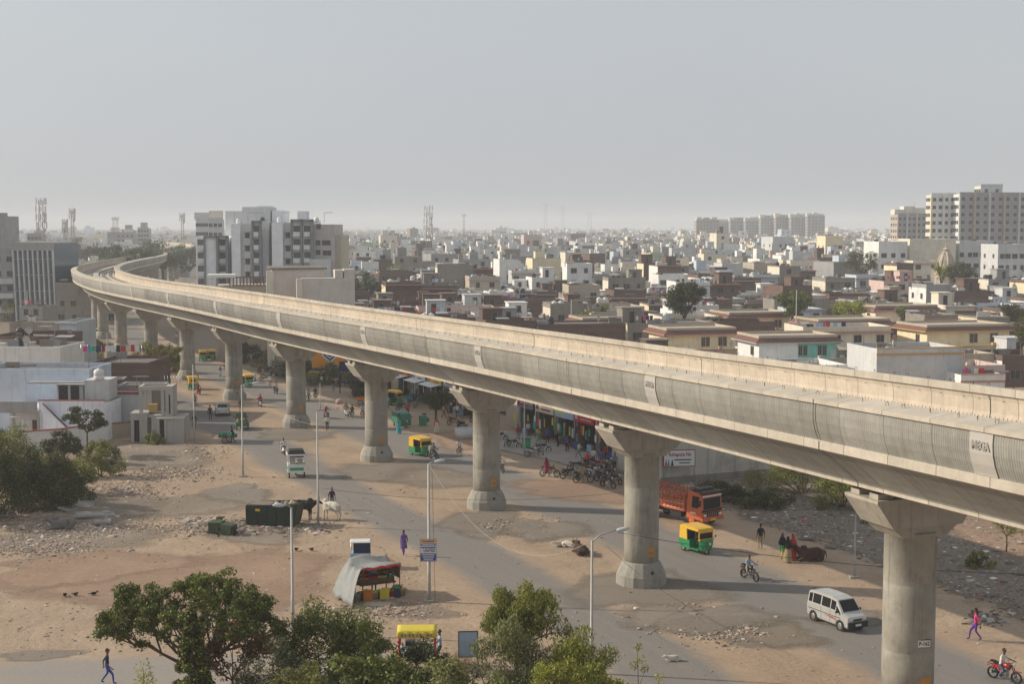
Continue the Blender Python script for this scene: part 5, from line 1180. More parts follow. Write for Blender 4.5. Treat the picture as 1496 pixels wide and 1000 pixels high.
# ---- masts
MM=mat('mast steel',(.30,.29,.28),.6,.2,3.,metal=.3); MRW=flat('mast antenna white',(.62,.60,.58),.6)
def mast(label,px,ytop,Y,h,w0,cl=2,name='telecom_mast',kind=0):
    zt=WZ(ytop,Y); z0=zt-h; t=thing(name,label,'mast',(WX(px,Y),Y,max(z0,0) if z0>0 else 0),0,'lattice masts of the town'); base=max(0,z0); H_=zt-base; b=MB(); n=int(H_/(w0*1.3))+2
    for k in range(n):
        a,c=k/n,(k+1)/n; wa,wc=w0*(1-.55*a),w0*(1-.55*c)
        for i,(sx,sy) in enumerate(((-1,-1),(1,-1),(1,1),(-1,1))):
            ex,ey=((1,-1),(1,1),(-1,1),(-1,-1))[i]; p=(sx*wa/2,sy*wa/2,H_*a); q=(sx*wc/2,sy*wc/2,H_*c); e=(ex*wc/2,ey*wc/2,H_*c)
            b.tube([p,q],.06,4,cap=False); b.tube([p,e],.035,3,cap=False); b.tube([q,e],.035,3,cap=False)
    b.build('lattice',MM,t)
    for k in range(cl):
        z=H_*(.99-.10*k)
        for i in range(5): a=2*math.pi*i/5+k; b=MB(); b.box((math.cos(a)*w0*.75,math.sin(a)*w0*.75,z),(.35,.25,2.0),0,rz=a); b.tube([(0,0,z),(math.cos(a)*w0*.75,math.sin(a)*w0*.75,z)],.04,4); b.build('antenna',MRW,t)
        if k: b=MB(); b.lathe([(.1,.3),(.5,0),(.55,-.2),(.1,-.2)],(w0*.6,-.6,z-1.4),10,0,'Y'); b.build('dish_antenna',MRW,t)
    if base>0:
        b=MB(); b.b2((-w0*1.6,-w0*1.6,-base),(w0*1.6,w0*1.6,-.02)); b.build('roof_base',WC['grey'],t)
    return t
mast('tall lattice mast with crowded antennas at the far left',63,293,430,24,2.0,4)
mast('left mast of the thinner pair right of the tallest left mast',97,324,480,14,1.2,3)
mast('taller right mast of the thinner pair right of the tallest left mast',108,308,500,17,1.4,2)
mast('lattice mast with stacked white antennas rising from the middle of the town',626,303,560,26,2.2,5)
mast('thin water-tower-like mast right of the central antenna mast',678,314,900,26,1.6,1)
mast('faint tall lattice pylon on the horizon right of the middle',797,298,1500,34,4,1)
mast('faint chimney-like pylon to the right of the tall faint pylon',822,302,1650,30,4,1)
mast('stubby faint tower on the horizon above the crowded roofs',861,312,1450,22,5,1)
mast('left of two short masts on the stepped hazy building',168,319,900,11,1.6,1)
mast('right of two short masts on the stepped hazy building',173,319,905,11,1.6,1)
mast('faint mast on the roofs left of the grey flats',268,314,620,16,1.5,2)
mast('far faint pylon near the right skyline left of the tall flats',1333,296,1700,30,3,1)
# ---------------------------------------------------------------- procedural rows of individual houses
def to_line(x,y):
    best=1e9;bu=0
    for i in range(len(VP)-1):
        a,b_=VP[i],VP[i+1]; d=b_-a; q=Vector((x,y))-a; tt=max(0,min(1,q.dot(d)/d.length_squared)); e=q-d*tt
        if e.length<best: best=e.length; bu=(d.x*q.y-d.y*q.x)
    return best*(1 if bu<0 else -1)   # + right of the deck
def free(x,y,r):
    for k in KEEP:
        if (x-k[0])**2+(y-k[1])**2<(k[2]+r)**2: return False
    return True
def place_words(x,y):
    px=CX+F_*x/y; py=HY+CH*F_/y
    a=('at the far left edge' if px<90 else 'left of the viaduct bend' if px<285 else 'beyond the grey flats' if px<500 else 'left of the central antenna mast' if px<625 else 'right of the central antenna mast' if px<720 else 'above the long brick wall' if px<830 else 'left of the tall leafy tree' if px<960 else 'behind the tall leafy tree' if px<1060 else 'above the grey plaster block' if px<1140 else 'above the yellow-ended brick terrace' if px<1250 else 'left of the temple spire' if px<1370 else 'right of the temple spire')
    b_='close behind the viaduct' if y<230 else 'in the nearer rows' if y<290 else 'in the middle rows' if y<350 else 'in the farther rows' if y<420 else 'in the hazy rows'
    return b_+' '+a
nh=0; used={}
pal=['white','white','white','white','ltgrey','ltgrey','ltgrey','grey','blue','pink','cream','beige','plaster','plaster','plaster','brick','brick','brick','brick','brick']
row=0; yy=176.
RZ=R(9)
while yy<560 and nh<262:
    xx=WX(-40,yy)-10
    while xx<WX(1540,yy)+6 and nh<262:
        w_=rnd.choice((6,8,10,14)) if yy<270 else rnd.choice((4.5,5.5,6.5,7.5,9)); x=xx+w_/2; y=yy+(x*math.tan(RZ)*.55)+rnd.uniform(-.6,.6); xx+=w_+(.15 if rnd.random()<.75 else rnd.uniform(2,5))
        if y<172 or y>600: continue
        u=to_line(x,y)
        if -26<u<27: continue
        px=CX+F_*x/y
        if u<0 and y<300: continue
        if not(-30<px<1530): continue
        d_=rnd.uniform(7.5,9.5); 
        if not free(x,y+d_/2,w_*.42): continue
        st=rnd.choice((1,1,2,2,2)) if y<285 else rnd.choice((1,2,2,2,3)) if y<345 else rnd.choice((1,2,2,3,3,4)); h=(3.2,6.2,9.1,11.8)[st-1]+rnd.uniform(-.4,.5)
        if u>0 and y<210: h=min(h,3.6); st=1
        c=rnd.choice(pal if y>340 or rnd.random()<.55 else ['brick','brick','brick','plaster','grey']); sd_=rnd.choice([None,'cream','white','cream','yellow']) if c in('brick','plaster','grey') else None
        tank=rnd.choice((0,0,1,1,-1,2,-2)); stair=rnd.choice((0,1,-1,0,0,0)); dish=rnd.choice((0,0,1))
        ft=('black water tank' if tank==1 else 'two black water tanks' if tank==2 else 'white water tank' if tank==-1 else 'two white water tanks' if tank==-2 else 'satellite dish' if dish else 'stair room' if stair else 'bare parapet')
        lab='%s %s house with %s, %s'%(CN[c],('single-storey','two-storey','three-storey','four-storey')[st-1],ft,place_words(x,y))
        if sd_: lab=lab.replace(' house',' house, %s flank'%CN[sd_],1)
        if lab in used:
            used[lab]+=1; near=min(((k[0]-x)**2+(k[1]-y)**2,k) for k in KEEP)[1]; lab=lab+(', in a wider lot' if w_>8 else ', a narrow one') if used[lab]==2 else lab
        else: used[lab]=1
        if len(lab.split())>16: lab=' '.join(lab.split()[:16])
        house(lab,x,y,w_,d_,h,RZ+R(rnd.uniform(-3,3)),c,wins=0 if c=='brick' and rnd.random()<.6 else max(1,int(w_/3)),sts=st,par=rnd.choice((.3,.8,.9)),stair=stair,tank=tank,dish=dish,side=sd_,sidew=y<330,balc=rnd.random()<.3,slab=rnd.choice((None,None,TRG,TRIM)),seed=nh+1)
        KEEP.append((x,y+d_/2,w_*.42,w_,d_,9)); nh+=1
    yy+=d_+ (1.0 if row%2 else 4.5) if True else 0; row+=1
print('individual houses',nh,'until',yy)
YEND=yy
# ---------------------------------------------------------------- the rest of the town as one mass
def town():
    g=np.random.default_rng(3); cols=['white','cream','ltgrey','grey','blue','pink','yellow','beige','plaster','brick','green']; pw=np.array([.30,.13,.17,.08,.06,.03,.03,.06,.07,.06,.01]); mats=[WC[c] for c in cols]+[ROOF,WIN]
    V=[];Fq=[];M=[]; n=0
    def boxv(cx,cy,z0,w,d,h,rz,mi,roof=True):
        nonlocal n
        c,s=math.cos(rz),math.sin(rz); L=[(-w/2,-d/2),(w/2,-d/2),(w/2,d/2),(-w/2,d/2)]; P=[(cx+x*c-y*s,cy+x*s+y*c) for x,y in L]
        V.extend([(x,y,z0) for x,y in P]+[(x,y,z0+h) for x,y in P]); Fq.extend([(n,n+1,n+5,n+4),(n+1,n+2,n+6,n+5),(n+2,n+3,n+7,n+6),(n+3,n,n+4,n+7),(n+4,n+5,n+6,n+7)]); M.extend([mi]*4+[len(cols) if roof else mi]); n+=8
    def quad(cx,cy,rz,x0,x1,z0,z1,yl):
        nonlocal n
        c,s=math.cos(rz),math.sin(rz); V.extend([(cx+x*c-yl*s,cy+x*s+yl*c,z) for x,z in((x0,z0),(x1,z0),(x1,z1),(x0,z1))]); Fq.append((n,n+1,n+2,n+3)); M.append(len(cols)+1); n+=4
    y=max(330,YEND-60.); cnt=0
    while y<5200:
        step=11+y*.008+(y>1500)*8; x=WX(-330,y)
        while x<WX(1830,y):
            w_=g.uniform(5,12)*(1+(y>1500)*.9); x+=w_*(.75 if g.random()<.7 else 1.2)+(g.random()<.08)*g.uniform(8,25); yy_=y+x*.08+g.uniform(-3,3)
            u=to_line(x,yy_) if yy_<1000 else 99
            if -22<u<24 or not free(x,yy_+4,w_*.35): continue
            if yy_<YEND-4 and u>0: continue
            px=CX+F_*x/yy_
            big=g.random()<(.03 if y>600 else .0); st=g.choice([1,2,2,2,3,3,4] if y>700 else [2,2,3,3,4]); h=st*3.1+g.uniform(-.3,.8)+(g.uniform(3,9) if big else 0)
            mi=int(g.choice(len(cols),p=pw/pw.sum())); rz=R(g.choice([9,12,4,-8,20])); d=g.uniform(8,12)*(1+(y>1500)*.6)
            boxv(x,yy_+d/2,-.2,w_,d,h+.2,rz,mi); cnt+=1
            if g.random()<.7: boxv(x+g.uniform(-.3,.3)*w_,yy_+d*.55,h,w_*g.uniform(.25,.5),d*.3,g.uniform(1.6,3.2),rz,int(g.choice(len(cols),p=pw/pw.sum())) if g.random()<.4 else mi)
            if g.random()<.6: boxv(x+g.uniform(-.35,.35)*w_,yy_+d*.25,h,1.2,1.2,1.4,rz,int(g.choice([0,0,3,8])),False)
            for _ in range(int(g.integers(0,4))): boxv(x+g.uniform(-.42,.42)*w_,yy_+d*g.uniform(.1,.9),h,g.uniform(.5,1.6),g.uniform(.5,1.4),g.uniform(.5,1.5),rz,int(g.choice([0,0,10,8,3,12])),False)
            if y<1900:
                for k in range(int(h//3.05)):
                    m_=max(1,int(w_//3.6))
                    for i in range(m_):
                        if g.random()<.75:
                            xc=-w_/2+w_*(i+.5)/m_; quad(x,yy_+d/2,rz,xc-.6,xc+.6,k*3.1+1.,k*3.1+2.3,-d/2-.03)
        y+=step
    me=nmesh('town_houses',np.array(V),np.array(Fq),mats,M); o=put('town_houses',me); tag(o,'hazy mass of small pale flat-roofed houses stretching to the horizon','houses',None,'stuff'); print('stuff houses',cnt)
town()
# ================================================================ left-hand houses
hpx('blue-white upper storey block of the white house complex at the left edge',-40,131,533,6.9,'blue',7,-3,Y=150,wins=1,tank=0,par=.5,sidew=False,name='house')
def white_house():
    Y=143; s=Y/F_; t=thing('white_house','white house with grey balcony, outside stair and red-topped walls at the left edge','house',(WX(0,Y),Y,0),0)
    X=lambda x:x*s; Z=lambda y:WZ(y,Y)
    W=wallm('bluish whitewash',(.74,.77,.84),.35,.15)
    def P(n,m,*bs):
        b=MB()
        for a,c in bs: b.b2(a,c)
        return b.build(n,m,t)
    P('wall',W,((X(52),0,-.2),(X(147),6.5,Z(592))),((X(0),1.6,-.2),(X(52)-.01,6.5,Z(600))))
    P('roof',ROOF,((X(53),.1,Z(592)),(X(146),6.4,Z(592)+.03)))
    P('upper_storey',WC['ltgrey'],((X(60),4.0,Z(592)+.03),(X(104),6.9,Z(566)-.2)),((X(104.1),3.6,Z(592)+.03),(X(140),6.9,Z(557)-.3)))
    P('terrace_parapet',W,((X(52),-.05,Z(592)),(X(147),.12,Z(586))))
    P('coping',flat('red oxide paint',(.30,.06,.05),.8),((X(52)-.05,-.09,Z(586)),(X(147)+.05,.16,Z(586)+.10)))
    P('eave_slab',WC['grey'],((X(20),3.2,Z(566)),(X(104),4.4,Z(566)+.14)))
    for x0,x1 in((63,77),(81,94)): P('door',DOOR if 0 else WIN,((X(x0),3.94,Z(592)+.05),(X(x1),3.99,Z(592)+1.55)))
    P('door',FRM,((X(100),3.92,Z(592)+.05),(X(103.5),3.99,Z(592)+1.5)))
    P('balcony',WC['grey'],((X(18),-1.0,Z(602)),(X(54),1.55,Z(602)+.2)),((X(18),-1.0,Z(602)+.2),(X(54),-.88,Z(602)+1.15)),((X(0)-3,-1.0,Z(602)),(X(18)-.02,1.55,Z(602)+.2)),((X(0)-3,-1.0,Z(602)+.2),(X(18)-.02,-.9,Z(602)+1.15)))
    for x in(17,53): P('porch_post',WC['grey'],((X(x),-.95,-.1),(X(x)+.22,-.73,Z(602))))
    P('door',DOOR,((X(34),1.52,0),(X(44),1.59,2.1))); P('window',WIN,((X(50),1.52,.9),(X(52.5),1.59,2.0)))
    b=MB(); b.add([(X(62),-.9,Z(590)),(X(106),-.9,.9),(X(106),-.9,-.1),(X(62),-.9,-.1),(X(62),-.06,Z(590)),(X(106),-.06,.9),(X(106),-.06,-.1),(X(62),-.06,-.1)],[(0,3,2,1),(0,1,5,4),(1,2,6,5),(3,0,4,7)]); b.build('outside_stair',W,t)
    b=MB(); b.tube([(X(62),-.92,Z(588)),(X(106),-.92,1.05)],.09,6); b.build('stair_rail',flat('dark rail',(.08,.04,.035),.7),t)
    put('water_tank',TANKW,t,(X(125),3.9,Z(557)-.3)); KEEP.append((WX(60,Y),Y+3,9,8,6,0)); return t
white_house()
def ywall(label,pts,h,m,cop,name='boundary_wall',th=.22):
    t=thing(name,label,'wall',(pts[0].x,pts[0].y,0),0); o=pts[0]; b=MB(); c=MB()
    for a,d in zip(pts,pts[1:]):
        v=d-a; L=v.length; an=math.atan2(v.y,v.x); m_=(a+d)/2-o; b.box((m_.x,m_.y,h/2-.05),(L+.0,th,h+.1),0,rz=an); c.box((m_.x,m_.y,h+.055),(L+.05,th+.1,.1),0,rz=an)
    b.build('wall_panel',m,t); c.build('coping',cop,t); return t
ROX=flat('red oxide paint',(.30,.06,.05),.8)
ywall('white-washed boundary wall with red coping in front of the white house',[G(28,662),G(90,657),G(158,646)],2.0,WC['white'],ROX)
ywall('short bare plaster plot wall beside the concrete gate tower',[G(162,641),G(214,636)],1.5,WC['beige'],ROX)
hpx('long pale aqua plastered shed with red line along its top, beside the gate tower',146,214,577,4.6,'turq' if 0 else 'ltgrey',8,-2,Y=150,wins=0,par=.2,clutter=2,trim=ROX,sidew=False,name='shed')
hpx('dark bare brick house behind the aqua shed, laundry hanging above it',128,216,529,6.6,'brick',9,-2,Y=160,wins=0,par=.4,sidew=False)
hpx('stained whitewashed house with a pair of narrow windows at the left edge',-20,88,509,7.4,'white',8,-4,Y=172,wins=3,sts=2,par=.4,sidew=False,tank=1,dish=1,clutter=9)
hpx('brown brick house with large tiled roof strip behind the whitewashed one',-20,80,492,7.6,'brick',10,-4,Y=186,wins=0,par=.5,tank=2,sidew=False,clutter=10,dish=1)
hpx('pale blue cube house with overhanging slab, left of the pier bases',84,111,472,7.8,'blue',8,-4,Y=212,wins=0,par=.3,slab=TRG,sidew=False)
hpx('low brown roofed house left of the pale blue cube house',10,84,474,7.,'plaster',8,-4,Y=222,wins=1,par=.3,tank=1,sidew=False)
hpx('grey shuttered shop house under the glass-fronted office',26,62,448,6,'grey',8,-4,Y=285,wins=2,sts=2,par=.3)
hpx('low white walled shop row beside the far road',62,112,458,4.2,'white',6,-4,Y=262,wins=3,par=.3)
# clothesline on the brick house roof
t=thing('clothesline','clothesline with pink, green, blue, red and white washing above the dark brick house','clothesline',(WX(116,166),166,6.65),0); b=MB(); L_=WX(205,166)-WX(116,166)
b.tube([(0,0,0),(0,0,1.5)],.03,5); b.tube([(L_,0,0),(L_,0,1.5)],.03,5); b.tube([(0,0,1.45),(L_/2,0,1.3),(L_,0,1.45)],.012,4); b.build('posts_and_line',STEEL,t)
x=.2
for k,c in enumerate(['pink','turq','green','navy','maroon','white','white','black','red','cream','red','white','turq']):
    w_=rnd.uniform(.35,.62); b=MB(); b.box((x+w_/2,0,1.02+rnd.uniform(-.05,.08)),(w_,.03,rnd.uniform(.6,.85)),0,top=(.95,1)); b.build('garment',PAL[c],t); x+=w_+.06; b.v and None
    if x>L_-.5: break
# concrete gate tower
def gate():
    p=G(238,643); t=thing('gate_tower','unfinished grey concrete gate structure with tall open bays beside the road','gate structure',(p.x,p.y,0),R(4)); m=WC['plaster']; m=wallm('gate concrete',(.42,.40,.37),.3,.12)
    def P(n,mm,*bs):
        b=MB()
        for a,c in bs: b.b2(a,c)
        b.build(n,mm,t)
    P('roof_frame',m,((-2.1,-1.6,5.35),(1.35,-1.35,5.75)),((-2.1,.9,5.35),(1.35,1.15,5.75)),((-2.1,-1.35,5.35),(-1.8,.9,5.75)),((1.0,-1.35,5.35),(1.35,.9,5.75)),((.55,-1.35,5.5),(1.0,.9,5.7)))
    for x,y in((-2.05,-1.55),(-2.05,.8),(.15,-1.55)): P('column',m,((x,y,-.1),(x+.32,y+.32,5.35)))
    P('tall_wall',m,((.62,-1.6,-.1),(1.34,1.1,5.35)),((-1.7,.75,2.9),(-1.2,.95,5.35)))
    P('bay_shade_panel',wallm('gate bay shade',(.20,.19,.175),.3,.2),((-1.79,.9,2.9),(.6,1.05,5.34)))  # added dark panel stands for the shadow inside the open bays
    P('doorway_shade',MDK,((.13,-2.3,.0),(.59,-1.9,2.4)),((-2.6,-1.2,.05),(-2.06,-.9,2.28)))  # dark blocks paint the shade inside the door openings
    P('mid_beam',m,((-1.72,-1.5,2.55),(.62,1.0,2.75)))
    P('side_room',m,((-2.9,-1.7,-.1),(-2.6,.6,2.9)),((-2.05,-1.72,-.1),(-1.25,.6,2.9)),((-2.6,-1.7,2.3),(-2.05,-1.4,2.9)),((-2.95,-1.75,2.9),(-1.2,.65,3.05)),((-2.6,.3,-.1),(-2.05,.6,2.9)))
    P('front_room',m,((-.15,-2.5,-.1),(.12,-1.62,2.45)),((.6,-2.5,-.1),(.85,-1.62,2.45)),((-.2,-2.55,2.45),(2.6,-1.6,2.6)),((.86,-2.45,-.1),(2.55,-1.65,2.44)),((1.36,-1.6,-.1),(2.6,1.0,2.6)))
    P('slot_window',WIN,((.95,-1.63,2.9),(1.1,-1.59,4.9))); P('slot_window',WIN,((-2.45,-1.5,.2),(-2.2,-1.45,2.1)))
    b=MB(); b.box((-.9,0,3.35),(.9,.7,.8)); b.build('yellow_crate',flat('dusty ochre',(.45,.30,.10),.8),t)
    b=MB()
    for k in range(6): b.tube([(.1+k*.32,1.1,5.7),(.1+k*.32,1.1,6.6)],.025,4)
    b.build('column_bars',STEEL,t)
gate()
# ================================================================ shops under the far side of the viaduct
SGN=['red','lightblue','purple','grey','navy','yellow','pink','cream','orange','white']
def frame_at(t_,u):
    s=s_of(t_); x,y,dx,dy,T=at_s(s); return Vector((x+dy*u,y-dx*u,0)),math.atan2(-dy,-dx)
def shop(t_,label,w,sign,sign2,goods,h=3.5,wall='plaster',u=20.5,shut=False,name='shop'):
    p,rz=frame_at(t_,u); t=thing(name,label,'shop',p,rz,'shops facing the far side of the viaduct')
    b=MB(); b.b2((-w/2,.9,0),(w/2,8,h)); b.b2((-w/2,0,0),(-w/2+.22,.9,h)); b.b2((w/2-.22,0,0),(w/2,.9,h)); b.b2((-w/2+.22,0,2.75),(w/2-.22,.9,h)); b.build('wall',WC[wall],t)
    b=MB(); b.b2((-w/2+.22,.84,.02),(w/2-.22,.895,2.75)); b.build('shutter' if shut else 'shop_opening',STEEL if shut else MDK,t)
    aw=rnd.random()<.4
    b=MB(); b.add([(-w/2,-1.7,2.75),(w/2,-1.7,2.75),(w/2,-.01,3.05),(-w/2,-.01,3.05),(-w/2,-1.7,2.71),(w/2,-1.7,2.71),(w/2,-.01,3.01),(-w/2,-.01,3.01)],[(0,1,2,3),(4,7,6,5),(0,4,5,1),(0,3,7,4),(1,5,6,2)]); (b.build('awning',WC[rnd.choice(['ltgrey','blue','beige','cream'])],t) if aw else 0)
    for x in(-w/2+.1,w/2-.1) if aw else (-w/2+.1,): b=MB(); b.tube([(x,-1.62 if aw else -.3,0),(x,-1.62 if aw else -.3,2.75)],.04,6); b.build('awning_post',STEEL,t)
    if sign:
        b=MB(); b.box((0,-.30,h-.05),(w-.2,.1,1.35),0); b.b2((-w/2+.3,-.25,h-.1),(w/2-.3,-.01,h-.02),1); 
        for k in range(3): b.box((rnd.uniform(-.2,.2)*w,-.365,h+.35-k*.36),(w*rnd.uniform(.3,.62),.02,.13),1)
        b.box((-w*.36,-.365,h-.05),(.5,.02,.8),1); b.build('sign_board',[PAL[sign],PAL[sign2]],t)
    n=0
    for k in range(goods):
        c=rnd.choice(['red','pink','white','yellow','green','navy','purple','orange','cream','turq','lightblue']); x=rnd.uniform(-w/2+.3,w/2-.3)
        b=MB(); b.box((x,rnd.uniform(-1.5,.6),rnd.uniform(1.5,2.15)),(rnd.uniform(.2,.4),.06,rnd.uniform(.6,.95)),0,top=(.7,1)); b.build('hanging_goods',PAL[c],t)
    for k in range(goods//3):
        b=MB(); b.box((rnd.uniform(-w/2+.5,w/2-.5),rnd.uniform(-.6,.4),.35),(rnd.uniform(.5,1.1),.5,.7)); b.build('counter',PAL[rnd.choice(['blue','brown','grey','lightblue'])],t)
    return t
shop(5.30,'shop with purple shutter nearest the big plaster wall',4.2,'purple','white',3,shut=False)
shop(5.48,'clothes shop behind the packed motorcycles, pink garments hanging',4.4,'navy','white',12)
shop(5.66,'shop with blue lettered board and light awning left of the motorcycles',4.4,'lightblue','red',10)
shop(5.84,'shop with red and grey signboard and a blue counter on the pavement',4.2,'red','lightblue',9)
shop(6.01,'shop with the sky-blue and yellow board above hanging red and yellow goods',4.2,'lightblue','yellow',10)
shop(6.18,'shop with pale pink-grey banner and snack garlands at the corner pavement',4.2,'cream','maroon',8)
shop(6.36,'shop with small blue poster beside the brown house gate',3.8,'grey','maroon',5)
hz0,rz0=frame_at(6.68,21.5)
house('brown painted house with a tall slatted gate between the two shop rows',hz0.x,hz0.y,7.5,9,6.2,rz0,'beige',wins=1,sts=1,par=.5,loc=hz0,sidew=False,name='house',group='houses behind the shop row')
shop(6.98,'dark shop behind the street tree, white sign with a red mark on its board',4.2,'white','red',6)
shop(7.16,'shop with striped dark board left of the street tree',4.2,'grey','white',6)
shop(7.34,'shop with yellow and pink boards over parked motorcycles',4.4,'yellow','pink',6)
shop(7.53,'shop with white boards at the left of the yellow-board shop',4.2,'white','grey',5)
shop(7.75,'dim shop with orange hoarding right of the sixth pier',4.6,'orange','navy',4)
shop(8.0,'yellow painted shop front behind the orange billboard',5,'orange','white',3,wall='yellow')
shop(8.5,'dusty grey repair shop left of the orange billboard',6,None,None,6,wall='grey')
shop(8.85,'grey shed with scrap in front, seen between the fifth and sixth piers',6,None,None,5,wall='plaster')
shop(9.25,'dark shed beyond the parked rickshaws',6,None,None,3,wall='grey')
# raised pavement before the shops
A_=[frame_at(t_,13.8+.9*math.sin(t_*7))[0] for t_ in np.linspace(5.55,6.45,10)]; B_=[frame_at(t_,19.6)[0] for t_ in np.linspace(5.55,6.45,10)]
b=MB(); n=len(A_); V=[(p.x,p.y,z) for z in(.15,-.05) for L in(A_,B_) for p in L]
b.add(V,[(i+1,i,n+i,n+i+1) for i in range(n-1)]+[(i,i+1,2*n+i+1,2*n+i) for i in range(n-1)]+[(0,2*n,3*n,n),(n-1,2*n-1,4*n-1,3*n-1)]); o=b.build('pavement',wallm('pavement concrete',(.30,.275,.25),.1,.3)); tag(o,kind='structure')
# plaster wall with the lettered sign
a_=G(966,707); an=R(24)
t=thing('plaster_building','big grey-cream plastered windowless building with a lettered sign on its left corner','building',a_,an); b=MB(); b.b2((0,0,-.1),(13.5,9,5.2)); b.build('wall',wallm('stained plaster',(.52,.50,.44),.5,.35),t); b=MB(); b.b2((-.1,-.06,-.1),(13.6,-.003,.5)); b.build('plinth',WC['plaster'],t)
s_=thing('shop_sign','white framed sign with red italic lettering on the corner of the plaster building','sign',G(967,707)+Vector((0,-.5,0)),R(8)); b=MB(); b.box((1.45,0,2.25),(2.8,.08,1.45),0); b.box((1.45,-.02,2.25),(2.68,.08,1.33),1); b.build('board',[PAL['maroon'],WHT],s_)
text_mb('Ashapura Nx',.46,.004,'lettering',flat('maroon lettering',(.28,.02,.05),.6),s_,(1.5,-.066,2.58),(math.pi/2,0,0),.008,.82)
b=MB(); 
for k,c in enumerate((1.25,.9)): pass
b.box((1.75,-.065,2.12),(1.5,.01,.09)); b.box((1.9,-.065,1.85),(.95,.01,.08)); b.build('small_print',PAL['navy'],s_); b=MB()
for k,(x,c) in enumerate(((.28,0),(.50,1),(.82,2))): b.prism([(x-.12,1.62),(x+.12,1.62),(x+.05,1.98),(x-.05,1.98)],-.07,-.055,'Y',c); b.ball((x,-.06,2.06),(.06,.02,.07),8,c,4)
b.build('painted_figures',[PAL['pink'],PAL['turq'],PAL['navy']],s_)
for x in(.1,2.8): b=MB(); b.tube([(x,.06,0),(x,.06,3)],.035,6); b.build('sign_post',STEEL,s_)
# orange billboard with blue diamond emblem
p,rz=frame_at(7.9,17.5); t=thing('billboard','orange billboard with blue and white diamond emblem beyond the fifth pier','billboard',G(480,560),R(6)); b=MB(); b.box((0,0,3.6),(4.6,.16,3.0),0); b.box((0,-.02,2.0),(4.6,.18,.34),1); b.build('board',[flat('billboard orange',(.72,.30,.03),.6),PAL['blue']],t)
b=MB(); 
for r_,y,mi in((1.25,-.09,0),(.98,-.105,1),(.62,-.12,0),(.42,-.135,1)): b.prism([(.25-r_,4.0),(.25,4.0-r_*.9),(.25+r_,4.0),(.25,4.0+r_*.9)],y,y+.014,'Y',mi)
b.build('emblem',[WHT,PAL['blue']],t)
for x in(-1.6,1.6): b=MB(); b.tube([(x,.15,0),(x,.15,4.8)],.09,8); b.build('post',STEEL,t)
# ================================================================ poles, lamps, wires, signs
PST=mat('galvanised pole',(.42,.41,.39),.6,.15,2.,.3,.2)
def pole(label,px,yb,yt,r=.075,arm=None,lamp=None,flag=None,group='street light poles',Y=None,name='street_lamp'):
    p=G(px,yb) if Y is None else Vector((WX(px,Y),Y,0)); h=WZ(yt,p.y); t=thing(name,label,'street lamp' if lamp else 'pole',p,0,group)
    b=MB(); b.tube([(0,0,-.2),(0,0,h*.3),(0,0,h*.3+.02),(0,0,h)],[r*1.35,r*1.25,r*1.0,r*.75],10); b.build('pole',PST,t); b=MB(); b.b2((-.3,-.3,0),(.3,.3,.12)); b.build('footing',CPb,t)
    if lamp:
        ax,ay,az=lamp; b=MB(); b.tube([(0,0,h-.1),(ax*.3,ay*.3,h+az*.5),(ax,ay,h+az)],.035,6); b.build('arm',PST,t)
        d=Vector((ax,ay,0)).normalized(); b=MB(); b.ball((0,0,0),(.40,.15,.10),12,0,6); o=b.build('lamp_head',flat('lamp housing',(.50,.55,.58),.4),t,(ax+d.x*.3,ay+d.y*.3,h+az)); o.rotation_euler=(0,R(-6),math.atan2(d.y,d.x))
    return t,h,p
LP1,h1,p1=pole('grey street lamp with round head left of the leafy front trees',428,925,742,lamp=(-.35,-.25,.20))
pole('plain tall pole beside the white cow and the rubbish container',465,770,603,.07,name='utility_pole')
pole('plain pole on the lot edge, left of the white food cart',355,697,563,.07,lamp=(.9,.3,.15))
LPs,hs_,ps=pole('pole carrying the blue and white lettered board',627,880,678,.08,lamp=(.35,.2,.1))
LPb,hb,pb=pole('silver street lamp with a long flat head in front of the second pier',864,985,790,.075,lamp=(1.25,.45,.42))
pole('thin pole standing at the edge of the dump behind the white van',1248,845,752,.06,Y=None,name='utility_pole')
pole('slim pole by the concrete gate tower',284,648,533,.07,name='utility_pole')
pole('pole at the pavement corner beside the parked motorcycle',766,664,578,.07,name='utility_pole')
pole('pole on the lit roadside left of the ninth pier',157,520,487,.06,name='utility_pole')
pole('pole in front of the tall fins of the glass-fronted office',66,478,420,.09,name='utility_pole')
pole('left-edge pole near the balcony flats',41,478,425,.08,name='utility_pole')
pole('thin pole rising in front of the round green tree behind the viaduct',1164,520,424,.09,Y=225,name='utility_pole')
pole('small curved lamp post by the porch of the white house',35,655,612,.05,lamp=(-.5,-.1,.15))
pole('pole beside the lettered shop sign',958,712,600,.06,name='utility_pole')
pole('pole behind the fourth pier in front of the yellow-board shop',468,600,560,.05,name='utility_pole')
def wire(label,a,b_,sag,r=.012,m=BLK,n=24):
    a=Vector(a);b_=Vector(b_); t=thing('cable',label,'cable',a,0,'overhead cables'); w=MB(); w.tube([tuple((b_-a)*k/n-Vector((0,0,sag*4*(k/n)*(1-k/n)))) for k in range(n+1)],r,4); w.build('wire',m,t)
CBW=flat('pale cable',(.40,.37,.33),.7)
top=ps+Vector((0,0,hs_)); topb=pb+Vector((0,0,hb))
wire('pale cable sagging from the lettered-board pole across the near road to the silver lamp',top,topb,2.6,.013,CBW)
wire('dark wire running right from the silver lamp past the second pier',topb+Vector((1.3,.4,.3)),Vector((38,62,7.)),1.2,.014)
wire('thin vertical drop wire beside the lettered-board pole',top+Vector((.2,0,-.1)),ps+Vector((.35,0,.1)),0,.010)
wire('pale guy rope slanting over the second pier base',pb+Vector((1.0,4,5.5)),G(1010,888),.3,.014,CBW)
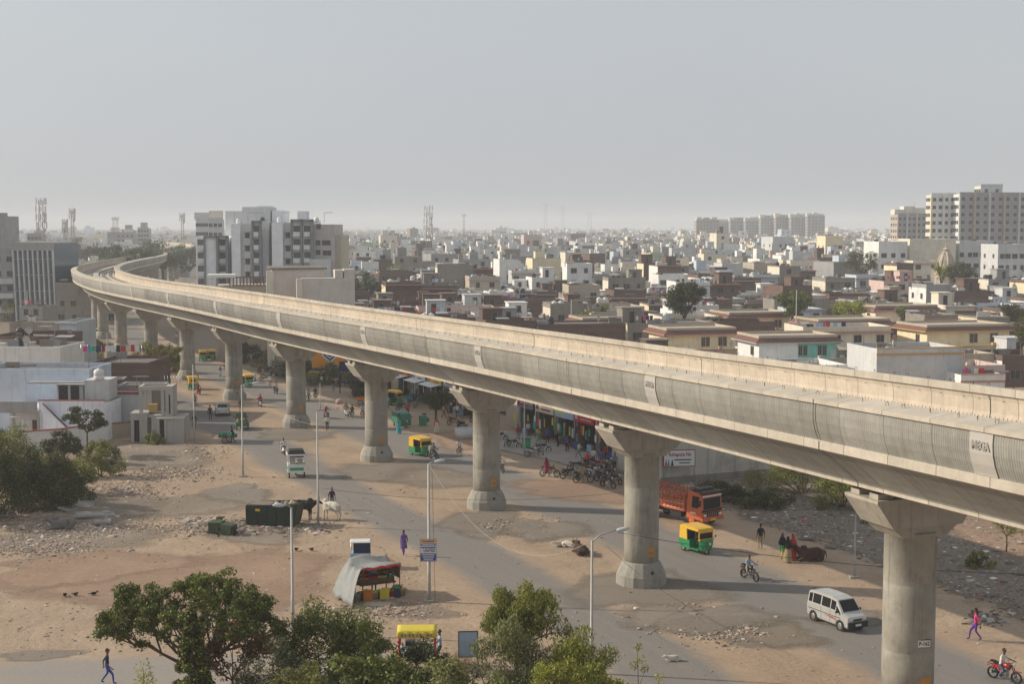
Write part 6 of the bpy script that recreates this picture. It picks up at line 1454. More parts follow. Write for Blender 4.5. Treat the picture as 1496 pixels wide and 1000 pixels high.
wire('thin dark cable lying over the dust left of the lettered-board pole',G(470,773)+Vector((0,0,3)),G(980,768)+Vector((0,0,3)),1.0,.012)
wire('upper roadside cable between the two left poles',G(465,770)+Vector((0,0,7.5)),G(355,697)+Vector((0,0,7.8)),.5,.010,CBW)
# lettered board on the pole
Yb=ps.y; z=WZ(804,Yb); t=thing('pole_sign','blue, white and orange lettered board strapped to the pole by the fruit stall','sign',(ps.x-.03,ps.y-.14,z),R(3)); b=MB(); b.box((0,0,0),(.96,.03,1.34),0); b.box((0,-.012,0),(.92,.03,1.30),1); b.box((0,-.018,.54),(.90,.03,.20),2); b.box((0,-.018,.34),(.86,.03,.13),3); b.box((0,-.018,.17),(.86,.03,.08),3); b.box((0,-.018,-.40),(.90,.03,.44),3)
for k in range(3): b.box((0,-.022,-.27-k*.13),(.74-.1*k,.03,.05),1)
b.box((0,-.022,.34),(.7,.03,.04),1); b.box((.0,-.022,.54),(.7,.03,.07),3); b.build('board',[BLK,WHT,flat('sign orange',(.75,.38,.05),.6),flat('sign blue',(.06,.09,.32),.6)],t)
text_mb('UNITED',.27,.003,'lettering',flat('lettering dark blue',(.04,.05,.16),.6),t,(.07,-.032,-.02),(math.pi/2,0,0),.006,.72)
t=thing('notice_board','pale grey framed notice board half hidden by the front tree','notice board',G(684,972),R(4)); b=MB(); b.box((0,0,1.05),(1.0,.05,1.35),0); b.box((0,-.012,1.05),(.9,.05,1.25),1); b.build('board',[BLK,PAL['lightblue']],t); 
for x in(-.48,.48): b=MB(); b.tube([(x,.03,0),(x,.03,1.7)],.02,5); b.build('leg',BLK,t)
# ================================================================ street stalls and carts
def cloth(fn,nu,nv,name,m,parent,th=.02):
    V=[];Fs=[]
    for j in range(nv):
        for i in range(nu): V.append(fn(i/(nu-1),j/(nv-1)))
    Fs=[(j*nu+i,j*nu+i+1,(j+1)*nu+i+1,(j+1)*nu+i) for j in range(nv-1) for i in range(nu-1)]
    b=MB(); b.add(V,Fs,0,True); o=b.build(name,m,parent); md=o.modifiers.new('t','SOLIDIFY'); md.thickness=th; return o
TARP=mat('grey tarpaulin',(.25,.26,.255),.6,.15,2.5,.2)
p=G(540,872); SR=Matrix.Rotation(R(28),3,'Z'); t=thing('fruit_stall','fruit stall under a sagging grey tarpaulin with crates of fruit on the dusty lot','market stall',p,R(28))
def tf(u,v):
    x=-2.0+3.6*u; y=-1.0+2.2*v; z=1.92+.22*v+.10*math.sin(u*9+v*3)-.12*math.sin(math.pi*v)+.12*math.sin(v*7)*u
    if u<.32: q=(.32-u)/.32; z=2.0-1.85*q**1.2+.05*math.sin(v*19+q*3); x=-.85-1.15*q**.8+.07*math.sin(v*15); y-=1.15*q*(1-v)
    return (x,y-.25*max(0,.3-u),z)
cloth(tf,34,18,'tarpaulin',TARP,t)
cloth(lambda u,v:(-.8+2.4*u,-1.02-.02*math.sin(u*20),2.0-.14*v+.04*math.sin(u*17)),24,3,'red_fringe',PAL['red'],t)
for x,y in((-.8,-.95),(1.55,-.95),(1.55,1.1),(-.8,1.1)): b=MB(); b.tube([(x,y,0),(x,y,2.05)],.03,6); b.build('post',BARK,t)
b=MB(); b.b2((-.75,-.5,.78),(1.5,.9,.86)); b.build('table',BARK,t)
for x,y in((-.6,-.4),(1.4,-.4),(-.6,.8),(1.4,.8)): b=MB(); b.tube([(x,y,0),(x,y,.8)],.03,5); b.build('leg',BARK,t)
def crate_of(label,loc,fruit,w=.5,d=.4,group='fruit crates at the stall',cr='brown',hh=.25):
    c=thing('fruit_crate',label,'crate',loc,R(rnd.uniform(-8,8)),group); b=MB(); b.b2((-w/2,-d/2,0),(w/2,d/2,.03))
    for s in(-1,1): b.b2((s*w/2-.012,-d/2,.03),(s*w/2+.012,d/2,hh)); b.b2((-w/2,s*d/2-.012,.03),(w/2,s*d/2+.012,hh))
    b.build('box',PAL[cr],c); b=MB()
    for i in range(5):
        for j in range(4): b.ball((-w*.38+w*.19*i,-d*.35+d*.23*j,hh-.02+rnd.uniform(0,.07)),.055,7,0,5)
    b.build('fruit',PAL[fruit],c)
pl=lambda x,y,z:p+SR@Vector((x,y,z))
for k,(x,y,z,f,c,lab) in enumerate([(-.45,-.25,.87,'orange','brown','crate of oranges at the left front of the stall table'),(.15,-.25,.87,'red','brown','crate of red fruit next to the oranges on the stall table'),(.7,-.25,.87,'yellow','brown','crate of yellow fruit in the middle of the stall table'),(1.2,-.25,.87,'green','brown','crate of green fruit at the right front of the stall table'),(-.2,.4,.95,'orange','maroon','back row crate of oranges on the stall table'),(.6,.45,.95,'orange','brown','back row crate of large oranges right of the other'),(1.2,.45,.95,'yellow','brown','back row crate of yellow fruit at the right end'),
    (-.45,-.85,.0,'orange','orange','orange crate standing on the ground in front of the stall'),(.62,-.9,.0,'yellow','yellow','yellow crate standing on the ground at the stall front'),(1.35,-.85,.0,'green','navy','dark basket of green fruit at the right foot of the stall')]): crate_of(lab,pl(x,y,z),f,.52,.42,cr=c,hh=.28 if z>.1 else .55)
_st=[o for o in bpy.data.objects if o.get('label','').startswith('fruit stall under')][0]
cloth(lambda u,v:(-.8+2.35*u,1.08+.04*math.sin(u*15),2.05-1.6*v),16,6,'back_cloth',flat('brown sacking',(.16,.09,.05),.95),_st)
cloth(lambda u,v:(1.56+.03*math.sin(v*9),-.9+1.95*u,2.0-.9*v),10,6,'side_cloth',flat('brown sacking',(.16,.09,.05),.95),_st)
for k in range(9): b=MB(); q=R(40*k); b.ball((-.65+.27*k,.95-.05*(k%3),1.25+.18*(k%2)),(.16,.12,.16),8,0,5); b.build('hanging_fruit',PAL[['orange','yellow','red'][k%3]],_st)
for k,(x,y,w_,c) in enumerate(((-.75,-.55,.35,'brown'),(-.1,-.75,.42,'khaki'),(.35,-.7,.3,'brown'),(1.0,-.8,.45,'maroon'),(1.7,-.75,.4,'khaki'),(-1.2,-.9,.3,'grey'),(1.75,-.1,.35,'brown'))):
    c_=thing('basket','round %s basket standing %s'%(c,['by the left stall post','between orange and yellow crates at the stall','left of the yellow ground crate','left of the dark fruit basket','outside the right stall post','under the hanging tarpaulin side','right of the stall, farther back'][k]),'basket',p+SR@Vector((x,y,0)),0,'baskets round the stall'); b=MB(); b.lathe([(w_*.6,0),(w_*.8,.42),(w_*.86,.45)],n=12); b.build('wall',PAL[c],c_); b=MB()
    for i in range(9): b.ball((w_*.45*math.cos(i*2.4),w_*.45*math.sin(i*2.4),.44),.07,6,0,4)
    b.build('fruit',PAL[['orange','yellow','green'][k%3]],c_)
t=thing('paving_slab','flat broken concrete slab lying in front of the fruit stall','slab',G(552,886),R(-5)); b=MB(); b.box((0,0,.06),(1.5,.8,.12),0); b.box((-.9,-.5,.05),(.7,.4,.1),0,rz=.4); b.build('slab',WC['beige'],t)
p=G(527,829); t=thing('push_cart','small vending cart with white roof and dark blue cloth behind the fruit stall','cart',p,R(5)); b=MB(); b.box((0,0,1.72),(1.35,1.0,.07),0,top=(.9,.9)); b.build('roof',WHT,t); b=MB(); b.box((.1,-.42,1.32),(1.1,.05,.72)); b.box((.6,0,1.32),(.05,.8,.72)); b.build('cloth',PAL['navy'],t); b=MB(); b.box((0,0,.75),(1.3,.95,.5)); b.build('body',PAL['lightblue'],t)
for x in(-.6,.6):
    for y in(-.42,.42): b=MB(); b.tube([(x,y,.3),(x,y,1.7)],.02,5); b.build('post',STEEL,t)
    add_wheel(t,.28,.05,x*1.1,0,STEEL,8)
p=G(610,978); t=thing('food_cart','red framed street cart with yellow canopy beside the front bushes','cart',p,R(2)); 
YC=flat('canopy yellow',(.62,.50,.05),.7)
cloth(lambda u,v:(-.98+1.96*u,-.72+1.3*v,2.08+.12*math.sin(math.pi*v)),10,8,'canopy_top',YC,t); cloth(lambda u,v:(-.98+1.96*u,-.73-.015*math.sin(u*30),2.08-.30*v),30,3,'canopy_valance',YC,t)
b=MB(); 
for k in range(9): b.box((-.72+k*.18,-.755,1.92),(.09,.012,.10))
b.build('valance_lettering',PAL['purple'],t)
for x in(-.88,.88):
    for y in(-.6,.5): b=MB(); b.tube([(x,y,.2),(x,y,2.1)],.045,6); b.build('post',PAL['red'],t)
b=MB(); b.b2((-.85,-.6,.65),(.85,.5,1.12)); b.build('counter',WHT,t); b=MB(); b.b2((-.78,-.5,1.12),(.78,.4,1.2)); b.build('counter_top',STEEL,t); b=MB(); b.b2((-.6,-.1,1.2),(-.1,.3,1.42)); b.b2((.05,-.2,1.2),(.5,.2,1.36)); b.build('pots',BLK,t)
for x in(-.9,.9): add_wheel(t,.33,.06,x,0,STEEL,10)
# white food cart on the near road
p=G(433,697); t=thing('food_cart','white glazed food cart with lettered roof boards rolling on the near road','cart',p,R(12)); b=MB(); b.b2((-.75,-.75,.45),(.75,1.0,1.2)); b.build('body',WHT,t); b=MB(); b.b2((-.82,-.85,2.0),(.82,1.1,2.12)); b.b2((-.80,-.84,1.78),(.80,-.78,2.0)); b.b2((-.84,-.8,1.78),(-.78,1.05,2.0)); b.build('roof',WHT,t)
b=MB(); b.box((0,-.0,2.3),(1.5,1.6,.3),0,top=(.8,.8)); b.build('roof_box',BLK,t); b=MB(); b.box((0,-.86,1.9),(1.2,.02,.12)); b.box((-.86,.1,1.9),(.02,1.4,.12)); b.build('lettering',PAL['navy'],t)
for x in(-.72,.72):
    for y in(-.72,.95): b=MB(); b.tube([(x,y,1.2),(x,y,2.0)],.03,5); b.build('post',WHT,t)
b=MB(); b.b2((-.6,-.5,1.2),(-.1,.5,1.6)); b.b2((.1,-.3,1.2),(.55,.5,1.5)); b.build('pots',STEEL,t); b=MB(); b.box((-.76,.1,.8),(.02,1.4,.3)); b.box((0,-.76,.8),(1.2,.02,.25)); b.build('panel',PAL['green'],t)
for x in(-.66,.66): add_wheel(t,.30,.12,x,-.55,STEEL,full=True)
add_wheel(t,.30,.12,0,.95,STEEL,full=True)
# rubbish container
p=G(402,767); t=thing('rubbish_container','long dark green open rubbish container heaped with waste beside the cows','container',p,R(-9)); CG=mat('dark green container',(.03,.045,.035),.6,.3,2.,.4,.2)
b=MB(); b.prism([(-1.95,.12),(1.7,.12),(2.05,1.75),(-1.95,1.55)],-.9,-.84,'Y'); b.prism([(-1.95,.12),(1.7,.12),(2.05,1.75),(-1.95,1.55)],.84,.9,'Y'); b.b2((-1.95,-.84,.12),(-1.89,.84,1.55)); b.b2((-1.89,-.84,.12),(1.7,.84,.2)); b.add([(1.7,-.84,.12),(1.7,.84,.12),(2.05,.84,1.75),(2.05,-.84,1.75),(1.64,-.84,.12),(1.64,.84,.12),(1.99,.84,1.75),(1.99,-.84,1.75)],[(0,1,2,3),(4,7,6,5),(2,6,7,3)]); b.build('tub',CG,t)
for k in range(6): b=MB(); b.box((-1.8+k*.72,-.93,.85),(.07,.06,1.4)); b.build('rib',CG,t)
b=MB(); b.box((-1.0,-.98,1.25),(.35,.02,.18),0); b.build('painted_mark',YEL,t); b=MB(); b.box((-1.0,0,1.57),(1.6,1.5,.06)); b.build('lid',mat('rusty lid',(.20,.17,.14),.8,.3,2.),t); b=MB()
for k in range(24): b.ball((rnd.uniform(-.1,1.7),rnd.uniform(-.7,.7),1.5+rnd.uniform(0,.15)),(rnd.uniform(.1,.3),rnd.uniform(.1,.3),.14),7,k%4,4)
b.build('waste',[PAL['brown'],PAL['khaki'],PAL['grey'],PAL['cream']],t)
# broken green handcart
def handcart(label,loc,rz,col=GRN,load=None,name='handcart'):
    t=thing(name,label,'handcart',loc,rz); b=MB(); b.box((0,0,.62),(1.0,1.6,.07)); 
    for s in(-1,1): b.box((s*.5,0,.78),(.04,1.6,.28))
    b.box((0,.8,.78),(1.0,.04,.28)); b.build('tray',col,t); 
    for s in(-1,1): b=MB(); b.tube([(s*.4,.8,.62),(s*.36,1.7,.9)],.025,5); b.build('handle',BARK,t); add_wheel(t,.33,.05,s*.58,.1,BLK,8)
    if load:
        b=MB()
        for k in range(16): b.ball((rnd.uniform(-.4,.4),rnd.uniform(-.7,.7),.78+rnd.uniform(0,.2)),(rnd.uniform(.12,.22),)*3,7,0,4)
        b.build('load',PAL[load],t)
    return t
CGR=mat('faded green metal',(.055,.085,.04),.7,.3,2.5,.3)
t=thing('scrap_cart','broken green metal cart lying in two box halves left of the rubbish container','cart',G(326,781),R(-12)); b=MB(); b.box((-.62,.3,.48),(.85,1.1,.75),0,rz=.1,top=(1.1,1.05)); b.build('rear_box',CGR,t); b=MB(); b.box((.45,-.1,.42),(.85,.9,.72),0,rz=-.1,ry=.12,top=(1.05,1.0)); b.build('front_box',CGR,t); b=MB(); b.box((-.1,.1,.12),(2.2,.6,.10)); b.build('chassis',BLK,t); add_wheel(t,.30,.08,1.02,-.35,BLK,6); add_wheel(t,.30,.08,-.1,-.62,BLK,6)
handcart('handcart loaded with greens pushed across the near road by a man in dark clothes',G(333,648),R(78),BARK,'green')
# well ring
t=thing('concrete_ring','low round concrete ring wall beside the street tree','concrete ring',G(683,640),0); b=MB(); b.lathe([(1.3,0),(1.35,.95),(1.2,.98),(1.15,.1)],n=20); b.build('ring',WC['ltgrey'],t)
for k,(x,y,c,lab) in enumerate([(618,622,'green','square green bin beside the white scooter in front of the shops'),(769,656,'green','small green bin at the foot of the pavement pole'),(598,590,'turq','teal bin at the back of the parked motorcycles')]):
    t=thing('bin',lab,'bin',G(x,y),0); b=MB(); b.box((0,0,.5),(.8,.7,1.0),0,top=(1.1,1.1)); b.build('body',PAL[c],t); b=MB(); b.box((0,0,1.03),(.9,.8,.06)); b.build('rim',BLK,t)
t=thing('tea_stall','pinkish round-topped bundle on a low stand beside the far road','stall',G(496,598),0); b=MB(); b.lathe([(.35,.6),(.5,.8),(.42,1.15),(.1,1.25)],n=14); b.build('bundle',flat('faded pink',(.45,.28,.28),.9),t)
for a in range(3): b=MB(); b.tube([(.3*math.cos(a*2.1),.3*math.sin(a*2.1),.65),(.5*math.cos(a*2.1),.5*math.sin(a*2.1),0)],.03,5); b.build('leg',STEEL,t)
handcart('orange-sided handcart parked left of the fourth pier',G(530,592),R(70),PAL['orange'],None)
t=thing('wrecked_frame','dark metal sign frame standing by the far road right of the fifth pier','frame',G(510,575),R(10)); b=MB(); 
for x in(-1.2,1.2): b.tube([(x,0,0),(x,0,4.2)],.07,6)
b.box((0,0,3.6),(2.5,.1,1.3),0); b.tube([(-1.2,0,1.4),(1.2,0,1.4)],.05,6); b.build('frame',PAL['navy'],t)
# ================================================================ vehicles
make_van('silver-white van with dark bumper driving beside the nearest pier',G(1222,913),R(27)).scale=(.94,.94,.94)
make_truck('orange slat-sided cargo truck parked at the edge of the dump',G(989,759),R(38)).scale=(1.06,1.06,1.08)
A1=make_auto('green and yellow auto rickshaw driving just ahead of the orange truck',G(1019,807),R(30))
A2=copy_thing(A1,'green and yellow auto rickshaw beside the motorcycle with two riders',G(615,666),R(36))
A3=copy_thing(A1,'parked auto rickshaw, left of the pair right of the seventh pier',G(297,528),R(15))
A4=copy_thing(A1,'parked auto rickshaw, right of the pair right of the seventh pier',G(309,527),R(20))
A5=copy_thing(A1,'yellow-topped auto rickshaw half hidden by the slim pole near the gate tower',G(281,569),R(200))
A6=copy_thing(A1,'auto rickshaw almost hidden behind the right side of the sixth pier',G(361,566),R(30))
make_auto('green cargo three-wheeler with a box body right of the fourth pier',G(588,624),R(25),flat('dark teal green',(.02,.17,.10),.5),flat('dark teal green',(.02,.17,.10),.5),'box')
make_auto('old green goods three-wheeler seen from behind with heaped load',G(353,627),R(195),flat('old green paint',(.04,.14,.07),.6),flat('old green paint',(.04,.14,.07),.6),'open')
make_car('silver hatchback with red tail lights on the left of the sixth pier',G(325,606),R(192),SIL)
make_car('distant white car beside the tenth pier',G(141,491),R(15),WHT)
make_car('distant dark car between the ninth and tenth piers',G(163,468),R(15),PAL['navy'])
CBK=flat('bike paint black',(.03,.03,.035),.3); CRD=flat('bike paint red',(.35,.03,.03),.3); CSL=flat('bike paint silver',(.45,.45,.45),.3,.4)
B0=make_motorbike('black motorcycle ridden by the man in the light blue shirt',G(1095,848),R(28),CBK)
def bike(px,py,rz,label,paint=None,loc=None): 
    c=copy_thing(B0,label,loc or G(px,py),R(rz))
    if paint:
        for ch in c.children:
            if ch.name.startswith('fuel_tank'): ch.material_slots[0].link='OBJECT'; ch.material_slots[0].material=paint
    return c
S0_=make_motorbike('white scooter ridden away up the near road ahead of the food cart',G(414,664),R(200),WHT,True)
def scoot(px,py,rz,label,paint=None):
    c=copy_thing(S0_,label,G(px,py),R(rz))
    if paint:
        for ch in c.children:
            if ch.name.startswith('body_shell'): ch.material_slots[0].link='OBJECT'; ch.material_slots[0].material=paint
    return c
def rider(px,py,rz,top,bot,label,pose='ride',cap=None,back=.18):
    p=G(px,py); a=R(rz); p=p+Vector((-math.sin(a)*back,math.cos(a)*back,0)); return person(px,py,pose,rz,top,bot,label,loc=p,cap=cap,dz=-.03)
rider(1095,848,28,'lightblue','khaki','man in light blue shirt and khaki trousers riding the black motorcycle beside the shadow band')
bike(1467,996,40,'dark red motorcycle at the bottom right corner of the street',CRD); rider(1467,996,40,'white','denim','rider in pale shirt with dark backpack on the bottom right motorcycle')
bike(634,672,32,'motorcycle carrying two men in front of the small rickshaw'); rider(634,672,32,'grey','grey','front rider of the two-man motorcycle by the small rickshaw'); rider(634,672,32,'white','grey','pillion rider in white on the two-man motorcycle',back=.62)
rider(414,664,200,'white','navy','rider in white shirt on the white scooter heading up the near road','scoot')
scoot(380,595,205,'scooter with red rider on the patch right of the sixth pier',CSL); rider(380,595,205,'red','black','rider in red top on the scooter right of the sixth pier','scoot')
scoot(403,576,205,'dark scooter ridden by a man in a pale pink shirt left of the fifth pier',CBK); rider(403,576,205,'cream','black','man in pale pink-white shirt riding the dark scooter','scoot')
scoot(322,551,10,'white scooter coming towards the sixth pier on its left side'); rider(322,551,10,'purple','grey','rider in dark purple on the white scooter left of the sixth pier','scoot')
bike(477,612,25,'motorcycle ridden by the man in red left of the fourth pier'); rider(477,612,25,'red','grey','man in red shirt riding a motorcycle left of the fourth pier',cap='white')
scoot(507,609,20,'white scooter carrying two people left of the fourth pier'); rider(507,609,20,'khaki','grey','front rider on the white scooter left of the fourth pier','scoot'); rider(507,609,20,'black','black','pillion passenger on the white scooter left of the fourth pier','scoot',back=.6)
bike(731,690,22,'motorcycle emerging from behind the third pier'); rider(731,690,22,'cream','brown','rider half hidden behind the third pier')
scoot(290,577,30,'red scooter between the slim pole and the half hidden rickshaw',CRD); rider(290,577,30,'brown','black','rider on the red scooter near the slim pole','scoot')
scoot(104,478,10,'blue scooter on the far road at the left',PAL['blue']); rider(104,478,10,'white','blue','man in white riding the blue scooter on the far left road','scoot')
BC=make_bicycle('bicycle ridden right of the small rickshaw by a man in a white shirt',G(671,666),R(20))
rider(671,666,20,'white','grey','man in white shirt cycling between the small rickshaw and the third pier','sitbike')
for px,py,rz,top,bot,w_ in((548,613,25,'white','denim','white shirt cycling nearest the fourth pier'),(530,611,22,'lightblue','maroon','light shirt cycling just left of the fourth pier'),(451,586,15,'lightblue','grey','blue shirt cycling right of the fifth pier'),(461,584,18,'black','brown','dark shirt cycling beside the blue-shirted one'),(514,611,200,'brown','black','brown top pushing a bicycle between scooters')):
    copy_thing(BC,'bicycle under the person in '+w_,G(px,py),R(rz)); rider(px,py,rz,top,bot,'person in '+w_,'sitbike')
# parked machines
k=0
for px,py,rz,lab in((832,700,110,'leftmost of the motorcycles packed before the clothes shop, rear wheel on the lit dust'),(852,706,100,'motorcycle in the pack beside the man in khaki'),(868,698,60,'motorcycle with silver tank in the middle of the shop pack'),(880,705,50,'motorcycle at the front of the shop pack'),(888,713,42,'nearest motorcycle of the shop pack, turned to the road'),(878,688,70,'motorcycle at the back of the shop pack by the post'),(893,700,35,'rightmost motorcycle of the shop pack beside the second pier'),(862,684,95,'rear motorcycle of the pack under the awning'),(892,684,60,'motorcycle tucked behind the pack against the shop'),
    (749,656,75,'black motorcycle standing on the pavement edge left of the pole'),(792,662,95,'black motorcycle on the pavement before the hanging goods'),(803,697,80,'thin motorcycle at the kerb behind the woman in maroon'),
    (546,592,60,'motorcycle at the left of the row behind the fourth pier'),(560,588,50,'second motorcycle of the row behind the fourth pier'),(575,585,55,'third motorcycle of the row behind the fourth pier'),(588,600,120,'motorcycle lying close to the green cargo box'),(602,595,40,'motorcycle at the right of the row by the teal bin'),(663,622,60,'dark motorcycle by the concrete ring'),(676,628,40,'motorcycle half hidden behind the concrete ring'),(695,618,50,'motorcycle in the shade right of the street tree'),
    (388,556,120,'motorcycle at the left end of the row by the sixth pier'),(400,552,60,'motorcycle in the row right of the sixth pier'),(372,560,20,'motorcycle close to the right side of the sixth pier'),(384,545,70,'motorcycle behind the row right of the sixth pier'),(446,552,60,'dark motorcycle in shade right of the fifth pier'),(340,535,80,'grey motorcycle parked right of the rickshaw pair')):
    bike(px,py,rz,lab,[None,CBK,CSL,None,CBK,CRD][k%6]); k+=1
for px,py,rz,lab,pt in((622,616,30,'silver and blue scooter in front of the green bin',CSL),(372,553,15,'white scooter in the row by the sixth pier',None),(690,636,60,'white covered scooter beside the concrete ring',None),(414,550,30,'pale scooter under dusty bushes right of the sixth pier',CSL),(334,541,100,'silver scooter parked beside the rickshaw pair',CSL)):
    scoot(px,py,rz,lab,pt)
# ================================================================ people on foot
person(590,813,'walk',200,'purple','violet','person in long purple tunic walking away across the dust',dress=('purple','kurta'))
person(485,745,'stand',20,'black','grey','man in black shirt and grey trousers standing by the white cow holding something orange')
person(157,1001,'walk',100,'navy','blue','man in dark shirt and blue jeans walking on the side road at bottom left')
person(643,971,'reach',-80,'lightblue','black','man in pale blue shirt serving himself at the yellow canopy cart')
person(1111,803,'stand',185,'black','khaki','man in black top with a dark bag standing at the dump edge')
person(1143,818,'stand',20,'black','yellow','woman in black shawl and yellow trousers in the group by the lying bull',dress=('green','kurta'),scarf='black')
person(1151,823,'stand',160,'black','khaki','woman in black top and long olive skirt, middle of the group by the lying bull',dress=('khaki','long'),scarf='black')
person(1158,820,'stand',200,'red','orange','woman in red and orange sari at the right of the group by the lying bull',dress=('red','long'),scarf='red')
person(1425,937,'walk',-100,'pink','violet','girl in pink top and purple leggings walking by the dump at right',hair=True)
person(583,634,'stand',20,'turq','turq','woman in turquoise beside the green cargo three-wheeler',dress=('turq','long'))
person(638,634,'walk',10,'red','cream','woman in red and cream standing below the street tree',dress=('cream','long'))
person(798,698,'walk',-60,'maroon','grey','woman in maroon walking at the kerb in front of the pavement',dress=('maroon','kurta'),scarf='maroon')
person(851,707,'stand',190,'khaki','khaki','man all in khaki standing beside the packed motorcycles')
person(857,686,'bend',170,'red','black','person in red shirt leaning over the packed motorcycles')
person(867,682,'stand',180,'white','black','person in white top behind the packed motorcycles')
person(878,684,'stand',160,'purple','grey','person in lilac top at the back of the packed motorcycles')
person(478,630,'walk',15,'white','black','man with white shirt and black bag walking left of the fourth pier base')
person(307,615,'stand',180,'black','black','person in black crossing behind the silver hatchback')
person(285,596,'walk',10,'khaki','brown','person in brown beside the slim pole by the gate tower')
person(284,628,'stand',0,'black','black','dark dressed person standing at the foot of the slim pole')
person(341,648,'push',-100,'navy','black','man in dark clothes pushing the loaded handcart')
person(352,604,'stand',190,'black','red','person in dark and red standing right of the silver hatchback')
person(378,538,'stand',0,'grey','black','person in grey among the machines by the sixth pier')
person(546,868,'stand',10,'lightblue','denim','fruit seller in blue standing inside the tarpaulin stall')
person(838,640,'stand',20,'white','grey','shopkeeper in white under the clothes shop awning')
person(772,640,'stand',30,'white','navy','person in white at the snack shop front')
person(814,655,'stand',60,'black','black','person in black in front of the blue counter shop')
person(122,478,'stand',180,'red','black','person in red on the far left road')
person(404,560,'stand',0,'black','grey','man standing behind the row of machines right of the sixth pier')
person(610,575,'stand',0,'white','grey','person in white before the yellow-board shop')
person(280,488,'stand',30,'orange','navy','tiny person in orange near the seventh pier')
person(675,600,'stand',0,'blue','grey','person in blue in the shade right of the street tree')
# ================================================================ animals
make_cow('black cow with up-curved horns standing behind the rubbish container',G(443,760),R(78),mat('black hide',(.02,.018,.016),.7,.2,3.),1.08)
make_cow('white cow facing the black cow beside the tall pole',G(484,760),R(-118),mat('white hide',(.60,.56,.48),.8,.15,2.),1.0)
make_cow('dark brown bull lying at the edge of the dump near the women',G(1186,820),R(-75),mat('brown hide',(.06,.03,.022),.7,.3,3.),1.15,lying=True,head_up=.25)
make_cow('grey cow lying on the rubble at the far left',G(93,774),R(-80),mat('grey hide',(.16,.15,.14),.8,.3,3.),1.05,lying=True)
make_cow('dark brown bull lying with its back to the road right of the goats',G(849,811),R(-160),mat('dark brown hide',(.045,.025,.018),.7,.3,3.),.95,lying=True)
make_cow('white goat lying at the left of the resting pair on the median',G(818,799),R(-60),MATS['white hide'],.50,lying=True,name='goat',cat='goat',hump=False)
make_cow('pale goat lying at the right of the resting pair on the median',G(829,800),R(70),MATS['white hide'],.55,lying=True,name='goat',cat='goat',hump=False)
make_cow('small reddish brown dog standing left of the rubbish container',G(321,765),R(60),MATS['brown hide'],.38,name='dog',cat='dog',hump=False,horns=False)
make_cow('white dog lying on the near road at the bottom right',G(984,967),R(-80),MATS['white hide'],.42,lying=True,name='dog',cat='dog',hump=False,horns=False)
bb=MB(); bb.ball((0,0,.10),(.07,.13,.07),8,0,5); bb.ball((0,-.14,.17),(.04,.045,.045),6,0,4); bb.box((0,.17,.10),(.06,.14,.02)); bb.box((0,-.2,.17),(.012,.03,.012)); bird_m=bb.mesh('bird',PAL['black'])
for i,(x,y,w_) in enumerate(((95,873,'dark bird on the bare lot, leftmost of the row of three'),(110,872,'dark bird on the bare lot, middle of the row of three'),(137,871,'dark bird on the bare lot, right end of the row of three'),(203,871,'lone dark bird on bare dust, left above the big foreground tree'),(304,880,'dark bird on the dust just above the big foreground tree crown'),(355,886,'dark bird at the right shoulder of the big foreground tree'),(433,806,'dark bird on the dust left of the blue-clothed vending cart'),(455,806,'dark bird on the dust closest to the blue-clothed vending cart'))):
    o=put('bird',bird_m,None,G(x,y)); o.rotation_euler=(0,0,i); o.scale=(1.4,1.4,1.4); tag(o,w_,'bird','birds on the dusty lot')
# drivers and more of the street crowd
person(1019,807,'scoot',30,'khaki','khaki','driver in khaki seated in the auto rickshaw ahead of the orange truck',loc=G(1019,807)+Vector((-.02,.3,-.1)),s=.88)
person(615,666,'scoot',36,'khaki','grey','driver of the rickshaw beside the two-man motorcycle',loc=G(615,666)+Vector((-.02,.3,-.1)),s=.88)
cw=[(395,566,'stand',0,'white','grey','man in white waiting right of the sixth pier base'),(425,557,'walk',90,'blue','black','man in blue walking behind the dark scooter rider'),(436,560,'stand',0,'red','black','person in red in the shade left of the fifth pier shaft'),(470,566,'walk',60,'cream','brown','person in cream crossing the far road shoulder right of the fifth pier'),(487,572,'stand',20,'black','grey','dark dressed man near the pink bundle'),(520,574,'walk',-90,'white','navy','man in white and navy by the metal sign frame'),
(538,582,'stand',0,'brown','black','person in brown left of the fourth pier in the shade'),(566,598,'stand',10,'lightblue','grey','man in light blue behind the green cargo box'),(596,610,'walk',40,'red','navy','person in red between the teal bin and the turquoise woman'),(606,598,'stand',0,'black','khaki','man in black and khaki by the row of machines'),(648,612,'walk',80,'yellow','maroon','woman in yellow and maroon beneath the street tree'),(655,604,'stand',0,'navy','grey','man in navy at the dark shop door'),
(668,612,'stand',15,'white','black','man in white and black behind the concrete ring'),(700,625,'walk',-70,'green','brown','person in green passing the brown house'),(716,632,'stand',0,'cream','navy','person in cream before the slatted gate'),(757,646,'stand',10,'maroon','grey','man in maroon by the pavement pole'),(786,648,'walk',50,'yellow','green','woman in yellow walking on the pavement'),(800,650,'stand',0,'blue','navy','man in blue before the garlands shop'),
(828,662,'stand',20,'purple','black','person in purple behind the kerb motorcycle'),(846,672,'walk',-60,'cream','grey','man in cream stepping off the pavement end'),(886,676,'stand',0,'red','navy','person in red at the purple-shutter shop'),(898,690,'stand',0,'grey','black','man in grey by the rightmost machine of the pack'),(331,512,'walk',20,'black','black','dark figure crossing the far road left of the sixth pier top'),(258,500,'stand',0,'white','grey','tiny figure in white beyond the eighth pier')]
for a in cw: person(*a)
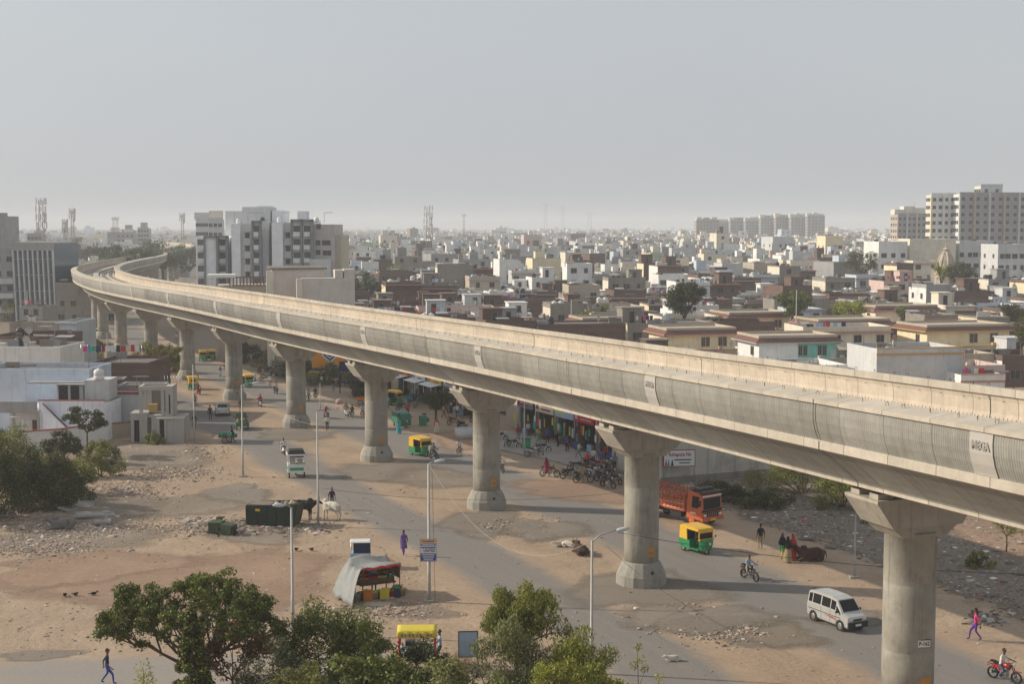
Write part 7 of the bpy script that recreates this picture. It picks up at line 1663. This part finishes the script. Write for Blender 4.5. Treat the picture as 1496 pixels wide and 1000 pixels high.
for i,(px,py,rz,lab) in enumerate(((430,553,70,'motorcycle in the shade left of the fifth pier shaft'),(455,558,60,'motorcycle behind the two cyclists'),(500,566,110,'motorcycle beside the metal sign frame'),(524,578,60,'motorcycle left of the orange-sided handcart'),(553,598,40,'motorcycle directly behind the fourth pier shaft'),(610,588,50,'motorcycle before the white-board shop'),(640,598,60,'motorcycle at the dark shop doorstep'),(710,628,70,'motorcycle by the slatted gate'),(843,690,85,'inner left motorcycle of the shop pack'),(875,695,55,'inner middle motorcycle of the shop pack'),(900,708,30,'motorcycle squeezed between the pack and the second pier'),(780,668,90,'motorcycle on the pavement right of the green bin'),(730,645,80,'motorcycle left of the black one on the pavement edge'),(395,545,60,'motorcycle at the back of the sixth pier row'))):
    bike(px,py,rz,lab,[None,CBK,None,CSL][i%4])
copy_thing(A1,'auto rickshaw parked in the shade behind the machines near the fifth pier',G(463,562),R(70)); copy_thing(A1,'auto rickshaw waiting in the shade between the orange handcart and the cargo box',G(575,592),R(60))
# ================================================================ rubble, litter
def litter_mat(name,stops):
    m=bpy.data.materials.new(name); m.use_nodes=True; nt=m.node_tree; b=nt.nodes['Principled BSDF']; g=nt.nodes.new('ShaderNodeNewGeometry'); r=ramp(nt,g.outputs['Random Per Island'],stops,'CONSTANT'); nt.links.new(r,b.inputs['Base Color']); b.inputs['Roughness'].default_value=.9; return m
def bits(name,P,size,m,seed,flatn=.35,kind='stuff',label=None):
    """loose irregular pieces: one deformed box each"""
    g=np.random.default_rng(seed); P=np.array(P); n=len(P); S=size*np.exp(g.normal(size=n)*.5); a=g.random(n)*6.28
    base=np.array([(-1,-1,0),(1,-1,0),(1,1,0),(-1,1,0),(-.7,-.6,1),(.6,-.8,1),(.8,.6,1),(-.5,.8,1)],float)
    B=base[None]*(1+.35*g.normal(size=(n,8,3))*np.array([1,1,.5])); B[:,:,2]*=flatn; c,s=np.cos(a),np.sin(a); asp=(.5+.9*g.random(n))[:,None]
    x=B[:,:,0]*asp; y=B[:,:,1]; V=np.stack([x*c[:,None]-y*s[:,None],x*s[:,None]+y*c[:,None],B[:,:,2]],2)*S[:,None,None]*.5+P[:,None,:]
    f=np.array([(0,1,5,4),(1,2,6,5),(2,3,7,6),(3,0,4,7),(4,5,6,7)]); Fq=(np.arange(n)[:,None,None]*8+f[None]).reshape(-1,4)
    o=put(name,nmesh(name,V.reshape(-1,3),Fq,m)); tag(o,label,None,None,kind); return o
LT1=litter_mat('dump litter',[(0,(.11,.085,.065)),(.35,(.185,.15,.12)),(.62,(.27,.225,.18)),(.82,(.38,.35,.31)),(.92,(.62,.60,.58)),(.975,(.15,.22,.42)),(.985,(.35,.10,.08))])
LT2=litter_mat('rubble bits',[(0,(.30,.22,.165)),(.3,(.38,.30,.23)),(.6,(.24,.20,.17)),(.8,(.48,.43,.37)),(.93,(.14,.11,.09)),(.97,(.60,.57,.52))])
g=np.random.default_rng(9)
def scatter_line(n,t0,t1,u0,u1,clump=0):
    out=[]
    cs=[(g.uniform(t0,t1),g.uniform(u0,u1)) for _ in range(40)]
    for k in range(n):
        if clump and g.random()<clump: c=cs[g.integers(40)]; t_=c[0]+g.normal()*.09; u=c[1]+g.normal()*2.2
        else: t_=g.uniform(t0,t1); u=g.uniform(u0,u1)
        s=s_of(min(max(t_,1.5),9)); x,y,dx,dy,T=at_s(s)
        if u<16.3: continue
        out.append((x+dy*u,y-dx*u,.03))
    return out
bits('dump_litter',scatter_line(24000,2.2,5.1,16,44,.45),.085,LT1,1,label='thick scatter of grey and white litter over the dump')
bits('dump_litter',scatter_line(2500,2.2,5.1,16,34,.7),.17,LT1,2,.25,label='larger paper and plastic litter over the dump')
def scatter_px(n,cx,cy,rx,ry,z=.02,sig=.5):
    return [tuple(G(cx+g.normal()*rx*sig,cy+g.normal()*ry*sig))[:2]+(z,) for _ in range(n)]
P=[]
for a in((230,665,70,14,1500),(250,690,60,12,500),(110,770,110,14,1100),(60,800,90,14,500),(180,720,60,16,500),(300,770,40,10,350),(560,893,70,10,250),(1010,905,60,14,260),(1060,928,60,8,120),(760,770,60,10,160)): P+=scatter_px(a[4],*a[:4])
P2=[(x+g.normal()*.8,y+g.normal()*.8,z) for x,y,z in P]
P3=[(x+g.normal()*1.2,y+g.normal()*1.2,z) for x,y,z in P]
bits('rubble',P+P2+P3,.085,LT2,4,.6,label='broken stones and brick rubble strewn over the lot')
P=[tuple(G(g.uniform(-10,620),y))[:2]+(.02,) for y in 690+270*g.random(1500)**1.1]; bits('loose_stones',P,.065,LT2,5,.6,label='sparse loose stones on the dusty lot')
P=scatter_px(900,400,772,80,9)+scatter_px(250,300,766,30,8)+scatter_px(120,1440,905,30,10); bits('rubbish',P,.18,LT1,6,.3,label='rubbish spilled round the container')
P=[tuple(G(g.uniform(250,1480),y))[:2]+(.02,) for y in g.uniform(600,995,700)]; bits('road_litter',P,.07,LT2,8,.5,label='crumbs of grit along the dusty roads')
# brick and concrete lumps one can tell apart
SL=wallm('concrete lump',(.33,.31,.285),.2,.3)
for i,(x,y,L_,w_,rz_,rx_,lab) in enumerate(((140,757,3.0,.9,.6,.18,'long broken concrete slab pointing at the bushes on the rubble'),(122,742,1.7,1.4,.2,.3,'tilted square concrete slab by the bushes'),(100,748,1.4,1.0,1.1,.2,'small flat concrete slab left of the tilted one'),(150,768,1.2,.7,.3,.1,'short concrete lump below the long slab'))):
    t=thing('concrete_slab',lab,'slab',G(x,y)+Vector((0,0,.25)),rz_); b=MB(); b.box((0,0,0),(L_,w_,.16),0,rx=rx_,ry=rx_*.6,top=(.95,.9)); b.box((L_*.3,w_*.3,-.05),(.5,.5,.3),0,rx=.2); b.build('slab',SL,t)
# ================================================================ plants
TG='trees seen over the roofs'
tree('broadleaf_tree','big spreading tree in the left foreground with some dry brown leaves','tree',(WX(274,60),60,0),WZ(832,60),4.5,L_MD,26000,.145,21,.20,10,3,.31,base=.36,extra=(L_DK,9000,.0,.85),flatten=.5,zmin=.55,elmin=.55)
o=tree('broadleaf_tree','dry brown-leaved low boughs at the right foot of the big foreground tree','tree',(WX(330,59.2),59.2,0),WZ(915,59.2),2.1,L_BR,3600,.18,33,.08,7,3,.26,base=.5)
def vine():
    Y=54.0; h=WZ(884,Y); t=thing('vine_clad_trunk','narrow cone of yellow-green creeper climbing a trunk in front of the big tree','tree',(WX(271,Y),Y,0),0); b=MB(); b.tube([(0,0,-.1),(.05,0,h*.5),(0,0,h*.97)],[.2,.16,.06],8); b.build('trunk',BARK,t)
    C=[];Rr=[]; r=random.Random(4)
    for k in range(150): z=2.6+(h-2.6)*r.random(); q=(1.45*(1-(z/h)**1.4)+.10); a=r.uniform(0,6.28); C.append((math.cos(a)*q*.62,math.sin(a)*q*.62,z)); Rr.append((q*.33,q*.33,.22))
    put('creeper',leafmesh('creeper',L_YL,C,Rr,9000,.11,.6,.5,77),t); put('creeper_dark',leafmesh('creeper_dark',L_DK,C,Rr,30000,.11,.6,.5,78),t)  # dark green leaves mixed through the yellow-green ones
vine()
bush('shrub','rounded dense green shrub left of centre in the foreground','shrub',(WX(470,60),60,0),2.2,1.9,WZ(868,60),L_MD,13000,.17,41,nc=60,asp=.3,extra=(L_DK,5000))
bush('shrub','smaller shrub top against the dust, right shoulder of the dense shrub','shrub',(WX(531,59),59,0),1.1,1.1,WZ(908,59),L_MD,5000,.15,42,nc=26,asp=.3,extra=(L_OL,1500))
bush('shrub','grey-green feathery shrub right of the brown boughs','shrub',(WX(400,58.5),58.5,0),1.7,1.5,WZ(926,58.5),L_GY,9000,.14,43,nc=40,asp=.3,extra=(L_DK,3500))
bush('shrub','bright green mound of leaves at bottom centre left','shrub',(WX(545,56),56,0),2.6,1.7,WZ(942,56),L_MD,11000,.17,44,nc=50,asp=.5,extra=(L_YL,3000))
bush('shrub','dark olive shrub under the yellow canopy cart','shrub',(WX(612,59),59,0),1.7,1.4,WZ(934,59),L_DK,7500,.15,45,nc=36,asp=.35,extra=(L_GY,2500))
bush('shrub','low green hedge mass between cart shrub and the drooping tree','shrub',(WX(655,56),56,0),2.4,1.5,WZ(962,56),L_OL,8500,.16,46,nc=44,asp=.4,extra=(L_GY,3000))
tree('drooping_tree','drooping yellow-green tree reaching up at bottom centre','tree',(WX(755,60),60,0),WZ(853,60),2.5,L_YL,6500,.17,53,.14,8,3,.30,base=.40,droop=1.2,asp=.28,extra=(L_OL,11000,.0,1.),flatten=.8)
bush('shrub','grey-olive willow-like shrub filling the base of the drooping tree','shrub',(WX(745,58),58,0),2.2,1.6,WZ(902,58),L_GY,12000,.16,54,nc=52,droop=1.,asp=.25,extra=(L_OL,4500))
bush('shrub','feathery olive shrub right of the drooping tree','shrub',(WX(850,57.5),57.5,0),1.95,1.6,WZ(918,57.5),L_YL,12000,.16,55,nc=52,droop=1.,asp=.25,extra=(L_OL,5000))
bush('shrub','bottom edge shrub below the silver street lamp','shrub',(WX(800,55),55,0),2.5,1.3,WZ(955,55),L_YL,8500,.15,56,nc=42,droop=.8,asp=.28,extra=(L_OL,4000))
def sapling(label,px,yt,Y,n,seed,lm=L_YL,r_=.35):
    h=WZ(yt,Y); t=thing('sapling',label,'sapling',(WX(px,Y),Y,0),0); b=MB(); b.tube([(0,0,0),(.05,0,h*.5),(-.04,0,h)],[.03,.02,.008],5); C=[(0,0,h*.97),(.12,0,h*.86),(-.15,.05,h*.8)]
    b.tube([(.02,0,h*.6),(.3,.1,h*.75)],[.012,.006],4); C.append((.3,.1,h*.77)); b.build('stem',BARK,t); put('crown',leafmesh('crown',lm,C,[r_*.6]*4,n,.10,.45,.4,seed),t)
sapling('thin young sapling with pale leaves over the near road',936,940,57,260,61); sapling('short pale sapling at the bottom edge right of the thin one',968,985,56,240,62); sapling('tiny yellow-leaved sapling at the bottom edge beside the creeper trunk',198,975,56,500,63,L_YL,.7)
t=thing('dry_reeds','patch of dry pinkish reeds between the cart and the notice board','reeds',G(662,975),0); V=[];Fs=[]; r=random.Random(8); b=MB()
for k in range(420):
    x,y=r.gauss(0,.75),r.gauss(0,.45); h=r.uniform(.4,.95); dx_,dy_=r.gauss(0,.12),r.gauss(0,.1); b.add([(x-.008,y,0),(x+.008,y,0),(x+dx_,y+dy_,h)],[(0,1,2)])
b.build('stalks',flat('dry reed',(.42,.26,.20),.9),t)
# left thicket
for px,py,rx,h,lm,n,sd_,lab in((-25,762,3.6,6.6,L_DK,12000,71,'tall dark thicket cut by the left frame edge'),(30,752,3.0,5.6,L_DK,11000,72,'dark rounded thicket bush second from the left edge'),(78,742,2.6,4.6,L_DK,9000,73,'dark bush with lit left shoulder beside the concrete slabs'),(110,722,1.9,3.0,L_OL,5000,74,'olive bush at the right end of the dark thicket'),(10,700,3.2,4.8,L_OL,8000,75,'olive bush behind the thicket near the white house wall'),(-20,690,2.5,5.2,L_DK,5000,175,'dark bush behind the thicket at the frame edge'),
   (92,676,1.7,3.3,L_DK,5000,76,'round dark bush before the white boundary wall'),(147,697,1.6,3.6,L_OL,3800,77,'thorny grey-olive bush left of the rubble mound'),(165,680,1.1,1.9,L_GY,1600,78,'low dry scrub beside the thorny bush'),(225,650,.9,1.3,L_OL,1300,79,'small weed clump at the foot of the gate tower'),(60,730,2.2,3.6,L_OL,5000,176,'lighter bush in the middle of the dark thicket')):
    p=G(px,py); bush('bush',lab,'bush',(p.x,p.y,0),rx,rx*.8,h,lm,n,.17,sd_,'thicket and scrub left of the lot',nc=34,asp=.4,extra=(L_MD,n//6))
p=G(128,668); tree('small_tree','small dark-leaved tree rising in front of the white house','tree',p,4.9,2.3,L_DK,4200,.19,81,.10,6,2,.42,base=.38,asp=.5)
tree('thorn_tree','brown-green thorn tree overhanging the gate tower','tree',(WX(228,176),176,0),7.6,4.0,L_OL,6500,.22,82,.16,7,2,.6,base=.3,extra=(L_BR,2500,0,1)); 
bush('bush','yellowish bush at the foot of the eighth pier','bush',(WX(240,212),212,0),2.6,2.2,4.2,L_YL,5000,.22,83,nc=30,extra=(L_OL,2500))
bush('bush','pale dry bush between the far roadside and the blue cube house','bush',(WX(125,235),235,0),2.4,1.8,2.0,L_OL,2500,.22,84,nc=24)
for px,py,h,lab,sd_ in((118,475,2,'scrub bush on the strip left of the tenth pier',85),(140,505,1.3,'dry scrub on the median before the ninth pier',86),(20,470,5,'olive bush beneath the balcony flats',87),(48,470,5,'second olive bush under the glass-fronted office',88),(4,455,6,'bush against the balcony flats at the left frame edge',89)):
    p=G(px,py); bush('bush',lab,'bush',(p.x,p.y,0),h*.7,h*.6,h,L_OL,2200,.25,sd_,nc=18)
# right of the road, under the deck
for px,py,rx,h,lm,n,sd_,lab in((1172,722,3.6,4.6,L_OL,12000,91,'large olive bush under the deck left of the nearest pier cap'),(1232,742,2.4,3.2,L_OL,7000,92,'bush touching the left of the nearest pier cap'),(1075,735,1.6,1.5,L_DK,2600,93,'dark weeds behind the orange truck'),(1045,722,1.5,1.2,L_DK,2000,94,'low weeds below the plaster building'),(1120,742,2.2,1.6,L_DK,3000,95,'dark scrub between truck weeds and the large olive bush'),(1432,830,.8,1.2,L_OL,900,96,'small weed bush on the dump right of the nearest pier'),(1290,765,1.4,.9,L_DK,1300,97,'dark low weeds on the dump behind the van'),(1400,735,2.6,1.5,L_DK,3000,98,'scrub patch on the lit ground beyond the nearest pier'),(1490,745,2.2,1.3,L_DK,2200,99,'scrub at the right edge beyond the small tree'),(1420,722,2,1.2,L_OL,1500,197,'pale scrub behind the dump at right')):
    p=G(px,py); bush('bush',lab,'bush',(p.x,p.y,0),rx,rx*.75,h,lm,n,.15,sd_,'bushes round the dump',nc=30,asp=.35,extra=(L_MD,n//6))
tree('small_tree','small feathery tree on the lit ground beyond the nearest pier','tree',G(1470,808),2.9,1.7,L_OL,2600,.13,101,.06,6,2,.38,base=.35,asp=.3)
tree('street_tree','bushy green street tree standing in front of the shops behind the third pier','tree',G(637,630),4.3,2.0,L_DK,3600,.2,102,.14,6,2,.6,base=.45)
for i,(t_,u,h,lab) in enumerate(((7.9,16.5,3.0,'grey dusty bush left of the orange billboard'),(8.4,16,3.2,'dust-covered bush behind the rickshaw pair'),(8.8,15,3.4,'dust-covered bush right of the seventh pier'),(9.3,15,3.4,'dusty dark bush beyond the seventh pier'),(9.8,14,3.4,'dusty dark bush beyond the eighth pier'))):
    p,_=frame_at(t_,u); bush('bush',lab,'bush',(p.x,p.y,0),2.8,2.2,h,L_GY if i%2 else L_DK,4200,.22,110+i,'dusty bushes along the far roadside',nc=24)
# trees among the roofs
TL=[(1000,412,236,4.0,L_DK,9000,'tall leafy dark tree in front of the grey plaster block',.30),(1158,424,248,3.6,L_MD,6000,'bright green tree with a thin pole in front, right of the tall leafy one',.28),(1240,438,246,3.8,L_YL,5000,'round yellow-green tree above the whitewashed villa',.28),(1258,366,395,6.5,L_DK,4200,'dark wide tree left of the white tanks, upper right',.35),
 (884,444,262,3.2,L_MD,3500,'low green tree before the balustraded plaster block',.25),(860,452,255,2.2,L_OL,1600,'small olive tree left of the low green tree',.25),(648,448,275,3.2,L_MD,2600,'dark green treetop just over the parapet below the brick block',.25),(528,396,296,4.5,L_DK,4200,'dark tree beside the workshop block',.30),
 (575,388,420,4,L_YL,2500,'yellow-green tree right of the grey flats',.35),(912,361,640,7,L_FAR,2600,'hazy tree clump right of centre',.5),(890,366,560,5,L_FAR,2000,'hazy small tree left of the central clump',.45),(738,372,520,5,L_YL,2000,'pale green tree in the middle of the town',.45),(693,352,820,9,L_FAR,2400,'hazy round tree right of the central mast',.6),(770,362,700,8,L_FAR,2400,'hazy tree group above the pinkish block',.5),(1000,346,900,16,L_FAR,4500,'wide hazy wood left of the distant towers',.7),(1035,352,800,12,L_FAR,3500,'darker hazy wood below the distant towers',.6),
 (1400,383,318,4,L_DK,3000,'dark tree right of the temple spire foot',.3),(1375,381,322,3,L_YL,1500,'pale tree at the foot of the temple spire',.3),(1480,444,262,3.,L_DK,2500,'dark bush tree at the right frame edge below the big white house',.3),(1045,462,232,2.2,L_DK,1500,'low dark tree right of the tall leafy tree foot',.25),(1320,448,262,2,L_OL,1500,'olive tree by the upper pink-eaved villa',.25),
 (238,350,500,12,L_FAR,7000,'large hazy tree behind the viaduct bend',.55),(178,356,480,8,L_FAR,4500,'hazy rounded tree left of the large one behind the bend',.55),(270,356,640,9,L_FAR,3500,'hazy tree between the bend and the grey flats',.55),(143,354,560,7,L_FAR,2800,'paler hazy tree at the left of the bend trees',.5),(90,352,600,10,L_FAR,3000,'hazy tree behind the thinner mast pair',.5),(110,346,760,9,L_FAR,2200,'far hazy tree right of the thinner mast pair',.5),(205,360,430,5,L_FAR,2500,'hazy tree before the flat-roofed pavilion',.4),(1495,462,200,2.2,L_MD,1500,'leafy sapling at the right edge by the pink wall',.2),(560,352,760,8,L_FAR,1800,'hazy low tree right of the grey flats',.5)]
for i,(px,yt,Y,sp_,lm,n,lab,ls) in enumerate(TL):
    h=WZ(yt,Y); h=max(h,3.0); C_=max(.5,sp_*.25); tree('tree',lab,'tree',(WX(px,Y),Y,0),h,sp_,lm,n,ls,200+i,.12+sp_*.03,7,2,C_,TG,base=.3 if h<14 else .4,asp=.6,flatten=.8)
# far scattered woods as one mass
g=np.random.default_rng(21); C=[];Rr=[]
for k in range(230):
    y=600+4000*g.random()**1.5; x=WX(g.uniform(-20,1520),y); s=g.uniform(2.,4.2)*(1+y/2800); C.append((x,y,s*.9+2)); Rr.append((s*1.4,s,s*.8))
V,Fq=leaves(C,Rr,26000,2.4,.8,0,5,.35); o=put('far_woods',nmesh('far_woods',V,Fq,L_FAR)); tag(o,'faint tree clumps dotted through the distant town',None,None,'stuff')

bush('shrub','low yellow-green fringe along the bottom edge right of the drooping tree','shrub',(WX(880,55.5),55.5,0),1.6,1.0,WZ(962,55.5),L_YL,5000,.15,57,nc=30,droop=.8,asp=.28,extra=(L_OL,2500))
bush('shrub','grey-green filler shrub along the bottom edge left of the bright green mound','shrub',(WX(445,55.5),55.5,0),2.2,1.2,WZ(955,55.5),L_OL,8000,.15,58,nc=40,asp=.32,extra=(L_GY,3500))
